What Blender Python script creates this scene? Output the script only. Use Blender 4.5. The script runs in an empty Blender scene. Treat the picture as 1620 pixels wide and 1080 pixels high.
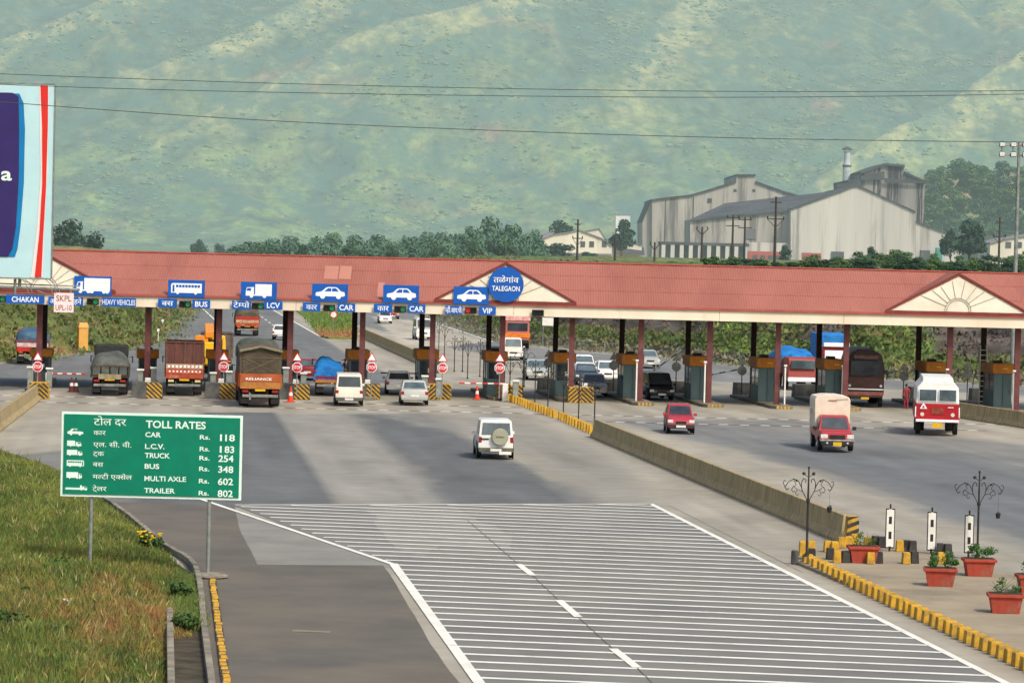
import bpy, math, random
import numpy as np
from mathutils import Vector, Matrix, noise
R = math.radians
random.seed(7)
S = bpy.context.scene
COL = S.collection

# ------------------------------------------------------------------ camera
FPX, HC = 5000.0, 9.5
PSI = math.atan(0.112); PIT = math.atan(146/5000); ROL = 0.0245
fwd = Vector((math.sin(PSI)*math.cos(PIT), math.cos(PSI)*math.cos(PIT), -math.sin(PIT)))
r0 = Vector((math.cos(PSI), -math.sin(PSI), 0)); u0 = r0.cross(fwd)
RR = r0*math.cos(ROL)+u0*math.sin(ROL); UU = -r0*math.sin(ROL)+u0*math.cos(ROL)
CAMP = Vector((0, 0, HC))
cam = bpy.data.cameras.new('camera'); cam.sensor_width = 36; cam.lens = 36*FPX/1620
cam.clip_start = 1; cam.clip_end = 20000
co = bpy.data.objects.new('camera', cam); COL.objects.link(co)
M = Matrix.Identity(4)
for i, v in enumerate((RR, UU, -fwd)):
    M[0][i], M[1][i], M[2][i] = v
M.translation = CAMP
co.matrix_world = M
S.camera = co

def ray(px, py): return fwd+RR*((px-810)/FPX)+UU*((540-py)/FPX)
def G(px, py, z=0.0):
    d = ray(px, py); t = (z-HC)/d.z
    return CAMP+d*t
def Z(px, py, dep): return CAMP+ray(px, py)*dep
def ppm(p): return FPX/((p-CAMP).dot(fwd))

# ------------------------------------------------------------------ light
SUN_EL, SUN_DX, SUN_DY = R(48), 0.55, -1.0
w = bpy.data.worlds.new('World'); S.world = w; w.use_nodes = True
nt = w.node_tree; bg = nt.nodes['Background']
sky = nt.nodes.new('ShaderNodeTexSky'); sky.sky_type = 'NISHITA'; sky.sun_disc = False
sky.sun_elevation = SUN_EL; sky.sun_rotation = math.atan2(SUN_DX, SUN_DY); sky.air_density = 1.3; sky.dust_density = 5.0
nt.links.new(sky.outputs[0], bg.inputs[0]); bg.inputs[1].default_value = 0.16
sl = bpy.data.lights.new('sun', 'SUN'); sl.energy = 2.45; sl.angle = R(7); sl.color = (1, .93, .80)
so = bpy.data.objects.new('sun', sl); COL.objects.link(so)
sd = Vector((SUN_DX, SUN_DY, 0)).normalized()*math.cos(SUN_EL)+Vector((0, 0, math.sin(SUN_EL)))
so.rotation_euler = sd.to_track_quat('Z', 'Y').to_euler()
S.view_settings.view_transform = 'Standard'; S.view_settings.look = 'None'
S.cycles.max_bounces = 5; S.cycles.diffuse_bounces = 3; S.cycles.glossy_bounces = 2; S.cycles.transmission_bounces = 2
S.cycles.use_adaptive_sampling = True; S.cycles.adaptive_threshold = .02
S.view_settings.exposure = 0; S.view_settings.gamma = 1

# ------------------------------------------------------------------ materials
def lin(c):
    c = c/255.0
    return c/12.92 if c <= .04045 else ((c+.055)/1.055)**2.4
def K(r, g, b): return (lin(r), lin(g), lin(b), 1)
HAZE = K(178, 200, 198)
MC = {}
def mk(name, c1, c2=None, scale=1.0, rough=.75, detail=4, metal=0.0, bump=0.0, haze=False, stretch=(1, 1, 1),
       c3=None, s3=.1, ramp=(.35, .65), spec=.3, attr=None, coords='pos', bumpscale=None, bdist=.02, lo=0.0, r3=(.55, .75), f3=1.0):
    if name in MC: return MC[name]
    m = bpy.data.materials.new(name); m.use_nodes = True; n = m.node_tree.nodes; L = m.node_tree.links
    b = n['Principled BSDF']; out = n['Material Output']
    b.inputs['Roughness'].default_value = rough; b.inputs['Metallic'].default_value = metal
    b.inputs['Specular IOR Level'].default_value = spec
    geo = n.new('ShaderNodeNewGeometry'); tc = n.new('ShaderNodeTexCoord')
    src = geo.outputs['Position'] if coords == 'pos' else tc.outputs['Object']
    mp = n.new('ShaderNodeMapping'); mp.inputs['Scale'].default_value = stretch
    L.new(src, mp.inputs[0])
    def nz(sc, det=detail, rr=.6):
        t = n.new('ShaderNodeTexNoise'); t.inputs['Scale'].default_value = sc; t.inputs['Detail'].default_value = det
        t.inputs['Roughness'].default_value = rr; L.new(mp.outputs[0], t.inputs['Vector']); return t
    def rmp(fac, a, bb):
        t = n.new('ShaderNodeMapRange'); t.inputs[1].default_value = a; t.inputs[2].default_value = bb
        L.new(fac, t.inputs[0]); return t.outputs[0]
    def mix(fac, A, B):
        t = n.new('ShaderNodeMix'); t.data_type = 'RGBA'
        if isinstance(fac, float): t.inputs[0].default_value = fac
        else: L.new(fac, t.inputs[0])
        for s, v in ((6, A), (7, B)):
            if isinstance(v, tuple): t.inputs[s].default_value = v
            else: L.new(v, t.inputs[s])
        return t.outputs[2]
    if c2 is None: c2 = tuple(x*.82 for x in c1[:3])+(1,)
    if attr:
        a = n.new('ShaderNodeAttribute'); a.attribute_name = attr
        t1 = nz(scale); t = n.new('ShaderNodeMix'); t.data_type = 'RGBA'; t.blend_type = 'MULTIPLY'; t.inputs[0].default_value = 1
        L.new(a.outputs['Color'], t.inputs[6])
        L.new(mix(rmp(t1.outputs[0], *ramp), c2, c1), t.inputs[7]); colr = t.outputs[2]
    else:
        t1 = nz(scale); colr = mix(rmp(t1.outputs[0], *ramp), c1, c2)
    if c3:
        t3 = nz(s3, 5, .7); f = rmp(t3.outputs[0], *r3)
        if f3 != 1.0:
            mm = n.new('ShaderNodeMath'); mm.operation = 'MULTIPLY'; L.new(f, mm.inputs[0]); mm.inputs[1].default_value = f3; f = mm.outputs[0]
        colr = mix(f, colr, c3)
    L.new(colr, b.inputs['Base Color'])
    if bump:
        t4 = nz(bumpscale or scale*4, 6, .7); bp = n.new('ShaderNodeBump'); bp.inputs['Strength'].default_value = bump
        bp.inputs['Distance'].default_value = bdist; L.new(t4.outputs[0], bp.inputs['Height']); L.new(bp.outputs[0], b.inputs['Normal'])
    if haze:  # aerial haze painted into the surface as glow that grows with distance
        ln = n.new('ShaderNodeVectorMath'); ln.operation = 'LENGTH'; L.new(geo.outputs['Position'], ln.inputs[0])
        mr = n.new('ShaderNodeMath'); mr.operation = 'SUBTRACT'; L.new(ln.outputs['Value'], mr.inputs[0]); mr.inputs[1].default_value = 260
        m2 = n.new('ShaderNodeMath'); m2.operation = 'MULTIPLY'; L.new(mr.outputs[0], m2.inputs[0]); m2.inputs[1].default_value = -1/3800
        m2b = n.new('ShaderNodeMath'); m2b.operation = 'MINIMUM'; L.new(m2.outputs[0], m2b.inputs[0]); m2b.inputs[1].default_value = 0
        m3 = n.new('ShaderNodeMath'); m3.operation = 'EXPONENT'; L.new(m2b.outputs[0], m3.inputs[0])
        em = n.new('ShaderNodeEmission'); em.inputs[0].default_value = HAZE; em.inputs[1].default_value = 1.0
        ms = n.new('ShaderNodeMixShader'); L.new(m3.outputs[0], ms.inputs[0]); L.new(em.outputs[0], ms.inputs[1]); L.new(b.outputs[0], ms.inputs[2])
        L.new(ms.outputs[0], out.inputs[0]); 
    MC[name] = m
    return m
def paint(name, c, rough=.35, dirt=True, haze=False):
    c2 = tuple(x*.86+.008 for x in c[:3])+(1,)
    return mk(name, c, c2, scale=2.5, rough=rough, spec=.5, coords='obj', haze=haze, c3=K(120, 108, 90) if dirt else None, s3=3.0, f3=.35)
def emis(name, c, s=1.0):
    if name in MC: return MC[name]
    m = bpy.data.materials.new(name); m.use_nodes = True; b = m.node_tree.nodes['Principled BSDF']
    b.inputs['Base Color'].default_value = c; b.inputs['Emission Color'].default_value = c; b.inputs['Emission Strength'].default_value = s
    MC[name] = m; return m

# ------------------------------------------------------------------ mesh builder
class MB:
    def __init__(s): s.v = []; s.f = []; s.mi = []; s.cur = 0
    def add(s, vs, fs, mi=None):
        k = len(s.v); s.v += [tuple(p) for p in vs]
        for f in fs: s.f.append(tuple(i+k for i in f)); s.mi.append(s.cur if mi is None else mi)
        return s
    def box(s, cx, cy, z0, sx, sy, h, rz=0, tx=1, ty=1, mi=None):
        c, q = math.cos(rz), math.sin(rz); vs = []
        for z, a, b in ((z0, 1, 1), (z0+h, tx, ty)):
            for x, y in ((-1, -1), (1, -1), (1, 1), (-1, 1)):
                X, Y = x*sx/2*a, y*sy/2*b
                vs.append((cx+X*c-Y*q, cy+X*q+Y*c, z))
        return s.add(vs, [(3, 2, 1, 0), (4, 5, 6, 7), (0, 1, 5, 4), (1, 2, 6, 5), (2, 3, 7, 6), (3, 0, 4, 7)], mi)
    def hexa(s, b4, t4, mi=None):
        return s.add(list(b4)+list(t4), [(3, 2, 1, 0), (4, 5, 6, 7), (0, 1, 5, 4), (1, 2, 6, 5), (2, 3, 7, 6), (3, 0, 4, 7)], mi)
    def tube(s, p0, p1, r0_, r1_=None, n=8, mi=None, caps=True):
        r1_ = r0_ if r1_ is None else r1_
        p0, p1 = Vector(p0), Vector(p1); d = (p1-p0)
        if d.length < 1e-6: return s
        d.normalize(); a = d.orthogonal().normalized(); b = d.cross(a); vs = []
        for p, r in ((p0, r0_), (p1, r1_)):
            for i in range(n):
                t = 2*math.pi*i/n; vs.append(p+a*math.cos(t)*r+b*math.sin(t)*r)
        fs = [(i, (i+1) % n, n+(i+1) % n, n+i) for i in range(n)]
        if caps: fs += [tuple(range(n-1, -1, -1)), tuple(range(n, 2*n))]
        return s.add(vs, fs, mi)
    def path(s, pts, r, n=6, r1=None, mi=None):
        k = len(pts)-1
        for i in range(k):
            ra = r if r1 is None else r+(r1-r)*i/k; rb = r if r1 is None else r+(r1-r)*(i+1)/k
            s.tube(pts[i], pts[i+1], ra, rb, n, mi)
        return s
    def quad(s, *p, mi=None): return s.add(p, [tuple(range(len(p)))], mi)
    def ball(s, c, r, n=8, m=5, sc=(1, 1, 1), mi=None):
        vs = [(c[0], c[1], c[2]-r*sc[2])]
        for j in range(1, m):
            a = -math.pi/2+math.pi*j/m
            for i in range(n):
                t = 2*math.pi*i/n
                vs.append((c[0]+r*sc[0]*math.cos(a)*math.cos(t), c[1]+r*sc[1]*math.cos(a)*math.sin(t), c[2]+r*sc[2]*math.sin(a)))
        vs.append((c[0], c[1], c[2]+r*sc[2])); fs = [(0, 1+(i+1) % n, 1+i) for i in range(n)]
        for j in range(m-2):
            for i in range(n):
                a = 1+j*n; fs.append((a+i, a+(i+1) % n, a+n+(i+1) % n, a+n+i))
        a = 1+(m-2)*n; fs += [(a+i, a+(i+1) % n, len(vs)-1) for i in range(n)]
        return s.add(vs, fs, mi)
    def rings(s, rs, close=True, caps=True, mi=None):
        n = len(rs[0]); vs = [p for r in rs for p in r]; fs = []
        for j in range(len(rs)-1):
            for i in range(n if close else n-1):
                fs.append((j*n+i, j*n+(i+1) % n, (j+1)*n+(i+1) % n, (j+1)*n+i))
        if caps: fs += [tuple(range(n-1, -1, -1)), tuple(range((len(rs)-1)*n, len(rs)*n))]
        return s.add(vs, fs, mi)
    def lathe(s, prof, c=(0, 0, 0), n=16, axis='z', mi=None):
        rs = []
        for r, h in prof:
            ring = []
            for i in range(n):
                t = 2*math.pi*i/n; a, b = r*math.cos(t), r*math.sin(t)
                ring.append((c[0]+a, c[1]+b, c[2]+h) if axis == 'z' else (c[0]+h, c[1]+a, c[2]+b) if axis == 'x' else (c[0]+a, c[1]+h, c[2]+b))
            rs.append(ring)
        return s.rings(rs, mi=mi)
    def prismx(s, prof, x0, x1, mi=None):   # profile (y,z) extruded along x
        return s.rings([[(x0, y, z) for y, z in prof], [(x1, y, z) for y, z in prof]], mi=mi)
    def prismy(s, prof, y0, y1, mi=None):   # profile (x,z) extruded along y
        return s.rings([[(x, y0, z) for x, z in prof], [(x, y1, z) for x, z in prof]], mi=mi)
    def plate(s, prof, y, mi=None, flip=False):   # flat polygon (x,z) at depth y
        return s.add([(x, y, z) for x, z in prof], [tuple(range(len(prof)))], mi)
    def build(s, name, mats, parent=None, smooth=False, bevel=0, loc=None, rz=None):
        me = bpy.data.meshes.new(name); me.from_pydata(s.v, [], s.f); me.update()
        if not isinstance(mats, (list, tuple)): mats = [mats]
        for m in mats: me.materials.append(m)
        if len(mats) > 1: me.polygons.foreach_set('material_index', s.mi)
        if smooth: me.polygons.foreach_set('use_smooth', [True]*len(s.f)); me.set_sharp_from_angle(angle=R(35))
        o = bpy.data.objects.new(name, me); COL.objects.link(o)
        if parent: o.parent = parent
        if bevel:
            b = o.modifiers.new('b', 'BEVEL'); b.width = bevel; b.segments = 2; b.limit_method = 'ANGLE'; b.angle_limit = R(40)
        if loc is not None: o.location = loc
        if rz is not None: o.rotation_euler.z = rz
        return o
def tag(o, label=None, cat=None, group=None, kind=None):
    if label: o['label'] = label
    if cat: o['category'] = cat
    if group: o['group'] = group
    if kind: o['kind'] = kind
    return o
def empty(name, loc, rz=0, label=None, cat=None, group=None):
    o = bpy.data.objects.new(name, None); COL.objects.link(o); o.location = loc; o.rotation_euler.z = rz
    o.empty_display_size = .2
    return tag(o, label, cat, group)
def copy_tree(o, parent=None):
    c = o.copy(); COL.objects.link(c); c.parent = parent
    for ch in list(o.children): copy_tree(ch, c)
    return c
def struct(o): o['kind'] = 'structure'; return o
def stuff(o, label, cat): return tag(o, label, cat, None, 'stuff')

# ------------------------------------------------------------------ lettering
_tc = {}
def _glyphs(text, off=0.0):
    key = (text, off)
    if key in _tc: return _tc[key]
    cu = bpy.data.curves.new('t', 'FONT'); cu.body = text; cu.size = 1; cu.offset = off; cu.resolution_u = 3
    o = bpy.data.objects.new('t', cu); COL.objects.link(o)
    bpy.context.view_layer.update()
    me = o.to_mesh(); v = [(p.co.x, p.co.y) for p in me.vertices]; f = [tuple(p.vertices) for p in me.polygons]
    o.to_mesh_clear(); bpy.data.objects.remove(o); bpy.data.curves.remove(cu)
    _tc[key] = (v, f); return v, f
def word(text, off=0.0):
    """A line of lettering as flat polygons. '~x' before a letter writes its half form (right stem cut), '^' adds the small sub-base r."""
    if '~' not in text and '^' not in text: return _glyphs(text, off)
    V, F = [], []; x = 0.0; i = 0; run = ''
    def put(v, f, dx):
        k = len(V); V.extend((a+dx, b) for a, b in v); F.extend(tuple(j+k for j in q) for q in f)
    def flush():
        nonlocal x, run
        if run:
            v, f = _glyphs(run, off)
            if v:
                a = min(p[0] for p in v); put(v, f, x-a); x += max(p[0] for p in v)-a-.015
            run = ''
    while i < len(text):
        ch = text[i]
        if ch == '~':
            flush(); v, f = _glyphs(text[i+1], off)
            a = min(p[0] for p in v); b = max(p[0] for p in v); cut = a+(b-a)*.66
            v2 = [(min(p[0], cut), p[1]) for p in v]; put(v2, f, x-a); x += cut-a-.01; i += 2; continue
        if ch == '^':
            flush(); c0 = x-.2
            for s_ in (-1, 1):
                k = len(V); V.extend([(c0, .0), (c0+.05, .03), (c0+s_*.17+.05, -.17), (c0+s_*.17, -.2)]); F.append((k, k+1, k+2, k+3))
            i += 1; continue
        if ch == ' ':
            flush(); x += .28; i += 1; continue
        run += ch; i += 1
    flush()
    return V, F
def lettering(mb, text, x0, z0, h, w=None, y=-.03, bold=0.0, dbl=0.0, anchor='l', capref=None, mi=None, outz=.004):
    """Writes text on a vertical plate facing -Y; h is the cap height in metres, w the width it is fitted to."""
    v, f = word(text, bold)
    if not v: return
    xs = [p[0] for p in v]; a, b = min(xs), max(xs)
    ref = capref or .69
    k = h/ref; kx = (w/(b-a)) if w else k
    ox = {'l': x0, 'c': x0-(b-a)*kx/2, 'r': x0-(b-a)*kx}[anchor]
    for j, sh in enumerate((0.0,) if not dbl else (-dbl, dbl)):
        mb.add([(ox+(p[0]-a)*kx+sh*h, y-j*outz, z0+p[1]*k) for p in v], f, mi)
def car_icon(mb, x, z, w, h, y, mi, mw, face=-1):
    P = [(0, .22), (.02, .5), (.2, .58), (.36, .95), (.42, 1), (.68, 1), (.74, .95), (.86, .62), (.98, .55), (1, .25), (.95, .16), (.05, .16)]
    P = [(p if face < 0 else 1-p, q) for p, q in P]
    mb.plate([(x+p*w, z+q*h) for p, q in P], y, mi)
    for c in (.24, .78):
        mb.plate([(x+c*w+.085*w*math.cos(t*.63), z+.15*h+.085*w*math.sin(t*.63)) for t in range(10)], y-.004, mi)
    for a, b, c, d in ((.3, .42, .53, .53), (.56, .56, .72, .8)):
        mb.plate([(x+a*w, z+.6*h), (x+b*w-(.0), z+.9*h), (x+c*w, z+.9*h), (x+d*w, z+.6*h)] if a < .5 else
                 [(x+a*w, z+.6*h), (x+b*w, z+.9*h), (x+.69*w, z+.9*h), (x+.79*w, z+.6*h)], y-.004, mw)
def disc(n, x, z, r): return [(x+r*math.cos(2*math.pi*i/n), z+r*math.sin(2*math.pi*i/n)) for i in range(n)]
def truck_icon(mb, x, z, w, h, y, mi, mw, left=True, box=.3, wheels=(.12, .36, .46, .82, .92)):
    X = (lambda p: x+p*w) if left else (lambda p: x+(1-p)*w)
    def pl(P, m, dy=0): mb.plate([(X(p), z+q*h) for p, q in P], y-dy, m)
    pl([(box+.03, .2), (1, .2), (1, 1), (box+.03, 1)], mi)
    pl([(0, .15), (0, .45), (.04, .75), (box*.95, .78), (box*.95, .15)], mi)
    pl([(.03, .5), (.06, .7), (box*.6, .7), (box*.6, .5)], mw, .004)
    pl([(0, .15), (1, .15), (1, .24), (0, .24)], mi, .002)
    for c in wheels: mb.plate(disc(10, X(c), z+.13*h, .13*h), y-.006, mi)
def bus_icon(mb, x, z, w, h, y, mi, mw, left=True):
    X = (lambda p: x+p*w) if left else (lambda p: x+(1-p)*w)
    def pl(P, m, dy=0): mb.plate([(X(p), z+q*h) for p, q in P], y-dy, m)
    pl([(0, .12), (0, .85), (.04, 1), (1, 1), (1, .12)], mi)
    for i in range(8): pl([(.16+i*.1, .62), (.16+i*.1, .85), (.24+i*.1, .85), (.24+i*.1, .62)], mw, .004)
    pl([(.05, .2), (.05, .85), (.11, .85), (.11, .2)], mw, .004)
    for c in (.22, .8): mb.plate(disc(10, X(c), z+.1*h, .12*h), y-.006, mi)

# ------------------------------------------------------------------ common materials
white = paint('white_paint', K(232, 232, 226)); offwhite = paint('fascia_cream', K(232, 224, 206), .6)
black = mk('black_rubber', K(28, 28, 29), K(40, 39, 38), 6, .8, coords='obj')
dark = mk('dark_metal', K(34, 34, 36), K(52, 48, 45), 5, .6, coords='obj')
glassd = mk('dark_glass', K(36, 44, 50), K(58, 68, 76), 1.2, .12, spec=.8, coords='obj')
glassl = mk('pale_glass', K(92, 108, 114), K(62, 74, 80), 1.2, .12, spec=.8, coords='obj')
chrome = mk('grey_metal', K(150, 152, 150), K(110, 110, 108), 5, .4, metal=.4, coords='obj')
lampw = mk('lamp_white', K(225, 225, 215), K(190, 195, 195), 8, .15, spec=.8, coords='obj')
lampr = mk('lamp_red', K(170, 30, 28), K(120, 20, 22), 8, .25, spec=.7, coords='obj')
orange_l = mk('lamp_amber', K(225, 120, 30), K(190, 95, 25), 8, .3, coords='obj')
platew = mk('plate_white', K(228, 228, 220), K(205, 205, 198), 9, .5, coords='obj')
platey = mk('plate_yellow', K(228, 186, 40), K(205, 160, 30), 9, .5, coords='obj')
blue_s = mk('sign_blue', K(16, 92, 186), K(22, 84, 168), 1.5, .45, coords='obj')
green_s = mk('sign_green', K(0, 128, 100), K(4, 117, 92), 1.3, .45, coords='obj', c3=K(20, 140, 112), s3=.6, f3=.4)
white_s = mk('sign_white', K(226, 246, 238), K(212, 236, 228), 2, .5, coords='obj')
redst = paint('stop_red', K(205, 42, 50)); maroon = mk('column_maroon', K(112, 66, 66), K(94, 54, 56), 1.5, .5, c3=K(128, 96, 92), s3=1.2, f3=.6)
yell = mk('kerb_yellow', K(204, 160, 52), K(180, 138, 44), 3, .75, c3=K(112, 98, 66), s3=2.6, r3=(.48, .7), f3=.85, bump=.3)
yblk = mk('kerb_black', K(44, 44, 46), K(66, 64, 62), 3, .75, c3=K(110, 104, 94), s3=2.0, f3=.6)
conc = mk('barrier_concrete', K(176, 160, 122), K(148, 132, 98), 2.2, .9, stretch=(3, 3, .35), c3=K(96, 84, 62), s3=1.6, r3=(.5, .7), f3=.7, bump=.4)
concg = mk('block_concrete', K(104, 104, 100), K(72, 74, 74), 1.5, .9, c3=K(50, 52, 52), s3=1.4, f3=.7, bump=.3)
galv = mk('galvanised', K(150, 156, 152), K(120, 126, 124), 3, .5, metal=.3, coords='obj')

# ------------------------------------------------------------------ ground sheets
def sheet(name, pts, z, m, sub=0):
    """Flat paving sheet through ground points."""
    mb = MB(); mb.add([(p[0], p[1], z) for p in pts], [tuple(range(len(pts)))])
    o = mb.build(name, m)
    if o.data.polygons[0].normal.z < 0: o.data.flip_normals()
    return o
def gp(*pp): return [G(*p) for p in pp]
soil = mk('plain_soil', K(104, 120, 66), K(134, 130, 84), .03, .95, haze=True, c3=K(150, 118, 92), s3=.008, stretch=(1, 1, 1), f3=.7)
N = 40
gm = MB()
gm.quad((-9000, -400, -.08), (9000, -400, -.08), (9000, 12000, -.08), (-9000, 12000, -.08))
struct(gm.build('ground', soil))
conc_road = mk('road_concrete', K(168, 160, 144), K(146, 141, 130), .35, .9, c3=K(112, 110, 104), s3=.09, r3=(.48, .72), f3=.85, bump=.15, bumpscale=9, stretch=(.6, 1, 1), detail=8)
asph_a = mk('road_asphalt', K(112, 114, 113), K(96, 100, 101), .4, .9, c3=K(136, 133, 126), s3=.07, r3=(.5, .78), f3=.6, bump=.15, bumpscale=12, detail=8, stretch=(.7, 1, 1))
asph_d = mk('road_asphalt_dark', K(98, 103, 105), K(86, 91, 93), .3, .9, c3=K(120, 120, 116), s3=.11, r3=(.5, .8), f3=.6, bump=.15, bumpscale=12, detail=8)
asph_l = mk('road_asphalt_light', K(137, 136, 130), K(122, 121, 117), .5, .9, c3=K(108, 108, 106), s3=.2, f3=.5, detail=8)
asph_b = mk('road_asphalt_brown', K(102, 98, 90), K(88, 85, 80), .3, .9, c3=K(120, 111, 97), s3=.12, r3=(.45, .75), f3=.8, bump=.2, bumpscale=12, detail=8)
asph_r = mk('road_asphalt_grey', K(112, 116, 117), K(125, 126, 123), .14, .9, c3=K(146, 142, 132), s3=.05, r3=(.47, .75), f3=.75, detail=8, stretch=(.5, 1.4, 1), bump=.15, bumpscale=12)
hatchm = mk('road_hatched', K(122, 122, 118), K(106, 107, 105), .25, .9, c3=K(134, 131, 122), s3=.1, r3=(.45, .75), f3=.7, detail=8)
dirt_c = mk('worn_concrete_brown', K(158, 146, 124), K(138, 128, 110), .5, .92, c3=K(104, 98, 86), s3=.3, r3=(.5, .72), f3=.7, detail=8, bump=.3, bumpscale=10)
line_w = mk('line_paint', K(228, 228, 220), K(212, 211, 202), 1.2, .8, c3=K(140, 139, 132), s3=1.1, r3=(.58, .8), f3=.7, detail=9)
red_l = mk('line_red', K(130, 92, 84), K(100, 86, 80), 1.2, .8)

# whole paved area, then patches 5 mm apart
base_pts = gp((-260, 655), (-140, 1150), (1900, 1150), (1900, 615), (1620, 607), (1400, 597), (1180, 576), (1040, 561), (930, 552), (830, 543), (720, 508), (640, 487), (600, 477),
              (300, 472), (296, 492), (262, 506), (240, 537), (180, 549), (60, 562), (-200, 590))
def np_poly(P, X, Y):
    """signed distance to a ground polygon (positive inside), for arrays"""
    ins = np.zeros(X.shape, bool); d = np.full(X.shape, 1e9); n_ = len(P)
    for i in range(n_):
        ax, ay, bx, by = P[i].x, P[i].y, P[(i+1) % n_].x, P[(i+1) % n_].y
        if ay != by: ins ^= ((ay > Y) != (by > Y)) & (X < (bx-ax)*(Y-ay)/(by-ay)+ax)
        dx, dy = bx-ax, by-ay; t = np.clip(((X-ax)*dx+(Y-ay)*dy)/(dx*dx+dy*dy+1e-9), 0, 1); d = np.minimum(d, np.hypot(X-ax-t*dx, (Y-ay-t*dy)*.45))
    return np.where(ins, d, -d)
def paved():
    xx = np.arange(-62, 92, .45); yy = np.concatenate([np.arange(44, 250, .9), np.arange(250, 640, 3.0)])
    X, Y = np.meshgrid(xx, yy); ny_, nx_ = X.shape; fl = list(zip(X.ravel(), Y.ravel()))
    N1 = np.array([noise.fractal(Vector((x/2.2, y/7, 1)), .8, 2.1, 4) for x, y in fl]).reshape(X.shape)
    N2 = np.array([noise.fractal(Vector((x/7, y/30, 4)), .8, 2.1, 4) for x, y in fl]).reshape(X.shape)
    N3 = np.array([noise.fractal(Vector((x/.9, y/40, 9)), .7, 2.1, 3) for x, y in fl]).reshape(X.shape)
    c = np.zeros(X.shape+(3,)); c[:] = K(158, 153, 140)[:3]
    def lay(col, soft, jag, *pp, f=1.0):
        nonlocal c
        d = np_poly(gp(*pp), X, Y)+N1*jag+N2*jag*.8; m = (np.clip(d/soft+.5, 0, 1)*f)[..., None]; c = c*(1-m)+np.array(K(*col)[:3])*m
    asp, asd, asl = (116, 116, 112), (98, 101, 102), (142, 140, 133)
    lay((110, 112, 112), .5, .25, (-150, 596), (120, 560), (236, 541), (262, 512), (300, 494), (300, 474), (403, 474), (508, 533), (560, 566), (640, 606), (300, 606), (-200, 625))
    lay((120, 122, 121), .6, .3, (590, 484), (620, 484), (690, 505), (830, 547), (1040, 566), (1400, 601), (1620, 611), (1900, 640), (1640, 626), (1200, 606), (940, 596), (800, 566), (705, 549), (560, 512), (540, 495))
    lay((172, 166, 152), .5, .3, (585, 499), (640, 506), (700, 516), (775, 540), (705, 548), (640, 545))
    lay(asp, .6, .3, (-60, 728), (95, 712), (260, 690), (290, 802), (165, 802), (60, 745))
    lay(asl, .25, .06, (430, 655), (570, 655), (725, 802), (525, 802))
    lay((142, 140, 133), .8, .9, (490, 655), (530, 655), (640, 802), (580, 802), f=.7)
    lay(asd, .3, .08, (320, 652), (437, 652), (535, 802), (200, 802))
    lay(asd, .9, .7, (561, 655), (672, 655), (735, 690), (800, 720), (905, 770), (965, 802), (713, 802))
    lay((134, 132, 125), 1.6, 1.4, (600, 655), (800, 655), (960, 720), (1040, 802), (940, 802), (800, 700), f=.75)
    lay((118, 120, 119), 1.4, .9, (960, 664), (1240, 664), (1500, 690), (1700, 715), (1980, 1000), (1640, 880), (1520, 826), (1380, 778), (1200, 722), (1080, 690))
    lay((103, 107, 109), 2.6, 1.6, (1180, 715), (1420, 705), (1760, 790), (1800, 900), (1560, 830), (1400, 770), f=.85)
    lay((138, 135, 127), 2.2, 1.5, (1000, 664), (1400, 672), (1700, 720), (1650, 735), (1300, 690), f=.5)
    lay((126, 110, 92), 1.0, .9, (1262, 893), (1330, 862), (1420, 862), (1640, 925), (1760, 1125), (1500, 1000), f=.6)
    for i in range(len(LX)-1):                       # oil and tyre darkening along each toll lane
        g = np.zeros(X.shape)
        cx_ = (LX[i]+LX[i+1])/2 if LX[i+1]-LX[i] < 5.5 else LX[i]+2.6
        for q in (-.75, 0, .75): g += np.exp(-((X-cx_-q)/.42)**2)*(1.2 if q == 0 else .6)
        g *= np.exp(-((Y-196)/26)**2)*(.6+N2*.8+N1*.4); c *= (1-.27*np.clip(g, 0, 1.3))[..., None]
    c *= (.97+N3*.12+N1*.2+N2*.14)[..., None]; c = np.clip(c, .02, .8)
    pv = np_poly(base_pts, X, Y); keep = pv > -1.2; V, F = [], []; idx_ = -np.ones(X.shape, int)
    k = 0
    idx_[keep] = np.arange(keep.sum()); V = np.stack([X[keep], Y[keep], np.zeros(keep.sum())], 1)
    q = keep[:-1, :-1] & keep[1:, :-1] & keep[:-1, 1:] & keep[1:, 1:]
    F = np.stack([idx_[:-1, :-1][q], idx_[:-1, 1:][q], idx_[1:, 1:][q], idx_[1:, :-1][q]], 1)
    me = bpy.data.meshes.new('paved_ground'); me.from_pydata(V.tolist(), [], F.tolist())
    at = me.color_attributes.new('tint', 'FLOAT_COLOR', 'POINT'); cc = c[keep]; at.data.foreach_set('color', np.concatenate([cc, np.ones((len(cc), 1))], 1).astype(np.float32).ravel())
    me.materials.append(mk('paved_surface', (1.06, 1.06, 1.06, 1), (.86, .87, .88, 1), .9, .9, attr='tint', detail=10, ramp=(.32, .68), bump=.15, bumpscale=12, stretch=(.8, 1, 1), haze=True))
    o = bpy.data.objects.new('paved_ground', me); COL.objects.link(o); return struct(o)
LX = [Z(p_, 560, 198).x for p_ in [63, 234.6, 347, 460, 574, 685, 795.6, 905.7, 1015, 1124, 1232, 1340, 1504, 1611]]
paved()
_pz = [.004]
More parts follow.
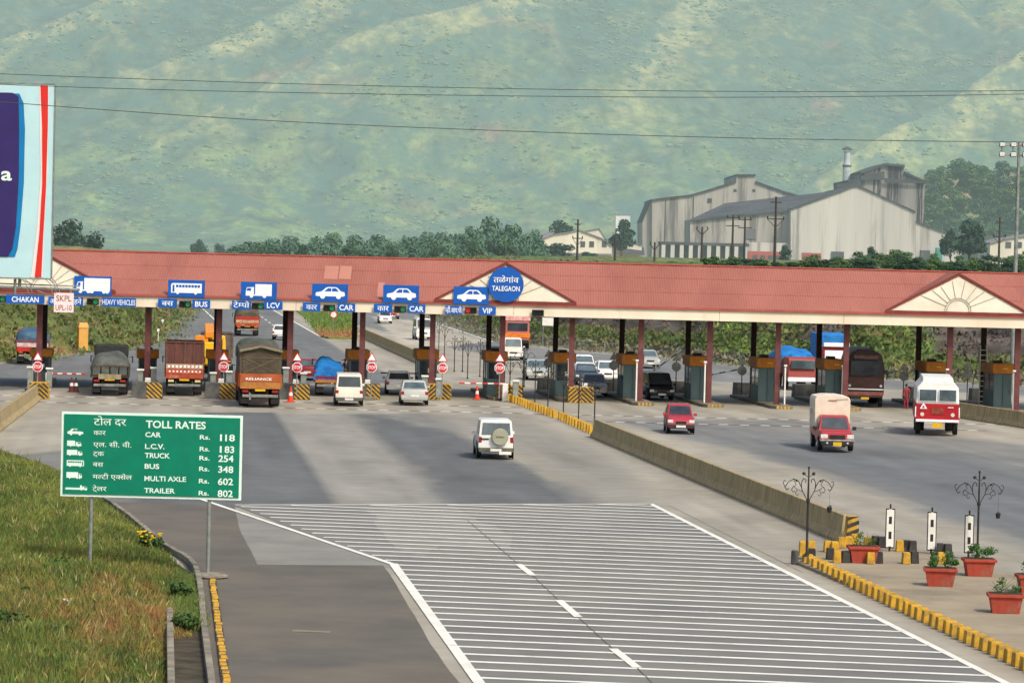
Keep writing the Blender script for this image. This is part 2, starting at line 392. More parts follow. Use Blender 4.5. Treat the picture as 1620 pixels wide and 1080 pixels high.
def patch(name, m, z, *pp, jag=.12):
    """A patch of surfacing with a slightly ragged edge; every patch lies 3 mm above the one laid before it."""
    pts = gp(*pp); out = []
    for i in range(len(pts)):
        a, b = pts[i], pts[(i+1) % len(pts)]; n_ = max(1, int((b-a).length/.8)); n_ = min(n_, 160)
        for k in range(n_):
            p = a.lerp(b, k/n_); q = noise.noise_vector(Vector((p.x*.25, p.y*.1, 3)))*jag*2.2+noise.noise_vector(Vector((p.x*.8, p.y*.4, 8)))*jag*.7
            out.append(Vector((p.x+q.x, p.y+q.y*1.5, 0)))
    _pz[0] += .003
    return struct(sheet(name, out, _pz[0], m))
e_ = 0
patch('light_patch', asph_l, e_, (340, 796), (640, 890), (640, 898), (411, 896), (386, 850), jag=.06)
patch('shoulder_asphalt', asph_b, e_, (167, 793), (340, 799), (366, 800), (386, 851), (409, 893.5), (604, 894), (626, 925), (700, 1040), (770, 1150), (300, 1150), (332, 1080), (322, 985), (300, 905), (245, 850), jag=.06)
patch('hatched_ground', hatchm, e_, (368, 799), (1031, 798), (1600, 1083), (1720, 1150), (805, 1150), (623, 895), jag=0)
patch('hatched_light', asph_l, e_, (545, 800), (735, 800), (820, 870), (690, 860), (640, 880), (600, 850), jag=.5)

# painted markings
def gline(mb, a, b, wd, z=.02, seg=1):
    """A painted strip on the ground from a to b, wd metres wide."""
    a = Vector((a[0], a[1], 0)); b = Vector((b[0], b[1], 0)); d = (b-a).normalized(); n_ = Vector((-d.y, d.x, 0))*wd/2
    mb.quad(*[(p.x, p.y, z) for p in (a-n_, b-n_, b+n_, a+n_)])
def marking(name, segs, wd, z=.02, m=None):
    mb = MB(); z += .004
    for a, b in segs: gline(mb, G(*a), G(*b), wd, z)
    return struct(mb.build(name, m or line_w))
P0, P1, P2, P3, P4 = G(318, 790), G(1031, 797.5), G(1720, 1146), G(623, 893), G(808, 1150)
marking('hatch_border', [((318, 790), (622, 893))], .2, .02)
marking('hatch_border', [((622, 892), (808, 1150))], .26, .022)
marking('hatch_border', [((1029, 797), (1720, 1146))], .2, .02)
marking('hatch_border', [((372, 799), (1031, 797.5))], .2, .02)
# transverse hatch lines clipped to the hatched polygon
poly = [G(372, 799.5), P1, P2, P4, P3]
def clip_line(c0, dr):
    hits = []
    for i in range(len(poly)):
        a, b = poly[i], poly[(i+1) % len(poly)]
        e = Vector((b.x-a.x, b.y-a.y)); den = dr.x*e.y-dr.y*e.x
        if abs(den) < 1e-9: continue
        q = Vector((a.x-c0.x, a.y-c0.y)); t = (q.x*e.y-q.y*e.x)/den; u = (q.x*dr.y-q.y*dr.x)/den
        if 0 <= u <= 1: hits.append(t)
    return (min(hits), max(hits)) if len(hits) > 1 else None
hm = MB(); A_, B_ = G(761.9, 1072.6), G(1161.9, 1089.6)
hd = Vector((B_.x-A_.x, B_.y-A_.y)).normalized(); hn = Vector((-hd.y, hd.x))
for k in range(-20, 80):
    c0 = Vector((A_.x, A_.y))+hn*1.32*k
    r_ = clip_line(c0, hd)
    if not r_ or r_[1]-r_[0] < .5: continue
    a = c0+hd*(r_[0]+.1); b = c0+hd*(r_[1]-.1)
    gline(hm, a, b, .25, .021)
struct(hm.build('hatch_marking', line_w))
marking('lane_dash', [((820, 893), (843, 911)), ((884, 950), (915, 977)), ((970, 1027), (1008, 1057))], .22, .026)
sm = mk('road_joint', K(90, 90, 86), K(106, 104, 98), 1.5, .95)
marking('road_joint', [((738, 822), (820, 893)), ((843, 911), (884, 950)), ((915, 977), (970, 1027)), ((1008, 1057), (1060, 1108))], .03, .024, mk('hatch_joint', K(104, 104, 100), K(118, 116, 111), 1.5, .95))
marking('edge_line', [((403, 474), (508, 533))], .22, .012)
marking('edge_line', [((310, 478), (343, 509))], .2, .012)
marking('edge_line', [((656, 500), (780, 541))], .25, .016)
marking('edge_line', [((826, 549), (1040, 567))], .22, .016)
dsh = []
for i in range(9):
    t0 = i/9; t1 = t0+.055
    dsh.append(((396+52*t0, 488+38*t0), (396+52*t1, 488+38*t1)))
marking('lane_dash', dsh, .18, .012)
dsh = []
for i in range(8):
    t0 = i/8; t1 = t0+.06
    dsh.append(((598+120*t0, 498+22*t0), (598+120*t1, 498+22*t1)))
marking('lane_dash', dsh, .2, .022)
jm = mk('slab_joint', K(128, 124, 114), K(146, 141, 130), 1.5, .95)
for k, (a, b) in enumerate([((640+k_*26, 668+k_*k_*1.6+k_*12), (925+k_*62, 674+k_*k_*1.6+k_*13)) for k_ in range(6)]): marking('road_joint', [(a, b)], .05, .004, jm)
for a, b in (((905, 655), (1250, 798)), ((1000, 700), (1310, 842)), ((1060, 800), (1270, 905))): marking('road_joint', [(a, b)], .05, .004, jm)
marking('pale_stain', [((462, 998), (522, 1000))], .35, .014, mk('pale_stain', K(142, 134, 120), K(120, 112, 100), 2, .9))
# rumble strips across the lanes: short white and red bars
for yy, x0, x1, ph in ((641.5, -60, 815, 0), (651, -40, 880, 1), (651, 905, 1640, 0), (661, 925, 1560, 1)):
    wm, rm = MB(), MB(); x = x0; k = ph
    while x < x1:
        y1_ = yy+(x-700)*.0235; (gline(wm, G(x, y1_), G(x+13.5, y1_+.32), .42, .012) if k % 2 == 0 else gline(rm, G(x, y1_), G(x+13.5, y1_+.32), .42, .012))
        x += 16.4; k += 1
    struct(wm.build('rumble_strip_marking', line_w)); struct(rm.build('rumble_strip_marking', red_l))

# ------------------------------------------------------------------ hills
def spur_field():
    def onp(px, py):       # where the view ray meets the mean hillside
        d = ray(px, py); # z = 4+.36*(y-2500)
        t = (4+.36*(-2500)-HC)/(d.z-.36*d.y); p = CAMP+d*t; return (p.x, p.y)
    L = []
    def onr(px, py, h):    # the same ray met by the hillside raised by the spur's own height there
        d = ray(px, py); t = (4+h+.36*(-2500)-HC)/(d.z-.36*d.y); p = CAMP+d*t; return (p.x, p.y)
    def sp(pts, A, wr, wl):
        n_ = len(pts)-1; L.append(([onr(p[0], p[1], A*max(0, min(1, 1.15-.95*i/n_))) for i, p in enumerate(pts)], A, wr, wl))
    sp([(900, -60), (800, 0), (700, 24), (600, 46), (545, 66), (490, 100), (430, 130), (385, 150), (300, 190), (230, 240)], 75, 230, 40)
    sp([(520, -30), (470, 5), (380, 42), (300, 78), (240, 100), (190, 122), (120, 170)], 60, 200, 36)
    sp([(200, -20), (150, 10), (85, 33), (0, 70), (-120, 130)], 52, 190, 36)
    sp([(1720, 30), (1620, 82), (1580, 100), (1480, 165), (1400, 212), (1330, 255), (1285, 285), (1240, 330)], 75, 210, 38)
    sp([(1760, 120), (1640, 160), (1560, 200), (1480, 262), (1420, 300)], 40, 140, 34)
    sp([(1180, -60), (1120, 20), (1060, 90), (1010, 170), (960, 260)], 20, 160, 120)
    return L
SP = spur_field()
xs = np.arange(-1100, 1900, 9.0); ys = np.concatenate([np.arange(1500, 2400, 60.0), np.arange(2400, 3900, 7.0)])
GX, GY = np.meshgrid(xs, ys)
base = 4+.36*np.clip(GY-2500, 0, None)
# toe of the slope eases in
base = np.where(GY < 2700, 4+.36*200*np.clip((GY-2350)/350, 0, 1)**2.0, base)
Hh = base.copy(); crest = np.zeros_like(GX); spur_shade = np.zeros_like(GX); SPH = np.zeros_like(GX); CW = np.zeros_like(GX)
for pts, A, wr, wl in SP:
    best = np.full(GX.shape, 1e9); sgn = np.zeros(GX.shape); tt = np.zeros(GX.shape); n_ = len(pts)-1
    for i in range(n_):
        (ax, ay), (bx, by) = pts[i], pts[i+1]; dx, dy = bx-ax, by-ay; q = dx*dx+dy*dy
        t = np.clip(((GX-ax)*dx+(GY-ay)*dy)/q, 0, 1); ex, ey = GX-ax-t*dx, GY-ay-t*dy
        d = np.hypot(ex, ey); s = np.sign(dx*ey-dy*ex); m_ = d < best
        best = np.where(m_, d, best); sgn = np.where(m_, s, sgn); tt = np.where(m_, (i+t)/n_, tt)
    right = sgn > 0
    fal = np.where(right, np.exp(-best/wr), np.exp(-(best/wl)))
    amp = A*np.clip(1.15-tt*.95, 0, 1)*np.clip((GY-2380)/300, 0, 1)
    SPH = np.maximum(SPH, amp*fal); CW = np.maximum(CW, np.exp(-(best/130.0)**2))
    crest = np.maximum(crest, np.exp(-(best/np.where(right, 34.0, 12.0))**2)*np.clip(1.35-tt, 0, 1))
    spur_shade = np.maximum(spur_shade, np.where(right, np.exp(-((best-120)/70.0)**2)*.5, np.exp(-((best-75)/60.0)**2))*np.clip(1.2-tt, 0, 1))  # shade put into the hill colour beside each spur so the ridges read
Hh = Hh+SPH; nv = GX.size; cr = np.zeros(nv)
fx, fy, fh = GX.ravel(), GY.ravel(), Hh.ravel()
nz_ = np.array([noise.fractal(Vector((x/170, y/230, 1.7)), .9, 2.1, 5)*15+noise.noise(Vector((x/26, y/40, 5)))*2.2 if y > 2350 else 0 for x, y in zip(fx, fy)])
nz_ = nz_*(1-.65*CW.ravel()); fh = fh+nz_*np.clip((fy-2350)/250, 0, 1)
gul = np.array([abs(noise.noise(Vector((x/95+noise.noise(Vector((x/200, y/260, 8)))*1.2, y/620, 2))))+.5*abs(noise.noise(Vector((x/38+noise.noise(Vector((x/90, y/150, 3)))*.9, y/260, 7)))) if y > 2350 else .3 for x, y in zip(fx, fy)])
fh = fh+(np.clip(gul, 0, .55)-.3)*34*(1-.75*CW.ravel())*np.clip((fy-2480)/300, 0, 1)
ny, nx = GX.shape
co_ = np.stack([fx, fy, fh], 1); idx = np.arange(nv).reshape(ny, nx)
fc = np.stack([idx[:-1, :-1], idx[:-1, 1:], idx[1:, 1:], idx[1:, :-1]], -1).reshape(-1, 4)
me = bpy.data.meshes.new('hills'); me.from_pydata(co_.tolist(), [], fc.tolist()); me.polygons.foreach_set('use_smooth', [True]*len(fc))
at_ = me.color_attributes.new('tint', 'FLOAT_COLOR', 'POINT')
g1 = np.array([noise.fractal(Vector((x/150, y/210, 9)), 1, 2, 4) for x, y in zip(fx, fy)])
g2 = np.array([noise.fractal(Vector((x/38, y/60, 3)), .8, 2.1, 4) for x, y in zip(fx, fy)])
g3 = np.array([noise.fractal(Vector((x/90, y/60, 33)), .8, 2.1, 3) for x, y in zip(fx, fy)])
sm_ = lambda a, b, x: np.clip((x-a)/(b-a), 0, 1)
A1, A2, A3 = np.array(K(134, 146, 92)[:3]), np.array(K(76, 104, 82)[:3]), np.array(K(170, 172, 122)[:3])
A4 = np.array(K(150, 122, 104)[:3])
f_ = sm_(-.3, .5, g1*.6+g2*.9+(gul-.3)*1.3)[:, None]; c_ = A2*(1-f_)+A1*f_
f_ = (np.clip(spur_shade.ravel()*1.05+g2*.3, 0, .85))[:, None]; c_ = c_*(1-f_)+np.array(K(60, 90, 78)[:3])*f_
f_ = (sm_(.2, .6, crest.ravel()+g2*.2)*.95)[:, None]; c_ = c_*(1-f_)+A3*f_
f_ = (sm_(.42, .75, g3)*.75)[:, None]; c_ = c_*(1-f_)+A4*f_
g4 = np.array([noise.fractal(Vector((x/14, y/24, 13)), .6, 2.2, 3) if y > 2350 else 0 for x, y in zip(fx, fy)])
f_ = (sm_(.05, .5, g4)*.6)[:, None]; c_ = c_*(1-f_)+np.array(K(58, 86, 70)[:3])*f_
f_ = (sm_(.1, .6, -g4)*.35)[:, None]; c_ = c_*(1-f_)+np.array(K(176, 178, 124)[:3])*f_
# nearer toe is greener and fresher
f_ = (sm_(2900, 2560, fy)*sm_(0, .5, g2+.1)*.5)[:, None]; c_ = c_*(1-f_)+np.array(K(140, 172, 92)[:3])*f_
at_.data.foreach_set('color', np.concatenate([c_, np.ones((nv, 1))], 1).astype(np.float32).ravel())
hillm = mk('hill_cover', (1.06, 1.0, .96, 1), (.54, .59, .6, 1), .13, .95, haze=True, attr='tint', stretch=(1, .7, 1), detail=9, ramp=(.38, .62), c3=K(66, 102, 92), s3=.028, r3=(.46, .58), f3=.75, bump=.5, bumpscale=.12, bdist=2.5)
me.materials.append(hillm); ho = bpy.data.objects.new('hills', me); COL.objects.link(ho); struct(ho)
Hg = fh.reshape(ny, nx)
def hz(x, y):
    j = int(np.searchsorted(ys, y))-1; i = int((x-xs[0])/9.0); j = max(0, min(ny-2, j)); i = max(0, min(nx-2, i))
    u = (x-xs[i])/9.0; v = (y-ys[j])/(ys[j+1]-ys[j])
    return (Hg[j, i]*(1-u)+Hg[j, i+1]*u)*(1-v)+(Hg[j+1, i]*(1-u)+Hg[j+1, i+1]*u)*v
# scattered scrub on the slopes, beyond counting
rs = random.Random(3); V, F = [], []
ico = [(0, 0, 1), (.9, 0, .35), (.28, .86, .35), (-.73, .53, .35), (-.73, -.53, .35), (.28, -.86, .35), (.9, .2, -.4), (0, .9, -.4), (-.9, 0, -.4), (0, -.9, -.4)]
icf = [(0, 1, 2), (0, 2, 3), (0, 3, 4), (0, 4, 5), (0, 5, 1), (1, 6, 2), (2, 6, 7), (2, 7, 3), (3, 7, 8), (3, 8, 4), (4, 8, 9), (4, 9, 5), (5, 9, 6), (5, 6, 1)]
cnt = 0
while cnt < 13000:
    x, y = rs.uniform(-350, 1150), rs.uniform(2420, 3500)
    d = noise.fractal(Vector((x/120, y/170, 4)), .9, 2, 4)
    if rs.random() > .3+d*1.3: continue
    s = .8+1.8*rs.random()**2.5*(1.6 if rs.random() < .12 else 1); z = hz(x, y); k = len(V); a = rs.random()*6.28; ca, sa = math.cos(a), math.sin(a)
    for p in ico:
        q = rs.uniform(.75, 1.25); V.append((x+(p[0]*ca-p[1]*sa)*s*1.3*q, y+(p[0]*sa+p[1]*ca)*s*1.3*q, z+(p[2]*.62+.15)*s*q))
    F += [tuple(i+k for i in f) for f in icf]; cnt += 1
me = bpy.data.meshes.new('hillside_scrub'); me.from_pydata(V, [], F)
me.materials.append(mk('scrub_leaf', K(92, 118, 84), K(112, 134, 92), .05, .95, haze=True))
o = bpy.data.objects.new('hillside_scrub', me); COL.objects.link(o); stuff(o, 'dark scattered scrub bushes over the hazy green hillside', 'scrub')

# ------------------------------------------------------------------ embankments behind the plaza
bankm = mk('bank_cover', (1.1, 1.1, 1.1, 1), (.62, .64, .62, 1), .45, .95, haze=True, attr='tint', detail=8, ramp=(.38, .62), bump=.8, bumpscale=1.2, bdist=.3)
def embankment(name, pts, out, rise, run, col_fn, back, seed):
    """Slope that starts on the paving edge (image points) and climbs along direction out to a plateau."""
    P = [G(*p) for p in pts]; L = [0]
    for a, b in zip(P, P[1:]): L.append(L[-1]+(b-a).length)
    n_ = int(L[-1]/1.3); rows = []
    prof = [(-.5, -.1), (.0, .02), (.05, .12), (.14, .25), (.24, .4), (.34, .52), (.45, .66), (.58, .8), (.72, .91), (.86, .98), (1, 1.0), (1.6, 1.03), (3, 1.05), (8, 1.08), (back, 1.1)]
    prof2 = []
    for (a, b), (c, d) in zip(prof, prof[1:]):
        kk = 3 if c <= 1.0 else 1
        prof2 += [(a+(c-a)*i/kk, b+(d-b)*i/kk) for i in range(kk)]
    prof2.append(prof[-1]); W = []
    for i in range(n_+1):
        s = L[-1]*i/n_; j = 0
        while j < len(L)-2 and L[j+1] < s: j += 1
        p = P[j].lerp(P[j+1], (s-L[j])/(L[j+1]-L[j])); row = []
        for a, h in prof2:
            q = p+Vector(out)*a*run
            z = h*rise*(1+.16*noise.noise(Vector((s/14, 0, seed))))
            if a > .05: z += (noise.fractal(Vector((q.x/4, q.y/7, seed)), .8, 2.1, 4)*.55)*min(1, a*4)*(1 if a < 2 else .4)
            row.append((q.x, q.y, z))
        W += row
    m_ = len(prof2)
    F = [(i*m_+k, (i+1)*m_+k, (i+1)*m_+k+1, i*m_+k+1) for i in range(n_) for k in range(m_-1)]
    me = bpy.data.meshes.new(name); me.from_pydata(W, [], F); me.polygons.foreach_set('use_smooth', [True]*len(F))
    if me.polygons[len(F)//2].normal.z < 0: me.flip_normals()
    at = me.color_attributes.new('tint', 'FLOAT_COLOR', 'POINT'); c = []
    for i, p in enumerate(W):
        k = i % m_; c += list(col_fn(p, prof2[k][0], (i//m_)/n_))+[1]
    at.data.foreach_set('color', c); me.materials.append(bankm)
    o = bpy.data.objects.new(name, me); COL.objects.link(o); struct(o)
    return W, m_, prof2
def lerp3(a, b, t): t = max(0, min(1, t)); return tuple(x+(y-x)*t for x, y in zip(a[:3], b[:3]))
cGreen, cDry, cRock, cRock2, cYg = K(92, 106, 60), K(132, 118, 88), K(108, 100, 93), K(64, 58, 55), K(100, 112, 66)
def pxof(p):
    d = Vector(p)-CAMP; return 810+FPX*d.dot(RR)/d.dot(fwd)
def col_right(p, a, t):
    g = noise.fractal(Vector((p[0]/7, p[1]/13, 2)), .9, 2, 4); q = noise.fractal(Vector((p[0]/2.2, p[1]/5, p[2]/1.3)), .9, 2, 4)
    c = lerp3(cGreen, cYg, g+.4); c = lerp3(c, cDry, (q-.15)*2)
    # quarried rock face in the middle stretch
    X_ = pxof(p); k = math.exp(-((X_-960)/130)**2)*1.25+math.exp(-((X_-1560)/90)**2)*1.2+math.exp(-((X_-1330)/40)**2)*.5+.06+g*.9
    if abs(X_-1230) < 90 or abs(X_-1430) < 50: c = lerp3(c, K(118, 142, 76), .5)
    if a > .16 and a < 1.2: c = lerp3(c, lerp3(cRock, cRock2, q*1.6+.35), (k-.15)*2.5)
    if a > 1.1: c = lerp3(c, K(92, 108, 60), .7)
    if a < .04: c = lerp3(K(132, 128, 112), c, .3)
    return c
WR, mR, pR = embankment('embankment_right', [(600, 477), (640, 487), (690, 498), (720, 508), (775, 528), (830, 543.5), (930, 552.5), (1040, 561.5), (1180, 576.5), (1400, 597.5), (1620, 607.5), (1900, 618)],
                    (.62, .78, 0), 7.4, 17, col_right, 30, 11)
def col_left(p, a, t):
    g = noise.fractal(Vector((p[0]/8, p[1]/14, 6)), .9, 2, 4); q = noise.fractal(Vector((p[0]/2.4, p[1]/5, p[2])), .9, 2, 4)
    c = lerp3(cGreen, K(126, 128, 78), g+.5); c = lerp3(c, K(150, 126, 88), (q+g-.2)*1.2)
    if .3 < a < 1.1: c = lerp3(c, cRock, (math.exp(-((t-.5)/.16)**2)+g-.4)*1.6)
    return c
WL, mL, pL = embankment('embankment_left', [(-420, 618), (-200, 590.5), (60, 563), (180, 549.5), (238, 538), (262, 506.5), (296, 492.5), (306, 473), (312, 464)],
                    (-.75, .66, 0), 7.0, 16, col_left, 20, 21)
# tall grass and low bushes on the banks
def tufts(name, pts, mat, label, cat, blades=4, wf=.12):
    V, F, Cc = [], [], []
    for (x, y, z, h, r, c) in pts:
        for b in range(blades):
            a = rs.uniform(0, 6.283); l = rs.uniform(.5, 1)*h; ox, oy = rs.gauss(0, r*.5), rs.gauss(0, r*.5)
            lx, ly = rs.gauss(0, .28)*l, rs.gauss(0, .28)*l; wx, wy = math.cos(a)*r*wf, math.sin(a)*r*wf; k = len(V)
            V += [(x+ox-wx, y+oy-wy, z-.03), (x+ox+wx, y+oy+wy, z-.03), (x+ox+wx*.7+lx*.45, y+oy+wy*.7+ly*.45, z+l*.6), (x+ox+lx, y+oy+ly, z+l)]
            F += [(k, k+1, k+2), (k, k+2, k+3)]; j = rs.uniform(.8, 1.2); Cc += [c[0]*j, c[1]*j, c[2]*j, 1]*4
    me = bpy.data.meshes.new(name); me.from_pydata(V, [], F)
    at = me.color_attributes.new('tint', 'FLOAT_COLOR', 'POINT'); at.data.foreach_set('color', Cc); me.materials.append(mat)
    o = bpy.data.objects.new(name, me); COL.objects.link(o); stuff(o, label, cat); return o
bladem = mk('grass_blade', (1.15, 1.15, 1.15, 1), (.8, .8, .8, 1), 2.0, .8, attr='tint', haze=True)
def bank_points(W, m_, prof, n_, col_fn, t_lo, t_hi, hmin, hmax):
    rows = len(W)//m_; out = []
    while len(out) < n_:
        i = rs.randrange(int(rows*t_lo), int(rows*t_hi)-1); k = rs.randrange(1, m_-4)
        if prof[k][0] > 1.5: continue
        a, b, c = Vector(W[i*m_+k]), Vector(W[(i+1)*m_+k]), Vector(W[i*m_+k+1])
        p = a+(b-a)*rs.random()+(c-a)*rs.random(); cc = col_fn(p, prof[k][0], i/rows)
        if cc[1] < max(cc[0]*1.0, cc[2]*1.15) and rs.random() < .75: continue
        out.append((p.x, p.y, p.z, rs.uniform(hmin, hmax)*.62, rs.uniform(.7, 1.3), tuple(v*rs.uniform(.72, 1.08) for v in cc)))
    return out
tufts('bank_grass', bank_points(WR, mR, pR, 20000, col_right, .0, 1, .3, .8)+bank_points(WL, mL, pL, 9000, col_left, 0, 1, .3, .9), bladem,
      'rough grass covering the cut banks beyond the toll plaza', 'grass', 5, .2)

# ------------------------------------------------------------------ leaves
def leaf_cloud(mb, blobs, per, size, mi=0):
    """Small leaf-clump faces spread through the volume of several lobes."""
    for (cx, cy, cz, rx, ry, rz_) in blobs:
        for _ in range(per):
            d = Vector((rs.gauss(0, 1), rs.gauss(0, 1), rs.gauss(0, 1))).normalized()*(rs.random()**.4)
            p = Vector((cx+d.x*rx, cy+d.y*ry, cz+d.z*rz_)); n_ = (d+Vector((rs.gauss(0, .5), rs.gauss(0, .5), rs.gauss(0, .5)+.3))).normalized()
            a = n_.orthogonal().normalized(); b = n_.cross(a); s = size*rs.uniform(.6, 1.3); t = rs.random()*6.28
            u = (a*math.cos(t)+b*math.sin(t))*s; v = (b*math.cos(t)-a*math.sin(t))*s*.6
            mb.add([p-u, p-v*.8, p+u, p+v], [(0, 1, 2, 3)], mi)
leaf_far = [mk('leaf_far_a', K(62, 92, 58), K(34, 58, 40), .35, .9, haze=True, detail=5), mk('leaf_far_b', K(86, 116, 62), K(50, 78, 44), .4, .9, haze=True, detail=5),
            mk('leaf_far_c', K(52, 80, 60), K(34, 54, 44), .3, .9, haze=True, detail=5)]
lrow = mk('leaf_row', K(88, 120, 94), K(62, 92, 74), .3, .9, haze=True, detail=5)  # leaf colour paled to paint extra distance haze into the tree row
barkm = mk('bark', K(92, 76, 62), K(62, 52, 44), 3, .9, haze=True)
_tv = {}
def tree(px, top, wpx, dep, ground, leaf, label, group, name='tree', seed=0, low=.25):
    """A tree whose crown top shows at (px, top); wide wpx photo pixels at depth dep, standing on height ground."""
    t_ = Z(px, top, dep); hgt = t_.z-ground; wd = wpx/(FPX/dep); key = (round(hgt/wd, 1), leaf.name, seed, low)
    if key not in _tv:
        c = MB(); tr = MB(); rr = random.Random(hash(key[0])+seed)
        lobes = []
        n_ = 9
        for i in range(n_+(4 if low < 0 else 2)):
            a = rr.uniform(0, 6.28); q = rr.uniform(.1, .38); zz = rr.uniform(low+.14, .84)
            sh = 1-abs(zz-.55)*.7
            lobes.append((math.cos(a)*q*sh, math.sin(a)*q*sh, zz, rr.uniform(.13, .23), rr.uniform(.13, .23), rr.uniform(.1, .16)))
        lobes.append((rr.uniform(-.08, .08), 0, .87, .17, .17, .13)); lobes.append((0, 0, .6, .3, .3, .25))
        leaf_cloud(c, lobes, 170, .042)
        tr.tube((0, 0, -.02), (.01, 0, .4), .028, .018, 7)
        for l in lobes[:7]: tr.tube((.01, 0, .3), (l[0]*.8, l[1]*.8, l[2]), .014, .005, 5)
        _tv[key] = (c, tr)
    c, tr = _tv[key]
    o = empty(name, (t_.x, t_.y, ground), rs.uniform(-3, 3), label, 'tree' if name == 'tree' else 'bush', group)
    a = c.build('crown', leaf, o); b = tr.build('trunk', barkm, o)
    for k in (a, b):
        k.data = k.data.copy() if False else k.data
        k.scale = (wd, wd, hgt)
    return o
def bush(px, top, wpx, dep, ground, leaf, label, group, seed=0):
    return tree(px, top, wpx, dep, ground, leaf, label, group, 'bush', seed, low=-.12)

# ------------------------------------------------------------------ near verge, drain, kerbs
VG = gp((-160, 640), (-60, 690), (0, 716), (60, 734), (105, 752), (160, 792), (200, 818), (232, 848), (258, 872), (276, 892), (290, 920), (296, 960), (300, 1010), (262, 1010), (262, 1160), (-200, 1160))
def inpoly(x, y, P):
    c = False; j = len(P)-1
    for i in range(len(P)):
        if (P[i].y > y) != (P[j].y > y) and x < (P[j].x-P[i].x)*(y-P[i].y)/(P[j].y-P[i].y)+P[i].x: c = not c
        j = i
    return c
def edged(x, y, P):
    b = 1e9
    for i in range(len(P)):
        a, c = P[i], P[(i+1) % len(P)]; dx, dy = c.x-a.x, c.y-a.y
        t = max(0, min(1, ((x-a.x)*dx+(y-a.y)*dy)/(dx*dx+dy*dy))); b = min(b, math.hypot(x-a.x-t*dx, y-a.y-t*dy))
    return b
x0, x1 = min(p.x for p in VG), max(p.x for p in VG); y0, y1 = min(p.y for p in VG), max(p.y for p in VG)
def vh(x, y, d): return .03+min(d, 2.5)*.1+noise.noise(Vector((x/3, y/5, 0)))*.16*min(1, d)
vx = np.arange(x0, x1+.5, .5); vy = np.arange(y0, y1+.7, .7); V, F, Cc = [], [], []
idm = {}
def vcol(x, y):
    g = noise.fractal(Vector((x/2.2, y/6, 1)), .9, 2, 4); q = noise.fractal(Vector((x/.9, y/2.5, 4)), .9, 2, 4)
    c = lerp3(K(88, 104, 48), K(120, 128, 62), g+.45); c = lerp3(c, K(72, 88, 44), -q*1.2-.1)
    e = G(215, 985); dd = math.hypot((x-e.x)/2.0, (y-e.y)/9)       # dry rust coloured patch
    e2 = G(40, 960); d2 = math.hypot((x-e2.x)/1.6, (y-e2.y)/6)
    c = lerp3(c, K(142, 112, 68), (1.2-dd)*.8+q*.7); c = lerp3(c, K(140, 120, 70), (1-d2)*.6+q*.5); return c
for j, y in enumerate(vy):
    for i, x in enumerate(vx):
        ins = inpoly(x, y, VG); d = edged(x, y, VG)
        if ins or d < .45:
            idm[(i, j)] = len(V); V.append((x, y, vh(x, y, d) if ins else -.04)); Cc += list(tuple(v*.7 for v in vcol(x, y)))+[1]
for (i, j) in list(idm):
    q = [(i, j), (i+1, j), (i+1, j+1), (i, j+1)]
    if all(k in idm for k in q): F.append([idm[k] for k in q])
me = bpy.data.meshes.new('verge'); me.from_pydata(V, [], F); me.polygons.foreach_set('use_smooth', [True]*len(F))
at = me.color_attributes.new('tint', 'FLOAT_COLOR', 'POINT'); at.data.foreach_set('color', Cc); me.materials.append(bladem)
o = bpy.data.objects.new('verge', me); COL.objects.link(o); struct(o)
pts = []
while len(pts) < 72000:
    x, y = rs.uniform(x0, x1), rs.uniform(60, y1)
    if not inpoly(x, y, VG): continue
    if x < -17 and y < 100: pass
    d = edged(x, y, VG); h = rs.uniform(.1, .34)*(.45+min(1, d)*.6)
    c = vcol(x, y); c = tuple(v*rs.uniform(.75, 1.25) for v in c)
    if rs.random() < .03: c = K(160, 156, 104)[:3]; h *= 1.2
    pts.append((x, y, vh(x, y, d), h, .13, c))
for _ in range(2200):
    x, y = rs.uniform(x0, x1), rs.uniform(60, y1)
    if inpoly(x, y, VG) and edged(x, y, VG) > .3: c = vcol(x, y); pts.append((x, y, vh(x, y, 1), rs.uniform(.38, .62), .06, tuple(v*rs.uniform(.8, 1.2) for v in lerp3(c, K(150, 146, 90), .25))))
tufts('verge_grass', pts, bladem, 'long green and rust coloured grass on the verge under the toll sign', 'grass', 4)
DG = gp((276, 905), (300, 915), (318, 960), (322, 1000), (270, 1000), (268, 950)); pts = []
while len(pts) < 2600:
    x, y = rs.uniform(min(p.x for p in DG), max(p.x for p in DG)), rs.uniform(min(p.y for p in DG), max(p.y for p in DG))
    if inpoly(x, y, DG): pts.append((x, y, .01, rs.uniform(.1, .3), .12, tuple(v*rs.uniform(.7, 1.1) for v in K(104, 124, 62)[:3])))
tufts('drain_grass', pts, bladem, 'grass growing inside the drain beside the bend', 'grass', 4)
# weeds: low leafy clumps and flowers standing out of the grass
leaf_n = mk('weed_leaf', K(70, 98, 44), K(46, 70, 34), 3, .8)
flow_y = mk('flower_yellow', K(236, 200, 36), K(214, 170, 30), 5, .7); flow_w = mk('flower_white', K(226, 226, 214), K(206, 208, 196), 5, .7)
def weed(px, py, r, h, label, flowers=None, nf=0, group=None, name='weed'):
    p = G(px, py); o = empty(name, (p.x, p.y, .12), 0, label, 'plant', group); mb = MB()
    leaf_cloud(mb, [(0, 0, h*.45, r, r*1.2, h*.5), (r*.5, .2, h*.3, r*.6, r*.6, h*.3), (-r*.4, -.2, h*.6, r*.5, r*.5, h*.35)], 130, .075); mb.build('leaves', leaf_n, o)
    if flowers:
        fb = MB()
        for _ in range(nf):
            a = rs.uniform(0, 6.28); q = rs.random()**.5; fb.ball((math.cos(a)*q*r, math.sin(a)*q*r*1.2-.1, h*rs.uniform(.45, 1.05)), rs.uniform(.03, .055), 5, 3, (1, 1, .6))
        fb.build('flowers', flowers, o)
    return o
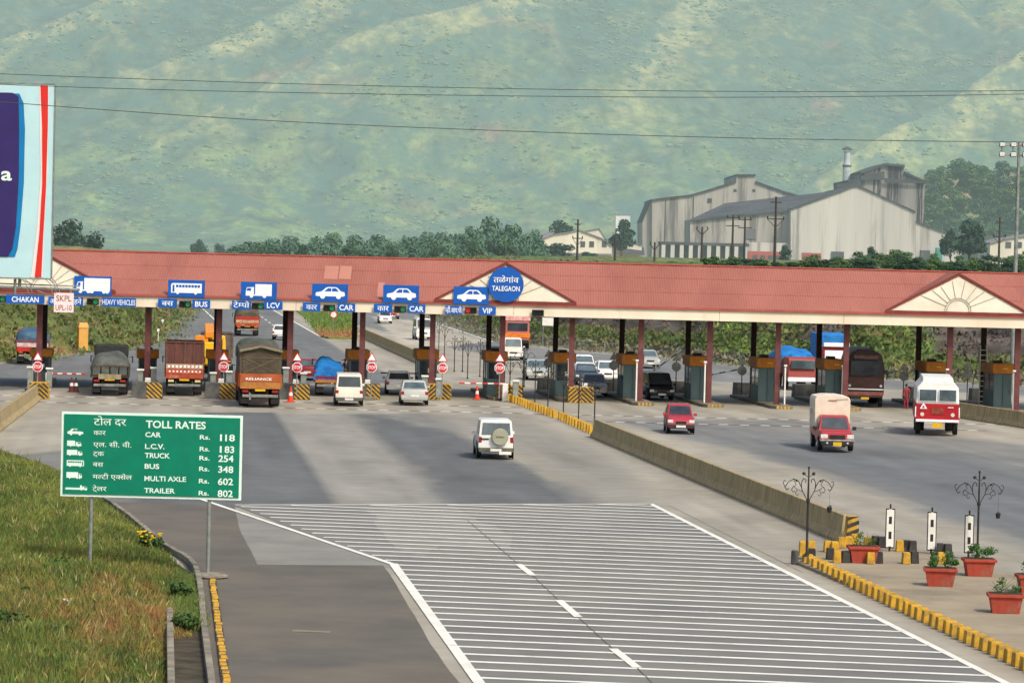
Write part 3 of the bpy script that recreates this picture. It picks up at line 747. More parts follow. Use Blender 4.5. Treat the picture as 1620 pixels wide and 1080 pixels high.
weed(76, 818, .32, .45, 'dark green weed clump in the grass left of the toll sign post')
weed(237, 872, .38, .5, 'flowering plant with yellow blossoms beside the bend of the drain wall', flow_y, 46, name='flowering_plant')
weed(102, 915, .55, .5, 'broad dark weed clump in the middle of the grass verge')
weed(18, 1010, .5, .6, 'leafy weed at the left edge of the grass verge')
weed(50, 955, .4, .35, 'low brownish weed clump beside the white flowers')
weed(100, 975, .35, .35, 'small plant with white flowers among the grass', flow_w, 16, name='flowering_plant')
weed(292, 1000, .35, .4, 'green weeds growing inside the drain beside the broken kerb')
weed(285, 950, .3, .45, 'weeds filling the far part of the drain behind the yellow kerb')
# drain: dark bed, curved outer kerb wall, short inner wall
drain_m = mk('drain_bed', K(84, 78, 62), K(52, 48, 40), 1.5, .95, bump=.5)
struct(sheet('drain_bed', gp((262, 880), (300, 905), (322, 985), (332, 1080), (340, 1160), (262, 1160), (262, 960)), .012, drain_m))
def wall_strip(mb, pts, wd, h, z=0):
    P = [Vector((p.x, p.y, 0)) for p in pts]; rings = []
    for i, p in enumerate(P):
        d = (P[min(i+1, len(P)-1)]-P[max(i-1, 0)]).normalized(); n_ = Vector((-d.y, d.x, 0))*wd/2; j = rs.uniform(-.015, .015)
        rings.append([(p.x-n_.x, p.y-n_.y, z), (p.x+n_.x, p.y+n_.y, z), (p.x+n_.x, p.y+n_.y, z+h+j), (p.x-n_.x, p.y-n_.y, z+h+j)])
    mb.rings(rings); return mb
def curve_pts(pp, n_=40):
    P = [G(*p) for p in pp]; out = []
    for i in range(n_+1):
        t = i/n_*(len(P)-1); k = min(int(t), len(P)-2); u = t-k
        a, b, c, d = P[max(k-1, 0)], P[k], P[k+1], P[min(k+2, len(P)-1)]
        out.append(.5*((2*b)+(c-a)*u+(2*a-5*b+4*c-d)*u*u+(3*b-a-3*c+d)*u*u*u))
    return out
dw = mk('drain_wall_concrete', K(150, 144, 130), K(112, 106, 94), 2, .9, c3=K(70, 66, 56), s3=.9, f3=.8, bump=.5)
o = wall_strip(MB(), curve_pts([(165, 793), (205, 822), (238, 850), (262, 870), (292, 886), (309, 905), (317, 940), (321, 985), (328, 1040), (336, 1100), (344, 1160)], 60), .16, .2).build('drain_wall', dw, bevel=.02)
tag(o, 'long curved concrete drain wall between the grass verge and the brown asphalt', 'drain wall')
o = wall_strip(MB(), curve_pts([(268, 978), (269, 1030), (270, 1080), (271, 1160)], 14), .16, .28).build('drain_wall', dw, bevel=.02)
tag(o, 'short straight inner drain wall left of the weeds at the photo bottom', 'drain wall')
# yellow kerb stones
def row_copies(proto_fn, pts, rz_fn=lambda i: 0, jig=.02):
    pr = None
    for i, p in enumerate(pts):
        o = proto_fn() if pr is None else copy_tree(pr)
        if pr is None: pr = o
        o.location = (p.x+rs.uniform(-jig, jig), p.y+rs.uniform(-jig, jig), p.z); o.rotation_euler.z = rz_fn(i)+rs.uniform(-.06, .06)
def lerp_pts(a, b, n_): A, B = G(*a), G(*b); return [A.lerp(B, i/(n_-1)) for i in range(n_)]
def kstone(w_, d_, h_, label, group, m=yell):
    def f():
        o = MB().box(0, 0, 0, w_, d_, h_, tx=.86, ty=.86).build('kerb_stone', m, bevel=.02); return tag(o, label, 'kerb stone', group)
    return f
row_copies(kstone(.18, .34, .08, 'low yellow kerb stone in the row running from the toll sign foot', 'low yellow kerb stones beside the drain'), lerp_pts((336, 920), (362, 1112), 38))
kb = MB(); kb_pts = lerp_pts((336, 918), (362, 1118), 30); wall_strip(kb, kb_pts, .2, .045); tag(kb.build('kerb', yblk), 'black base strip under the low yellow kerb stones', 'kerb')
row_copies(kstone(.34, .34, .33, 'upright yellow kerb block in the row edging the planter island', 'yellow kerb blocks edging the planter island'),
           [G(*p) for p in [(1278+ (1640-1278)*t, 0) for t in []]] or lerp_pts((1277, 893), (1654, 1073), 37))
row_copies(kstone(.30, .34, .45, 'worn yellow block in the farther median row by the striped toll island', 'yellow blocks of the farther median row'), lerp_pts((806, 634), (878, 661), 18))
row_copies(kstone(.30, .34, .45, 'worn yellow block in the median row ending at the concrete barrier', 'yellow blocks of the nearer median row'), lerp_pts((887, 664), (936, 686), 12))

# concrete barriers, cast in lengths
def jersey(L_, h=.92, m=conc):
    p = [(-.3, 0), (.3, 0), (.3, .1), (.16, .34), (.1, h), (-.1, h), (-.16, .34), (-.3, .1)]
    return MB().prismy(p, -L_/2, L_/2)
def barrier_run(a, b, seg, label, group, h=.92):
    A, B = G(*a), G(*b); d = B-A; n_ = max(1, round(d.length/seg)); L_ = d.length/n_; pr = None
    for i in range(n_):
        p = A+d*((i+.5)/n_)
        if pr is None: o = tag(jersey(L_-.03, h).build('concrete_barrier', conc, bevel=.015), label, 'barrier', group); pr = o
        else: o = copy_tree(pr)
        o.location = (p.x, p.y, 0); o.rotation_euler.z = -math.atan2(d.x, d.y)
barrier_run((942, 691), (1338, 858), 3.2, 'stained concrete barrier length between the two carriageways', 'barrier lengths of the median wall')
barrier_run((-70, 730), (56, 634), 3.2, 'concrete barrier length running up to the leftmost toll island', 'barrier lengths left of the plaza')
barrier_run((1516, 660), (1900, 720), 3.2, 'concrete barrier length right of the red and white truck', 'barrier lengths at the right edge')
barrier_run((578, 535.5), (700, 591), 6, 'old median wall length seen between the canopy posts', 'median wall lengths beyond the plaza', .95)
# striped end block of the median wall
eb = MB(); eb.box(0, 0, 0, .42, .42, .95, tx=.7, mi=0)
for k in range(4):
    z = .02+k*.26
    eb.add([(-.215+.0*z, -.222, z), (.215, -.222, z+.16), (.205, -.222, min(.94, z+.29)), (-.205, -.222, z+.13)], [(0, 1, 2, 3)], 1)
p = G(1346, 861); o = eb.build('barrier_end_block', [yell, yblk], bevel=0, loc=(p.x, p.y, 0)); tag(o, 'yellow and black striped block closing the near end of the median wall', 'barrier end')

# planter island
isl = gp((1262, 893), (1292, 872), (1345, 862), (1420, 862), (1500, 884), (1640, 925), (1760, 975), (1760, 1125), (1650, 1070), (1500, 1000), (1380, 942))
def slab(name, pts, h, m):
    mb = MB(); n_ = len(pts); mb.rings([[(p.x, p.y, -.02) for p in pts], [(p.x, p.y, h) for p in pts]]); o = mb.build(name, m)
    if max(o.data.polygons, key=lambda f: f.area).normal.z < 0 and False: pass
    import bmesh
    bm = bmesh.new(); bm.from_mesh(o.data); bmesh.ops.recalc_face_normals(bm, faces=bm.faces); bm.to_mesh(o.data); bm.free(); return o
struct(slab('island_pavement', isl, .09, dirt_c))
terra = mk('terracotta', K(170, 72, 56), K(148, 60, 48), 3, .8, coords='obj', c3=K(150, 116, 96), s3=2.5, r3=(.5, .75), f3=.7, bump=.2)
leaf_p = mk('planter_leaf', K(72, 112, 48), K(48, 84, 36), 4, .7); earth = mk('potting_soil', K(84, 66, 48), K(60, 46, 34), 6, .95)
def planter(px, py, label, kind):
    p = G(px, py); o = empty('planter', (p.x, p.y, .09), rs.uniform(-.12, .12)-PSI, label, 'planter', 'terracotta planters on the island')
    mb = MB(); w1, w2 = .36, .44
    mb.box(0, 0, 0, w1*2, .5, .45, tx=w2/w1, ty=1.2); mb.box(0, 0, .43, w2*2+.1, .7, .09); mb.build('trough', terra, o, bevel=.015)
    MB().box(0, 0, .5, w2*2, .6, .03).build('soil', earth, o); f = MB()
    if kind == 0: L_ = [(0, 0, .7, .4, .25, .16), (.3, 0, .75, .25, .2, .15), (-.15, 0, .85, .2, .2, .12)]
    elif kind == 1: L_ = [(-.18, 0, .8, .14, .14, .26), (.22, 0, .78, .2, .2, .24), (-.22, 0, .65, .15, .15, .12), (.42, 0, .7, .12, .1, .1)]
    else: L_ = [(-.2, 0, .7, .2, .2, .2), (.28, 0, .66, .16, .16, .12), (-.1, 0, .85, .12, .12, .14)]
    for _ in range(16): f.tube((rs.uniform(-.35, .35), rs.uniform(-.15, .15), .5), (rs.uniform(-.45, .45), rs.uniform(-.2, .2), rs.uniform(.7, .98)), .006, .003, 4)
    leaf_cloud(f, L_, 190 if kind < 2 else 55, .04); f.build('foliage', leaf_p, o)
planter(1365, 894, 'terracotta planter with sparse tall stems, nearest the median wall end', 2)
planter(1487, 931, 'terracotta planter with two separate leafy clumps in the island middle', 1)
planter(1548, 915, 'terracotta planter with one wide bushy green plant below the right lamp post', 0)
planter(1590, 974, 'terracotta planter with thin straggly stems, nearest the camera', 2)
planter(1634, 942, 'terracotta planter cut off by the right edge of the photo', 0)
# loose kerb blocks and bollard
blk = [(1309, 877, 0, 0), (1320, 878, 0, 0), (1331, 871, 0, 0), (1342, 870, 0, 0), (1352, 866, 0, 0), (1372, 871, 0, 0), (1385, 869, 1, 0), (1395, 870, 1, 0), (1324, 894, 0, 0), (1337, 894, 1, 0), (1313, 889, 1, 0),
       (1377, 896, 0, 0), (1390, 895, 1, 0), (1423, 876, 0, 0), (1434, 876, 1, 0), (1444, 877, 1, 0), (1433, 896, 0, 0), (1446, 895, 1, 0), (1487, 881, 1, 0), (1499, 882, 1, 0), (1489, 896, 0, 0), (1502, 895, 1, 0), (1284, 890, 1, 0)]
pry = prb = None
for px, py, k, _ in blk:
    p = G(px, py)
    if k == 0:
        o = copy_tree(pry) if pry else kstone(.25, .32, .36, 'loose yellow kerb block set among the planters', 'loose yellow kerb blocks on the island')(); pry = pry or o
    else:
        o = copy_tree(prb) if prb else kstone(.25, .32, .36, 'loose black kerb block set among the planters', 'loose black kerb blocks on the island', yblk)(); prb = prb or o
    o.location = (p.x, p.y, .09); o.rotation_euler.z = rs.uniform(-.12, .12)-PSI
p = G(1257, 892); o = MB().lathe([(.11, 0), (.12, .1), (.115, .4), (.09, .43)], n=12).build('bollard', concg, loc=(p.x, p.y, 0), smooth=True)
tag(o, 'short grey concrete bollard beside the lit corner of the yellow kerb row', 'bollard'); o['label'] = 'short grey concrete bollard at the near end of the yellow kerb row'

# hazard marker boards
def marker(px, py, label, tall):
    p = G(px, py); o = empty('marker_board', (p.x, p.y, .05), -PSI, label, 'marker board', 'black and white marker boards on the island')
    MB().box(0, .03, 0, .06, .04, .3).box(0, .03, .28, .05, .04, tall).build('post', dark, o)
    MB().box(0, 0, .14, .3, .03, tall).build('frame', dark, o, bevel=.006)
    b = MB(); b.box(-.085, -.022, .18, .07, .012, tall-.08); b.box(.085, -.022, .18, .07, .012, tall-.08)
    n_ = 5
    for k in range(n_):
        if k % 2 == 0: b.box(0, -.022, .18+(tall-.08)*k/n_+.02, .1, .012, (tall-.08)/n_-.0)
    b.build('white_stripe', white, o)
marker(1407, 876, 'first black and white marker board, nearest the median wall', 1.28)
marker(1473, 880, 'middle black and white marker board between the outer two', 1.25)
marker(1532, 884, 'black and white marker board beside the right ornate lamp post', 1.22)

# ornate lamp posts
iron = mk('wrought_iron', K(36, 36, 38), K(56, 54, 52), 8, .55, coords='obj')
def arc(cx, cz, r, a0, a1, n_=10, r2=None):
    r2 = r if r2 is None else r2
    return [(cx+(r+(r2-r)*i/n_)*math.cos(a0+(a1-a0)*i/n_), 0, cz+(r+(r2-r)*i/n_)*math.sin(a0+(a1-a0)*i/n_)) for i in range(n_+1)]
def lamp_proto(detail=True):
    o = empty('lamp_post', (0, 0, 0)); H_ = 2.7
    MB().tube((0, 0, 0), (0, 0, 1.8), .038, .034, 10).tube((0, 0, 1.8), (0, 0, H_), .034, .022, 10).box(0, 0, 0, .14, .14, .1).ball((0, 0, H_+.03), .04).tube((0, 0, 1.66), (0, 0, 1.76), .06, .06, 10).build('pole', iron, o)
    for s in (-1, 1):
        m = MB(); r = .013 if detail else .016
        P = [(s*.03, 0, 1.72), (s*.1, 0, 1.86), (s*.2, 0, 2.05), (s*.22, 0, 2.25), (s*.16, 0, 2.4), (s*.08, 0, 2.36), (s*.09, 0, 2.27)]; m.path(P, r)
        P = [(s*.2, 0, 2.1), (s*.3, 0, 2.3), (s*.45, 0, 2.38), (s*.62, 0, 2.28), (s*.72, 0, 2.12), (s*.66, 0, 2.03), (s*.6, 0, 2.09)]; m.path(P, r)
        if detail:
            m.path([(s*.72, 0, 2.12), (s*.78, 0, 2.26), (s*.74, 0, 2.33), (s*.69, 0, 2.3)], r*.8)
            m.path([(s*.18, 0, 2.0), (s*.34, 0, 2.05), (s*.46, 0, 2.16), (s*.52, 0, 2.04), (s*.46, 0, 1.97), (s*.41, 0, 2.02)], r*.8)
            m.path([(s*.34, 0, 2.05), (s*.4, 0, 1.93), (s*.34, 0, 1.87), (s*.29, 0, 1.92)], r*.7)
            m.path([(s*.46, 0, 2.37), (s*.38, 0, 2.2), (s*.44, 0, 2.15)], r*.7)
        m.build('scroll_arm', iron, o)
        MB().ball((s*.15, 0, 2.55), .055, 8, 5).tube((s*.03, 0, 2.45), (s*.15, 0, 2.55), .01).build('lamp_globe', iron, o)
        if detail:
            MB().ball((s*.37, 0, 2.33), .038, 8, 5).build('lamp_globe', iron, o)
    return o
lp = lamp_proto()
def place_lamp(o, px, py, label, group, rz=0, z=0.0):
    p = G(px, py, z); o.location = (p.x, p.y, z); o.rotation_euler.z = -PSI+rz; tag(o, label, 'lamp post', group)
for q, (x_, y_) in enumerate(((1270, 884), (1283, 884))):
    o = copy_tree(pry); pp_ = G(x_, y_); o.location = (pp_.x, pp_.y, .09); o.scale = (1.05, 1, 1.35)
place_lamp(lp, 1276, 880, 'ornate black lamp post standing in the yellow blocks at the kerb corner', 'ornate lamp posts on the planter island', 0, .3)
l2 = copy_tree(lp); place_lamp(l2, 1546, 882, 'ornate black lamp post behind the bushy planter', 'ornate lamp posts on the planter island', 0, .09)
def basket(lamp, dx, drop, label):
    o = empty('hanging_basket', lamp.location+Vector((dx*math.cos(PSI), -dx*math.sin(PSI), 0))); tag(o, label, 'hanging basket', 'hanging baskets on the lamp posts')
    MB().lathe([(.06, 1.37-drop), (.085, 1.52-drop), (.09, 1.53-drop)], n=10).build('pot', dark, o)
    MB().tube((.0, 0, 1.5-drop), (0, 0, 2.03), .004, n=4).build('wire', iron, o)
    f = MB(); leaf_cloud(f, [(0, 0, 1.55-drop, .08, .08, .04)], 20, .03); f.build('foliage', leaf_p, o)
basket(lp, .66, .0, 'small dark basket hanging from the lamp post at the kerb corner')
basket(l2, .62, .1, 'small dark basket hanging from the lamp post behind the planter')
lm = lamp_proto(False); first = True
mids = [(806, 633), (826.5, 631), (846, 640), (866.5, 650), (891, 660), (915, 670), (940, 681)]
for i, (x_, y_) in enumerate(mids):
    o = lm if first else copy_tree(lm); first = False
    place_lamp(o, x_, y_, 'thin dark lamp post along the yellow median row', 'lamp posts along the median row')
for (x_, y_) in [(694, 556), (703, 564), (718.5, 588), (731.5, 588), (739.5, 599), (759, 596), (829, 612)]:
    o = copy_tree(lm); place_lamp(o, x_, y_, 'distant ornate lamp post on the median beyond the toll lanes', 'lamp posts on the median beyond the plaza')

# ------------------------------------------------------------------ toll rates sign
def toll_sign():
    dep = 89.3; k = FPX/dep
    a = Z(96, 652, dep); b = Z(382, 658, dep); c = Z(96, 786, dep)
    w_ = (b-a).dot(r0); h_ = a.z-c.z; mid = Z(238.5, 787, dep)
    o = empty('toll_rates_sign', (mid.x, mid.y, 0), -PSI, 'large green toll rates board on two posts at the edge of the grass verge', 'road sign')
    zb = Z(238, 787.5, dep).z
    MB().box(0, 0, zb, w_, .05, h_).build('board', white_s, o)
    MB().box(0, -.035, zb+.07, w_-.14, .03, h_-.14).build('panel', green_s, o)
    L = MB(); y = -.056; W = w_/320*1.0
    # layout in units of the sign: x from left edge, z from bottom, taken as fractions
    X = lambda cx: -w_/2+(cx-88)/(1524-88)*w_          # crop pixel columns of the photographed board
    Zz = lambda cy: zb+h_*(1-(cy-66)/(738-66))
    rows = [(252, 'कार', 'CAR', '118'), (345, 'एल. सी. वी.', 'L.C.V.', '183'), (417, 'ट^क', 'TRUCK', '254'), (503, 'बस', 'BUS', '348'), (600, 'म~लटी ए~कसेल', 'MULTI AXLE', '602'), (695, 'टे^लर', 'TRAILER', '802')]
    lettering(L, 'टोल दर', X(345), Zz(168), .16*1.25, X(600)-X(345), y, 0, .02)
    lettering(L, 'TOLL RATES', X(757), Zz(178), (Zz(122)-Zz(178)), X(1232)-X(757), y, .025)
    hw = {'कार': 440, 'एल. सी. वी.': 645, 'ट^क': 430, 'बस': 425, 'म~लटी ए~कसेल': 655, 'टे^लर': 455}
    ew = {'CAR': 878, 'L.C.V.': 908, 'TRUCK': 952, 'BUS': 870, 'MULTI AXLE': 1085, 'TRAILER': 998}
    for cy, hi, en, num in rows:
        lettering(L, hi, X(343), Zz(cy-6), .128, X(hw[hi])-X(343), y, 0, .018)
        lettering(L, en, X(754), Zz(cy), Zz(cy-38)-Zz(cy), X(ew[en])-X(754), y, .022)
        lettering(L, 'Rs.', X(1187), Zz(cy+8), Zz(cy-34)-Zz(cy), X(1268)-X(1187), y, .02)
        if num[0] == '1':
            lettering(L, '1', X(1347), Zz(cy+17), Zz(cy-34)-Zz(cy+17), X(1362)-X(1347), y, .02)
            lettering(L, num[1:], X(1385 if num != '118' else 1388), Zz(cy+17), Zz(cy-34)-Zz(cy+17), X(1462)-X(1385), y, .02)
        else: lettering(L, num, X(1338), Zz(cy+17), Zz(cy-34)-Zz(cy+17), X(1458)-X(1338), y, .02)
    L.build('lettering', white_s, o)
    I = MB(); I.cur = 0
    car_icon(I, X(135), Zz(250), X(262)-X(135), Zz(200)-Zz(250), y, 0, 1, 1)
    truck_icon(I, X(135), Zz(345), X(248)-X(135), Zz(295)-Zz(345), y, 0, 1, False, .42, (.2, .75))
    truck_icon(I, X(135), Zz(416), X(258)-X(135), Zz(368)-Zz(416), y, 0, 1, False, .3, (.15, .8))
    bus_icon(I, X(135), Zz(503), X(272)-X(135), Zz(450)-Zz(503), y, 0, 1, False)
    truck_icon(I, X(135), Zz(598), X(258)-X(135), Zz(545)-Zz(598), y, 0, 1, False, .22, (.15, .3, .8))
    I.box(X(205), y-.0, Zz(684), X(285)-X(132), .004, Zz(668)-Zz(684)); truck_icon(I, X(245), Zz(690), X(302)-X(245), Zz(648)-Zz(690), y-.005, 0, 1, False, .7, (.2, .8))
    I.build('vehicle_symbol', [white_s, green_s], o)
    for px, py in ((146, 877), (333, 911)):
        q = G(px, py); t_ = Z(px-1, 740, dep); dx = (t_-Vector((mid.x, mid.y, 0))).dot(r0)
        MB().tube((dx, .07, -.05), (dx, .07, zb+h_-.15), .055, n=12).build('post', galv, o, smooth=True)
    bs = Z(333, 911, dep); dx = (bs-Vector((mid.x, mid.y, 0))).dot(r0)
    MB().lathe([(.5, 0), (.5, .05), (.42, .09), (.1, .11)], (dx, .07, .045), 20).build('footing', dw, o, smooth=True)
    return o
toll_sign()

# ------------------------------------------------------------------ billboard on the left edge
bb_l = mk('billboard_pale_blue', K(184, 220, 228), K(176, 212, 222), .8, .55, coords='obj'); bb_p = mk('billboard_purple', K(52, 40, 104), K(46, 36, 94), .8, .5, coords='obj')
bb_b = mk('billboard_blue', K(8, 124, 186), K(12, 112, 172), .8, .5, coords='obj'); bb_r = mk('billboard_red', K(214, 48, 38), K(204, 44, 40), .8, .5, coords='obj')
bb_w = mk('billboard_pink_white', K(238, 222, 222), K(232, 212, 214), .8, .5, coords='obj')
def billboard():
    dep = 150.0; k = FPX/dep
    r_b = Z(80, 440, dep); t_ = Z(83, 135, dep); o = empty('billboard', (r_b.x, r_b.y, 0), -PSI+.02, 'tall advertising billboard with purple panel and red stripe at the left edge', 'billboard')
    zb, zt = r_b.z, t_.z; h = zt-zb; Wd = 7.5
    MB().box(-Wd/2, .1, zb, Wd, .16, h).build('panel', bb_l, o)
    y = -.0; P = MB(); q = lambda px: (px-81)/k; zz = lambda py: zb+(440-py)/(440-135)*h
    P.plate([(-Wd+.2, zz(149)), (q(16), zz(149)), (q(25), zz(155)), (q(27), zz(210)), (q(28), zz(280)), (q(25), zz(360)), (q(20), zz(395)), (q(13), zz(408)), (-Wd+.2, zz(408))], y-.02, 0)
    P.build('purple_field', bb_p, o)
    P = MB(); P.plate([(-Wd+.2, zz(149)), (q(26), zz(150)), (q(33), zz(165)), (q(36), zz(205)), (q(36), zz(290)), (q(32), zz(360)), (q(28), zz(395)), (q(24), zz(408)), (-Wd+.2, zz(408))], y-.0, 0); P.build('blue_edge', bb_b, o)
    P = MB(); P.plate([(q(57), zz(136)), (q(72), zz(136)), (q(73), zz(250)), (q(70), zz(350)), (q(68), zz(439)), (q(50), zz(439)), (q(58), zz(360)), (q(62), zz(280))], y-.0, 0); P.build('pale_stripe', bb_w, o)
    P = MB(); P.plate([(q(59), zz(136)), (q(71), zz(136)), (q(72), zz(200)), (q(71), zz(300)), (q(68), zz(380)), (q(66.5), zz(439)), (q(56), zz(439)), (q(62), zz(370)), (q(65), zz(290)), (q(63), zz(200))], y-.02, 0); P.build('red_stripe', bb_r, o)
    L = MB(); lettering(L, 'a', q(0), zz(287), 22/k*.95, 17/k, -.045, .02); L.build('lettering', white_s, o)
    f = MB(); f.box(-Wd/2, .1, zt, Wd, .2, .06); f.box(.03, .1, zb-.02, .05, .22, h+.08); f.box(-Wd/2, .1, zb-.08, Wd, .2, .07)
    for x in (-Wd*.2, -Wd*.45): f.tube((x, .3, zb-.5), (x, .3, zt-.4), .08)
    f.build('frame', galv, o)
    f = MB(); zc = zb-.42
    f.tube((-Wd, .3, zc), (1.35, .3, zc-.1), .07); f.tube((-Wd, .45, zc+.16), (1.35, .45, zc+.06), .03)
    for x0_ in (-1.45, -.3):
        for s in (0, .18): f.path([(x0_+s, -.05, zb-.02), (x0_+.3+s, -.1, zb-.25), (x0_+.42+s, -.1, zb-.7)], .02, 5)
    f.tube((-1.7, .2, zb), (-1.7, .2, zb-.85), .07)
    f.tube((-1.2, .3, zc), (-.2, .3, zc-.35), .02); f.build('truss', galv, o)
    m = MB(); m.tube((-Wd*.75, .6, -.1), (-Wd*.75, .6, zb+h*.6), .35, n=14); m.build('mast', galv, o)
    # small plate carrying the site number
    s = Z(101, 478.5, dep); dx = (s-Vector((r_b.x, r_b.y, 0))).dot(r0); sp = MB().box(dx, -.05, s.z-.46, .93, .03, .92).build('number_plate', bb_w, o)
    L = MB(); lettering(L, 'SKPL', dx-.36, s.z+.06, .28, .72, -.075, .0); lettering(L, 'UPL-10', dx-.38, s.z-.37, .26, .76, -.075, .0)
    L.build('lettering', paint('plate_red_ink', K(148, 40, 44)), sp)
    MB().tube((dx-.2, 0, s.z+.44), (dx-.3, .2, zc-.05), .02).tube((dx+.3, 0, s.z+.44), (dx+.3, .2, zc-.05), .02).build('hanger', galv, o)
billboard()

# ------------------------------------------------------------------ toll canopy
DF = 198.0                       # depth of the front posts
K1 = FPX/DF
cO = Z(810, 500, DF); cO = Vector((cO.x, cO.y, 0))
e1 = r0; e2 = Vector((-r0.y, r0.x, 0))
def U_(px, py=505, dep=DF):      # along-canopy coordinate of a photo pixel at a given depth
    return (Z(px, py, dep)-cO).dot(e1)
def cw(u, v, z=0): return cO+e1*u+e2*v+Vector((0, 0, z))
SK = -e1.y/e2.y if False else (Vector((0, 1, 0)).dot(e1))   # sideways drift per metre along the road
front = [63, 234.6, 347, 460, 574, 685, 795.6, 905.7, 1015, 1124, 1232, 1340, 1504, 1611]
fu = [U_(p) for p in front]
roofm = mk('roof_sheet', K(160, 104, 92), K(149, 95, 84), .25, .65, coords='obj', c3=K(136, 84, 78), s3=.35, r3=(.5, .75), f3=.7, detail=8, spec=.15, stretch=(1, .35, .35))
def wavy(m, sc, dist, axis='X'):       # corrugation by a wave bump
    n = m.node_tree.nodes; L = m.node_tree.links; b = n['Principled BSDF']
    tc = n.new('ShaderNodeTexCoord'); wv = n.new('ShaderNodeTexWave'); wv.bands_direction = axis; wv.inputs['Scale'].default_value = sc
    bp = n.new('ShaderNodeBump'); bp.inputs['Strength'].default_value = 1; bp.inputs['Distance'].default_value = dist
    L.new(tc.outputs['Object'], wv.inputs[0]); L.new(wv.outputs[0], bp.inputs['Height']); L.new(bp.outputs[0], b.inputs['Normal'])
wavy(roofm, 2.0, .014)
roof_o = mk('roof_sheet_orange', K(178, 124, 108), K(170, 116, 100), .3, .65, coords='obj')
trimm = mk('roof_trim', K(134, 62, 56), K(116, 54, 50), 2, .6, coords='obj'); flashm = mk('roof_flashing', K(172, 92, 84), K(156, 80, 72), 1, .6, coords='obj')
gabm = mk('gable_cream', K(238, 232, 216), K(226, 218, 200), .8, .6, coords='obj', c3=K(190, 182, 160), s3=.5, f3=.5)
fasm = mk('fascia_board', K(234, 224, 204), K(222, 210, 188), .4, .6, coords='obj', c3=K(176, 150, 116), s3=.7, r3=(.58, .8), f3=.7, stretch=(1, 1, .4))
linem = mk('sunray_line', K(92, 88, 82), K(72, 68, 64), 3, .6); soff = mk('soffit', K(176, 170, 160), K(156, 150, 142), 1, .8)
post_shaded = mk('column_shaded', K(58, 42, 44), K(44, 34, 36), 1.5, .6)  # rear posts: canopy shade put into the maroon as a near-black colour
canopy = empty('toll_canopy', cO, -PSI, 'long toll plaza canopy with pink corrugated roof and cream fascia', 'toll canopy')
uL, uR = U_(-260), U_(1900); zE, zR, zf0, zf1 = 6.12, 8.72, 5.34, 5.98; vE, vR, vB = -1.15, 4.6, 10.3
m = MB(); m.rings([[(uL, vE, zE), (uL, vR, zR), (uL, vB, zE), (uL, vB, zE-.06), (uL, vR, zR-.08), (uL, vE, zE-.06)], [(uR, vE, zE), (uR, vR, zR), (uR, vB, zE), (uR, vB, zE-.06), (uR, vR, zR-.08), (uR, vE, zE-.06)]])
roof = m.build('roof', roofm, canopy)
m = MB(); L_ = uR-uL; cu_ = (uL+uR)/2
m.box(cu_, vR, zR-.02, L_, .3, .09); m.build('ridge_cap', flashm, roof)
for k, (a, b, c, d) in enumerate(((508, 530, 421, 442), (532, 551, 421, 442), (596, 606, 447, 470))):
    ua, ub = U_(a), U_(b); za, zb_ = (Z(a, c, DF+1.5)).z, (Z(a, d, DF+.5)).z
    f = lambda z: vE+(z-zE)/(zR-zE)*(vR-vE)
    MB().quad((ua, f(zb_)-.012, zb_+.02), (ub, f(zb_)-.012, zb_+.02), (ub, f(za)-.012, za+.02), (ua, f(za)-.012, za+.02)).build('roof_patch', roof_o, roof)
for f_ in (.34, .68): MB().box(cu_, vE+(vR-vE)*f_, zE+(zR-zE)*f_-.005, L_, .05, .022).build('lap_seam', flashm, roof)
m = MB(); m.box(cu_, vE-.02, zf1+.012, L_, .22, .15); m.build('gutter', flashm, canopy)
m = MB(); m.box(cu_, vE+.1, zf0, L_, .2, zf1-zf0); m.box(cu_, vB-.1, zf0, L_, .2, zf1-zf0); m.build('fascia', fasm, canopy)
for k, px in enumerate((187, 470, 812, 1136, 1332)): MB().box(U_(px), vE-.003, zf0+.02, .03, .012, zf1-zf0-.06).build('fascia_joint', mk('rusty_seam', K(180, 132, 84), K(200, 170, 130), 4, .8), canopy)
MB().box(cu_, (vE+vB)/2, zf0+.3, L_-.1, vB-vE-.44, .08).build('soffit', soff, canopy)
for u in fu:                     # posts, rear ones drift with the road direction
    for v, nm in ((0, 'post'), (8.2, 'post')):
        m = MB(); m.box(u+SK*v, v, .18, .34, .34, zf0+.14); m.box(u+SK*v, v, .17, .5, .5, .06); m.build(nm, maroon if v == 0 else post_shaded, canopy)
    m = MB(); m.hexa([(u-.1, 0, zf0+.02), (u+.1, 0, zf0+.02), (u+.1+SK*8.2, 8.2, zf0+.02), (u-.1+SK*8.2, 8.2, zf0+.02)], [(u-.1, 0, zf0+.28), (u+.1, 0, zf0+.28), (u+.1+SK*8.2, 8.2, zf0+.28), (u-.1+SK*8.2, 8.2, zf0+.28)]); m.build('beam', soff, canopy)
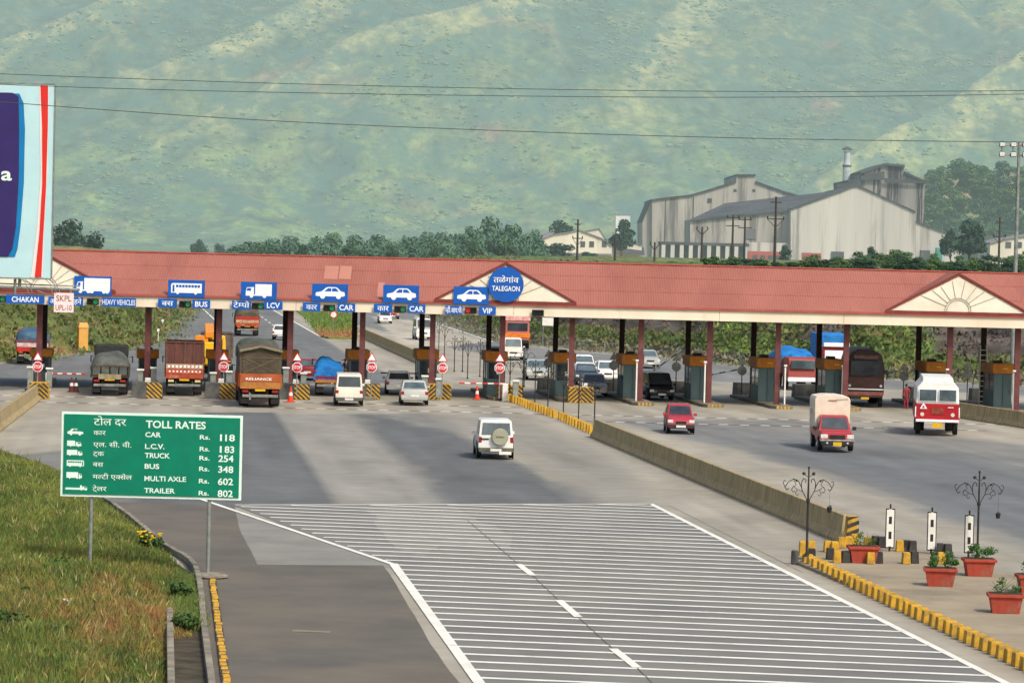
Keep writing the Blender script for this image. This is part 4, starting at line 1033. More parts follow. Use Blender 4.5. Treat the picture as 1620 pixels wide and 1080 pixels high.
def gable(px, hwp, top):
    u = U_(px, 450); hw = hwp/K1; za = Z(px, top, DF+vE).z; z0 = zE+.1; v = vE-.12
    # cross roof
    m = MB(); m.rings([[(u-hw, v, z0), (u, v, za), (u+hw, v, z0), (u+hw, v, z0-.1), (u, v, za-.12), (u-hw, v, z0-.1)], [(u-hw, vR, z0), (u, vR, za), (u+hw, vR, z0), (u+hw, vR, z0-.1), (u, vR, za-.12), (u-hw, vR, z0-.1)]])
    g = m.build('gable', roofm, canopy)
    ins = .94; yy = v+.06
    MB().add([(u-hw*ins, yy, z0+.06), (u+hw*ins, yy, z0+.06), (u, yy, za-.16)], [(0, 1, 2)]).add([(u-hw*ins, yy+.06, z0+.06), (u+hw*ins, yy+.06, z0+.06), (u, yy+.06, za-.16)], [(0, 2, 1)]).build('gable_panel', gabm, g)
    m = MB(); t = .085
    for s in (-1, 1):
        m.hexa([(u+s*hw, v-.05, z0-.02), (u+s*hw, v+.06, z0-.02), (u, v+.06, za-.02), (u, v-.05, za-.02)], [(u+s*hw, v-.05, z0+t), (u+s*hw, v+.06, z0+t), (u, v+.06, za+t), (u, v-.05, za+t)])
    m.box(u, v, z0-.1, hw*2, .1, .14); m.build('gable_trim', trimm, g)
    m = MB(); r = .82; y = yy-.02; zc = z0+.08
    for q in (r, r-.12): m.path([(u+q*math.cos(a*math.pi/16), y, zc+q*math.sin(a*math.pi/16)) for a in range(17)], .014, 4)
    for a in (22, 38, 54, 78, 102, 126, 142, 158):
        ca, sa = math.cos(R(a)), math.sin(R(a)); H_ = za-.2-zc; tmax = 1/((abs(ca)/(hw*ins))+(sa/H_)); m.tube((u+ca*r, y, zc+sa*r), (u+ca*tmax*.97, y, zc+sa*tmax*.97), .013, n=4)
    m.build('sunburst', linem, g)
gable(75, 112, 401); gable(800, 112, 416); gable(1512, 114, 433)

# ------------------------------------------------------------------ signs on the canopy
dS = DF+vE-.22; kS = FPX/dS
lettw = mk('sign_letter_white', K(238, 242, 246), K(226, 232, 238), 3, .5)
def board(name, px, py, w, h, label, cat, draw, group=None, m=blue_s, off=0):
    p = Z(px, py, dS-off); o = empty(name, p, -PSI, label, cat, group)
    W, H_ = w/kS, h/kS; MB().box(0, .0, -H_/2, W, .05, H_).build('board', m, o)
    L = MB(); draw(L, W, H_); L.build('symbol' if cat == 'lane symbol' else 'lettering', [lettw, m], o); return o
Y1 = -.03
def car_d(L, W, H_): car_icon(L, -W*.4, -H_*.3, W*.82, H_*.62, Y1, 0, 1)
board('symbol_board', 147, 452, 59, 30, 'blue board with white articulated truck symbol above the heavy vehicles lane', 'lane symbol', lambda L, W, H_: truck_icon(L, -W*.44, -H_*.4, W*.9, H_*.8, Y1, 0, 1, True, .2))
board('symbol_board', 295, 456.5, 58, 27, 'blue board with white bus symbol above the bus lane', 'lane symbol', lambda L, W, H_: bus_icon(L, -W*.42, -H_*.33, W*.84, H_*.64, Y1, 0, 1))
board('symbol_board', 409.5, 460, 57, 28, 'blue board with white small lorry symbol above the LCV lane', 'lane symbol', lambda L, W, H_: truck_icon(L, -W*.36, -H_*.4, W*.72, H_*.78, Y1, 0, 1, True, .33, (.22, .72)))
board('symbol_board', 522, 463, 57, 28, 'blue board with white car symbol above the first car lane, right of the lorry symbol', 'lane symbol', car_d)
board('symbol_board', 634.5, 465, 57, 28, 'blue board with white car symbol above the second car lane, left of the central gable', 'lane symbol', car_d)
board('symbol_board', 745.5, 467.5, 56, 28, 'blue board with white car symbol above the VIP lane, on the central gable', 'lane symbol', car_d)
def txt(t, hf=.62, wf=.78, b=.02, d=0): return lambda L, W, H_: lettering(L, t, -W*wf/2, -H_*.3, H_*hf, W*wf, Y1, b, d)
for (t, px, py, w, lab, wf, b, d) in (
    ('CHAKAN', 40, 473.5, 61, 'blue board reading CHAKAN under the left gable', .7, .02, 0),
    ('अवजड वाहने', 104, 476.5, 55, 'blue board with Hindi lettering partly behind the small site number plate', .9, 0, .02),
    ('HEAVY VEHICLES', 188, 478, 54, 'blue board reading HEAVY VEHICLES', .96, .01, 0),
    ('बस', 265, 479.5, 30, 'blue board with short Hindi word left of the bus lane signal', .6, 0, .02), ('BUS', 318.5, 481, 28, 'blue board reading BUS', .7, .02, 0),
    ('टे~मपो', 382, 482.5, 30, 'blue board with Hindi lettering left of the LCV lane signal', .84, 0, .02), ('LCV', 432.5, 483, 29, 'blue board reading LCV', .7, .02, 0),
    ('कार', 493, 485.5, 28, 'blue board with Hindi word for car, left of the first car lane signal', .62, 0, .02), ('CAR', 548, 486.5, 28, 'blue board reading CAR under the first car symbol', .8, .02, 0),
    ('कार', 606, 487.5, 29, 'blue board with Hindi word for car, left of the second car lane signal', .62, 0, .02), ('CAR', 659, 488.5, 28, 'blue board reading CAR under the second car symbol', .8, .02, 0),
    ('~वही.आय.पी.', 718, 490.5, 28, 'blue board with Hindi lettering left of the red VIP lane signal', .94, 0, .02), ('VIP', 771, 491.5, 27, 'blue board reading VIP', .58, .02, 0)):
    board('lane_name_board', px, py, w, 13.5, lab, 'lane sign', txt(t, .6, wf, b, d), 'lane name boards on the fascia')
def round_sign():
    p = Z(800.5, 450, dS-.15); o = empty('round_sign', p, -PSI, 'large round blue sign reading TALEGAON on the central gable', 'place sign'); r = 28/kS
    m = MB(); m.lathe([(r, 0), (r, .06)], n=40, axis='y'); m.build('disc', blue_s, o, smooth=True)
    L = MB(); lettering(L, 'तळेगांव', -.78, .12, .34, 1.56, -.03, 0, .02); lettering(L, 'TALEGAON', -.86, -.4, .3, 1.72, -.03, .015); L.build('lettering', lettw, o)
round_sign()
ledg = emis('signal_green', K(20, 130, 84), .35); ledr = emis('signal_red', K(190, 34, 38), .5); offl = mk('signal_off', K(44, 52, 48), K(30, 34, 34), 5, .3, coords='obj')
for (px, py, st) in ((0, 472.5, 'g'), (147, 477, 'g'), (293, 481, 'g'), (408, 484, 'g'), (521, 487, 'g'), (633, 489, 'g'), (745, 491, 'r'), (851, 495, 'o')):
    p = Z(px, py, dS); o = empty('lane_signal', p, -PSI, {'g': 'black twin lane signal box showing green on the fascia', 'r': 'black twin lane signal box showing red above the VIP lane', 'o': 'unlit black twin lane signal box right of the central gable'}[st], 'lane signal', 'lane signals showing green' if st == 'g' else None)
    MB().box(0, 0, -.2, .74, .16, .4).build('housing', dark, o, bevel=.02)
    for s in (-1, 1):
        mt = ledr if (st == 'r' and s < 0) else ledg if (st == 'g' and s > 0) else offl
        MB().lathe([(.15, -.11), (.15, -.08)], (s*.18, 0, 0), 14, 'y').build('lens', mt, o)
        MB().add([(s*.18+.17*math.cos(a*math.pi/8), y, .17*math.sin(a*math.pi/8)) for y in (-.09, -.26) for a in range(9)], [(i, i+1, i+10, i+9) for i in range(8)]).build('visor', dark, o)

# ------------------------------------------------------------------ islands, crash blocks, booths
kerbm = mk('island_kerb', K(134, 126, 110), K(108, 102, 90), 1.5, .9, c3=K(80, 78, 70), s3=.8, f3=.7)
bandm = mk('booth_band', K(190, 122, 34), K(164, 100, 34), 2.5, .6, coords='obj', c3=K(130, 84, 44), s3=1.2, f3=.6)
boothm = mk('booth_panel', K(92, 116, 118), K(76, 98, 102), .9, .5, coords='obj', c3=K(60, 74, 76), s3=.8, f3=.6, stretch=(1, 1, .35))
def island(u, right, idx):
    o = cw(u, 0); r = empty('toll_island', (o.x, o.y, 0), 0, ('raised kerbed island under the oncoming side booth' if right else 'raised kerbed island behind a striped crash block'), 'traffic island', 'islands on the oncoming side' if right else 'islands on the outgoing side')
    y0_, y1_ = (-2.2, 12.5) if right else (-4.2 if idx < 5 else .2, 12.5)
    pr = [(-.7, y0_+.5), (-.45, y0_), (.45, y0_), (.7, y0_+.5), (.7, y1_), (-.7, y1_)]
    MB().rings([[(x, y, 0) for x, y in pr], [(x, y, .2) for x, y in pr]]).build('kerb', kerbm, r, bevel=.02)
    if right:
        for k in range(4): MB().box(-.34+k*.225, y0_-.006, .01, .12, .016, .18).build('kerb_stripe', yell, r)
    return r
def chevron_block(px, py, w, full, label):
    p = G(px, py); o = empty('crash_block', (p.x, p.y, 0), -PSI*.3, label, 'crash block', 'striped crash blocks at the island ends'); h = .98; d = 1.1
    MB().box(0, d/2, 0, w, d, h, tx=.94, ty=.94).build('block', concg if not full else yell, o, bevel=.02)
    # chevron bands: slanted strips clipped to the face
    y = -.012; mb = MB(); x0_, x1_ = (-w/2+.03, w/2-.03) if full == 1 else (-.02, w/2-.03)
    if full != 1: mb.plate([(x0_, .03), (x1_, .03), (x1_-.03, h-.03), (x0_, h-.03)], y, 0)
    n_ = 7; st = .27
    def strip(xa, xb, s):       # s=+1 rises to the right
        for k in range(-6, 10):
            P = []
            z0_ = k*st
            q = [(xa, z0_), (xb, z0_+s*(xb-xa)*.9), (xb, z0_+s*(xb-xa)*.9+st*.48), (xa, z0_+st*.48)]
            P = clip_z(q, .03, h-.03)
            if len(P) > 2: mb.plate(P, y-.008, 1)
    if full == 1:
        strip(x0_, 0, 1); strip(0.005, x1_, -1)
    else: strip(x0_, x1_, -1)
    mb.build('chevron_stripes', [yell, yblk], o); return o
def clip_z(P, lo, hi):
    for sgn, lim in ((1, lo), (-1, hi)):
        out = []
        for i in range(len(P)):
            a, b = P[i], P[(i+1) % len(P)]; fa, fb = sgn*(a[1]-lim), sgn*(b[1]-lim)
            if fa >= 0: out.append(a)
            if fa*fb < 0: t = fa/(fa-fb); out.append((a[0]+(b[0]-a[0])*t, a[1]+(b[1]-a[1])*t))
        P = out
        if not P: return []
    return P
for i, u in enumerate(fu): island(u, i > 7, i)
wb = ['leftmost striped crash block, meeting the far left barrier', 'half striped crash block between the dark tarp truck and the maroon truck', 'half striped crash block between the maroon truck and the brown canvas truck',
      'half striped crash block behind the orange cone, right of the brown canvas truck', 'half striped crash block right of the white utility wagon', 'fully striped crash block right of the silver sedan', 'fully striped crash block at the far end of the yellow median row', 'fully striped crash block standing right of the median lamp posts']
for i, (px, py, w_, fl) in enumerate([(61, 631, 1.15, 1), (232, 630, 1.9, 0), (348, 631, 1.9, 0), (466, 632, 1.9, 0), (580, 632, 1.7, 0), (694, 632, 1.6, 1), (806, 633, 1.65, 1), (919, 637, 1.65, 1)]):
    cb = chevron_block(px, py, w_, fl, wb[i])
    p = cb.location
    if i: # white lamp box on the block
        o = empty('block_light', (p.x+(.05 if i < 7 else .25), p.y+.25, .98), -PSI, 'small white box light on top of a striped crash block', 'light box', 'white box lights on the crash blocks')
        MB().box(0, 0, 0, .36, .2, .05).box(0, 0, .05, .32, .16, .2).build('housing', white, o, bevel=.01); MB().box(0, -.084, .07, .28, .01, .15).build('diffuser', lampw, o)
def stop_sign(px, py, dep, label, group, back=False):
    p = Z(px, py, dep); o = empty('stop_sign' if not back else 'sign_post', (p.x, p.y, 0), -PSI, label, 'road sign', group); zc = p.z
    MB().tube((0, .05, .0 if back else .4), (0, .05, zc+.75), .035, n=8).build('post', galv if not back else dark, o)
    r = .33; oc = [(r*math.cos(R(22.5+45*k)), r*math.sin(R(22.5+45*k))+zc) for k in range(8)]; o2 = [(x*.86, (z-zc)*.86+zc) for x, z in oc]
    if back:
        MB().prismy(oc, -.01, .02).build('disc_back', concg, o)
        MB().prismy([(-.3, zc+.4), (.3, zc+.4), (0, zc+.92)], -.01, .02).build('triangle_back', concg, o)
    else:
        MB().prismy(oc, -.01, .02).build('octagon_rim', lettw, o); MB().prismy(o2, -.026, -.012).build('octagon', redst, o)
        L = MB(); lettering(L, 'STOP', -.23, zc-.09, .19, .46, -.032, .02); L.build('lettering', lettw, o)
        MB().prismy([(-.31, zc+.38), (.31, zc+.38), (0, zc+.92)], -.01, .02).build('triangle_rim', redst, o); MB().prismy([(-.23, zc+.43), (.23, zc+.43), (0, zc+.83)], -.026, -.012).build('triangle', lettw, o)
for px, py, lb in ((59.5, 580, 'red octagonal stop sign on the leftmost island'), (354, 580, 'red octagonal stop sign between the maroon truck and the brown canvas truck'), (470, 581, 'red octagonal stop sign left of the parked dark red car'),
               (588, 581, 'red octagonal stop sign above the white utility wagon'), (700, 582, 'red octagonal stop sign above the silver sedan lane island'), (790.5, 582, 'red octagonal stop sign at the VIP lane barrier')):
    stop_sign(px, py, 192, lb, 'stop signs with warning triangles')
for px, py in ((867.6, 574), (971, 578), (1070, 580), (1174, 586), (1430, 595), (1531, 592)):
    stop_sign(px, py, 212, 'back of a stop sign with triangle above, beyond the oncoming booths', 'stop sign backs on the oncoming side', True)
def booth(u, i):
    c = cw(u+SK*4.5, 4.5); right = i > 7
    lab = {0: 'toll booth on the leftmost island behind the first stop sign', 1: 'toll booth between the dark tarp truck and the maroon truck', 2: 'toll booth beside the yellow machine', 3: 'toll booth right of the brown canvas truck', 4: 'toll booth right of the blue tarp pickup',
           5: 'toll booth right of the white hatchback', 6: 'toll booth at the VIP lane barrier', 7: 'toll booth right of the median lamp posts, with plants in front', 8: 'toll booth left of the black utility car', 9: 'toll booth right of the black utility car',
           10: 'toll booth above the red hatchback, first to its right', 11: 'toll booth left of the dark brown bus', 12: 'toll booth behind the red and white truck', 13: 'toll booth at the right edge beside the ladder'}[i]
    o = empty('toll_booth', (c.x, c.y, .2), 0, lab, 'toll booth', 'toll booths on the islands')
    W = 1.16; D = 2.6
    b = MB(); b.box(0, 0, 0, W, D, 1.02); b.box(0, 0, 2.05, W, D, .1)
    for sx in (-1, 1):
        for sy in (-1, 0, 1): b.box(sx*(W/2-.05), sy*(D/2-.05), 1.02, .1, .1, 1.04)
    if right: b.box(0, -D/2+.03, 1.0, W-.1, .05, 1.06)
    b.build('cabin', boothm, o)
    g = MB(); g.box(0, D/2-.04, 1.02, W-.2, .03, 1.03)
    for s in (-1, 1): g.box(s*(W/2-.04), 0, 1.02, .03, D-.2, 1.03)
    if not right: g.box(0, -D/2+.05, 1.02, W-.2, .03, 1.03)
    g.build('window', glassd, o)
    MB().box(0, 0, 2.15, 1.42, D+.3, .62).build('sign_band', bandm, o, bevel=.02)
    MB().box(.05, .3, 2.77, .5, .6, .16).build('roof_unit', dark, o)
    if right:
        MB().box(0, -D/2-.02, .05, .015, .02, 2.0).box(W/2-.16, -D/2-.02, .9, .03, .02, .2).build('door_seam', dark, o)
        MB().box(.1, -D/2-.17, 2.42, .3, .03, .08).build('lettering', mk('band_letter', K(220, 180, 80), K(210, 160, 70), 4, .6), o)
    else:
        MB().box(.12, -D/2-.06, 1.3, .2, .05, .3).build('notice', platew, o)
    hs = {0: .80, 1: .83, 2: .86, 3: .9, 4: .95}.get(i, 1.0); o.scale = (1, 1, hs)
    # cash window monitor post and gate pedestal stand on the island, separate things
    return o
for i, u in enumerate(fu): booth(u, i)
def pedestal(px, dep, h, label, group, m=galv, z0=.2, w=.16):
    p = Z(px, 600, dep); o = empty('pedestal', (p.x, p.y, z0), 0, label, 'pedestal', group)
    MB().box(0, 0, 0, w, w, h).build('post', m, o, bevel=.01); MB().box(0, 0, h, w+.1, w+.14, .1).build('cap', white, o); return o
for px, dep, h, mm in ((1007, 197.5, 2.5, white), (1115, 197.5, 2.5, white), (1231+11, 197.5, 2.4, white), (1333, 199, 2.4, white), (1498, 198, 2.4, white), (899, 199, 2.4, white), (1604, 198, 2.4, white)):
    pedestal(px, dep, h, 'slim pale sensor post with a head, beside a maroon column', 'sensor posts beside the columns', mm, .2, .09)
for px, dep, h in ((48, 194, 1.3), (78, 195, 1.2), (243, 195, 1.4), (222, 194, 1.3), (362, 194.5, 1.3), (337, 194.5, 1.2), (452, 195, 1.6), (480, 195, 1.3), (672, 195, 1.3), (694, 196, 1.1), (816, 196, 1.1)):
    pedestal(px, dep, h, 'grey ticket machine pedestal behind a striped crash block', 'ticket pedestals behind the crash blocks', galv, .2, .34)
# fenders and crash blocks beyond the oncoming booths
for px in (1075, 1178, 1272, 1366, 1455, 1552, 975, 868):
    p = Z(px, 600, 213); o = MB().box(0, 0, 0, 1.5, 1.0, .9, tx=.94, ty=.9).build('concrete_block', concg, bevel=.03); o.location = (p.x, p.y, .0)
    tag(o, 'grey concrete crash block beyond an oncoming lane booth', 'concrete block', 'grey crash blocks on the oncoming side')
# traffic cones
def cone(px, py, s, label, group=None, c='cone_orange', col=K(222, 76, 52)):
    p = G(px, py); o = empty('traffic_cone', (p.x, p.y, 0.02), 0, label, 'traffic cone', group)
    MB().lathe([(.15*s, .03), (.035*s, .72*s), (.03*s, .74*s)], n=14).box(0, 0, 0, .42*s, .42*s, .04).build('body', mk(c, col, tuple(v*.85 for v in col[:3])+(1,), 4, .6), o, smooth=False)
    MB().lathe([(.106*s, .3*s), (.082*s, .46*s)], n=14).build('reflective_band', white, o)
cone(754.5, 632, 1.15, 'orange traffic cone standing alone in the VIP lane')
cone(459.5, 636, 1.25, 'orange traffic cone against the striped block right of the brown canvas truck')
cone(113, 620, 1.2, 'dark red traffic cone, left of the pair by the first lane barrier', None, 'cone_dark', K(110, 44, 46)); cone(120, 620, 1.2, 'dark traffic cone, right of the pair by the first lane barrier', None, 'cone_black', K(70, 44, 46))
# lane barrier arms
def boom(px, py, dep, L_, ang, label, side=-1, up=0):
    p = Z(px, py, dep); o = empty('boom_barrier', (p.x, p.y, .2), 0, label, 'lane barrier'); h = 1.0
    MB().box(0, 0, -.18, .34, .4, h+.1).build('cabinet', white if not up else dark, o, bevel=.02)
    arm = MB(); a = R(ang); n_ = 8
    for k in range(n_):
        t0, t1 = L_*k/n_, L_*(k+1)/n_; arm.cur = k % 2
        arm.tube((side*t0*math.cos(a), -.05, h-.1+t0*math.sin(a)), (side*t1*math.cos(a), -.05, h-.1+t1*math.sin(a)), .05, n=6)
    arm.build('arm', [white, redst] if not up else [galv, dark], o)
boom(799, 610, 197, 2.9, 0, 'white and red barrier arm closed across the VIP lane')
boom(76, 612, 196, 2.3, 0, 'white barrier arm closed across the leftmost lane', 1)
boom(673, 605, 210, 3.0, 0, 'dark barrier arm across the lane of the white hatchback', -1, 1)
boom(1019, 607, 212, 3.6, 38, 'raised grey barrier arm left of the black utility car', 1, 1)
boom(1090, 618, 212, 3.3, 12, 'grey barrier arm slanting up across the lane right of the black utility car', 1, 1)
# white posts at the VIP lane edge
for k in range(4):
    p = G(776+k*2.9, 617+k*3); o = MB().box(0, 0, 0, .1, .1, .95).build('white_post', white, loc=(p.x, p.y, .02)); tag(o, 'short white post beside the VIP lane island', 'post', 'white posts at the VIP lane')
# aluminium ladder
def ladder():
    p = G(1553, 643); o = empty('step_ladder', (p.x, p.y, 0), .1, 'tall aluminium step ladder standing by the right edge booth', 'ladder'); H_ = 4.0
    m = MB()
    for s in (-1, 1): m.tube((s*.42, -.6, 0), (s*.2, 0, H_), .04, n=6)
    m.build('front_rail', white, o); m = MB()
    for s in (-1, 1): m.tube((s*.6, .75, 0), (s*.2, .05, H_-.1), .025, n=6)
    m.build('rear_rail', galv, o); m = MB()
    for k in range(1, 12): t = k/12; m.box(0, -.6+.6*t, H_*t, .84-.44*t, .07, .05)
    m.build('rung', white, o)
ladder()

# ------------------------------------------------------------------ vehicles
def wheel(parent, x, y, r, w=.2, dual=False, rim_m=chrome):
    o = MB(); ww = w*(2.1 if dual else 1); s = 1 if x > 0 else -1
    o.lathe([(r*.55, -ww/2), (r*.93, -ww/2), (r, -ww/2+.03), (r, ww/2-.03), (r*.93, ww/2), (r*.55, ww/2)], (x-s*(ww-w)/2, y, r), 18, 'x')
    t = o.build('wheel', black, parent, smooth=True)
    MB().lathe([(r*.2, 0), (r*.56, -.01*s), (r*.58, .025*s)], (x+s*(w/2-.02), y, r), 14, 'x').build('rim', rim_m, t)
def ring(y, zb, zt, hw, ch=.1, tw=.92):
    h = zt-zb
    return [(-hw*tw, y, zb), (hw*tw, y, zb), (hw, y, zb+h*.3), (hw, y, zt-h*.25), (hw*(1-ch), y, zt), (-hw*(1-ch), y, zt), (-hw, y, zt-h*.25), (-hw, y, zb+h*.3)]
STY = {  # stations of the lower body as (y fraction, belt height), then cabin bottom/top extents, belt, roof
    'hatch': ([(-.5, .78), (-.47, .96), (-.3, .98), (.1, .95), (.2, .93), (.42, .82), (.49, .62), (.5, .5)], (-.47, .24), (-.40, .06), .94, 1.46),
    'sedan': ([(-.5, .72), (-.48, .93), (-.3, .98), (.1, .95), (.22, .92), (.42, .80), (.49, .62), (.5, .5)], (-.37, .25), (-.22, .06), .95, 1.42),
    'suv': ([(-.5, .7), (-.49, 1.02), (-.3, 1.05), (.1, 1.03), (.2, 1.02), (.42, .98), (.49, .88), (.5, .62)], (-.485, .2), (-.46, .08), 1.02, 1.74),
    'van': ([(-.5, .8), (-.49, 1.08), (-.3, 1.1), (.2, 1.08), (.36, 1.02), (.46, .9), (.49, .75), (.5, .55)], (-.485, .42), (-.46, .26), 1.06, 1.85)}
def car(name, label, cat, style, col, pos, rz, L_, W, Hs=1.0, glass=glassd, group=None, mirrors=True, plate=platew, lower=None, spare=False, roof_col=None, bump=None, far=False, pname=None):
    st, (b0, b1), (t0, t1), belt, top = STY[style]; pm = paint(pname or ('car_paint_%d_%d_%d' % tuple(int(v*999) for v in col[:3])), col, .28)
    o = empty(name, pos, rz, label, cat, group); hw = W/2; zb = .24
    b = MB(); b.rings([ring(f*L_, zb+(.08 if abs(f) > .45 else 0), z*Hs, hw*(.94 if abs(f) > .48 else .985 if abs(f) > .4 else 1)) for f, z in st]); b.build('body', pm, o, smooth=True)
    B0, B1, T0, T1 = b0*L_, b1*L_, t0*L_, t1*L_; zt = top*Hs; bz = belt*Hs-.02; hb, ht = hw*.93, hw*.78 if style != 'van' else hw*.84
    if style == 'suv': ht = hw*.84
    bot = [(-hb, B0, bz), (hb, B0, bz), (hb*.97, B1, bz), (-hb*.97, B1, bz)]; tp = [(-ht, T0, zt-.05), (ht, T0, zt-.05), (ht, T1, zt-.05), (-ht, T1, zt-.05)]
    c = MB(); c.rings([bot, tp, [(-ht*.88, T0+.07, zt), (ht*.88, T0+.07, zt), (ht*.88, T1-.07, zt), (-ht*.88, T1-.07, zt)]])
    c.build('cabin', paint('roof_'+(pname or str(int(roof_col[0]*999))), roof_col, .3) if roof_col else pm, o, smooth=True)
    def pane(i, j, a0, a1, f0, f1, nm='window', push=.012):
        A, B, C_, D = Vector(bot[i]), Vector(bot[j]), Vector(tp[j]), Vector(tp[i]); n_ = (B-A).cross(D-A).normalized()*push
        cen = (A+B+C_+D)/4-Vector((0, (B0+B1)/2, bz))
        if n_.dot(cen) < 0: n_ = -n_
        P = [(A.lerp(B, s)).lerp(D.lerp(C_, s), t)+n_ for s, t in ((a0, f0), (a1, f0), (a1, f1), (a0, f1))]
        MB().quad(*P).build(nm, glass, o)
    pane(0, 1, .07, .93, .1, .88, 'rear_window'); pane(2, 3, .05, .95, .06, .93, 'windscreen')
    for (i, j) in ((1, 2), (0, 3)):
        pane(i, j, .06, .46, .12, .86); pane(i, j, .52, .9, .12, .86)
    r = .31 if style in ('hatch', 'sedan') else .36
    for s_ in (-1, 1):
        m = MB(); [m.box(s_*(hw+.001), y_*L_, .36, .012, .018, belt*Hs-.46) for y_ in (-.2, .01, .2)]; m.box(s_*(hw+.002), 0, .34, .014, L_*.5, .05); m.build('door_seam', dark, o)
        [MB().lathe([(r+.07, -.012), (r+.07, .012)], (s_*(hw*.99), y_*L_, r), 18, 'x').build('wheel_arch', dark, o) for y_ in (-.31, .32)]
    for x in (-1, 1):
        for y in (-.31, .32): wheel(o, x*(hw-.1), y*L_, r, .2)
    for s in (-1, 1):
        MB().box(s*(hw-.17), L_/2-.03, .56*Hs, .28, .06, .16, mi=0).build('headlight', lampw, o, bevel=.015)
        zz = .62 if style in ('hatch', 'sedan') else .72
        MB().box(s*(hw-.12), -L_/2+.02, zz*Hs, .2 if style != 'suv' else .14, .05, .2 if style != 'suv' else .26).build('tail_light', lampr, o, bevel=.015)
        if mirrors: MB().box(s*(hw+.08), B1-.14, bz-.02, .18, .08, .13).build('mirror', pm, o, bevel=.02)
    bm_ = paint('bumper_grey', K(84, 84, 84), .6) if bump is None else bump
    MB().box(0, L_/2+.01, .28, W*.94, .14, .2).build('front_bumper', bm_, o, bevel=.03); MB().box(0, -L_/2-.01, .3, W*.94, .14, .2).build('rear_bumper', bm_, o, bevel=.03)
    MB().box(0, L_/2-.005, .52*Hs, W*.38, .04, .13).build('grille', dark, o)
    MB().box(0, L_/2+.085, .32, .5, .012, .12).build('number_plate', plate, o); MB().box(0, -L_/2-(.085 if not spare else .09), .34 if style != 'sedan' else .5, .5, .012, .12).build('number_plate', plate, o)
    return o
def front(px, py): return G(px, py)
def vcar(name, label, cat, style, col, px, py, away, L_, W, yaw=-0.11, **kw):
    p = G(px, py); s = 1 if away else -1; h = (0 if away else math.pi)+yaw
    d = Vector((-math.sin(h), math.cos(h), 0)); c = p+d*(L_/2*1)*(1 if away else -1)
    return car(name, label, cat, style, col, (c.x, c.y, .045), h, L_, W, **kw)
# away: the rear bottom is at the pixel; oncoming: the front bottom is at the pixel
bol = vcar('jeep', 'white hard top jeep with round spare wheel cover, driving away alone before the toll lanes', 'jeep', 'suv', K(226, 228, 226), 784, 727, True, 3.9, 1.66, yaw=-.045, glass=glassl, pname='jeep_white', plate=platew, bump=mk('bumper_olive', K(104, 106, 92), K(80, 82, 72), 4, .6, coords='obj'))
sw = MB().lathe([(.1, -.2), (.36, -.2), (.38, -.16), (.38, 0), (.2, 0)], (.17, -1.97, 1.0), 24, 'y').build('spare_wheel', mk('cover_beige', K(158, 160, 140), K(146, 148, 128), 2, .5, coords='obj'), bol, smooth=True)
L = MB(); lettering(L, 'BOLERO', .0, .96, .07, .36, -2.176, .02); L.build('lettering', dark, sw)
L = MB(); L.box(-.52, -1.965, .86, .4, .012, .06).build('badge', dark, bol)
MB().box(.42, -2.07, .2, .55, .03, .14).build('mud_flap', white, bol)
vcar('utility_wagon', 'white boxy utility wagon waiting beside the blue tarp pickup', 'wagon', 'van', K(222, 220, 206), 552, 643, True, 4.4, 1.68, yaw=-.035, glass=glassd, pname='wagon_white')
vcar('hatchback', 'white hatchback with red tail lights stopped at the barrier, left of the silver sedan', 'car', 'hatch', K(226, 226, 226), 630.5, 625, True, 3.7, 1.66, yaw=-.05, glass=glassd, pname='hatch_white', bump=white)
vcar('sedan', 'silver sedan driving away behind the white hatchback', 'car', 'sedan', K(176, 180, 176), 655.5, 642, True, 4.2, 1.68, yaw=-.05, glass=glassl, pname='sedan_silver', bump=paint('sedan_bumper', K(166, 170, 166)))
vcar('sedan', 'dark red car stopped beyond the booths, left of the blue tarp pickup', 'car', 'sedan', K(132, 26, 40), 486, 602, True, 4.0, 1.62, glass=glassl, pname='red_dark', bump=paint('red_bumper', K(120, 30, 40)))
vcar('hatchback', 'small white car driving away beyond the canopy on the left carriageway', 'car', 'hatch', K(226, 226, 226), 443, 538, True, 3.6, 1.6, pname='hatch_white')
vcar('hatchback', 'bright red hatchback coming towards the camera on the right carriageway', 'car', 'hatch', K(168, 46, 62), 1077, 687, False, 3.4, 1.46, yaw=-0.1, glass=glassd, pname='maruti_red', bump=mk('bumper_dark', K(60, 56, 58), K(44, 42, 44), 4, .6, coords='obj'))
vcar('suv', 'black utility car coming through a toll lane below the raised grey arm', 'car', 'van', K(30, 32, 42), 1047, 634, False, 4.3, 1.68, yaw=.06, glass=glassd, pname='suv_black', bump=dark, Hs=.93)
vcar('sedan', 'white car with a dark windscreen in the lane beside the second median striped block', 'car', 'sedan', K(206, 208, 206), 941, 629, False, 4.2, 1.66, yaw=-0.09, glass=glassd, pname='sedan_pale', bump=white)
vcar('hatchback', 'white hatchback seen right of the lamp posts behind a grey crash block', 'car', 'hatch', K(222, 224, 222), 962, 605, False, 3.5, 1.5, yaw=-0.05, glass=glassl, pname='hatch_white', bump=white)
vcar('sedan', 'silver car approaching the booths between the VIP island and the median lamp posts', 'car', 'sedan', K(168, 174, 170), 851, 602, False, 4.3, 1.72, yaw=-0.06, glass=glassl, pname='sedan_grey', bump=paint('sedan_bumper', K(166, 170, 166)))
vcar('hatchback', 'white rounded car queuing behind the dark blue car', 'car', 'hatch', K(224, 226, 224), 926, 594, False, 3.9, 1.64, yaw=-0.06, glass=glassl, pname='hatch_white', bump=white)
vcar('sedan', 'dark blue car queuing between two white cars', 'car', 'sedan', K(52, 62, 82), 928, 610, False, 4.0, 1.62, yaw=-0.09, glass=glassl, pname='sedan_blue', bump=dark)
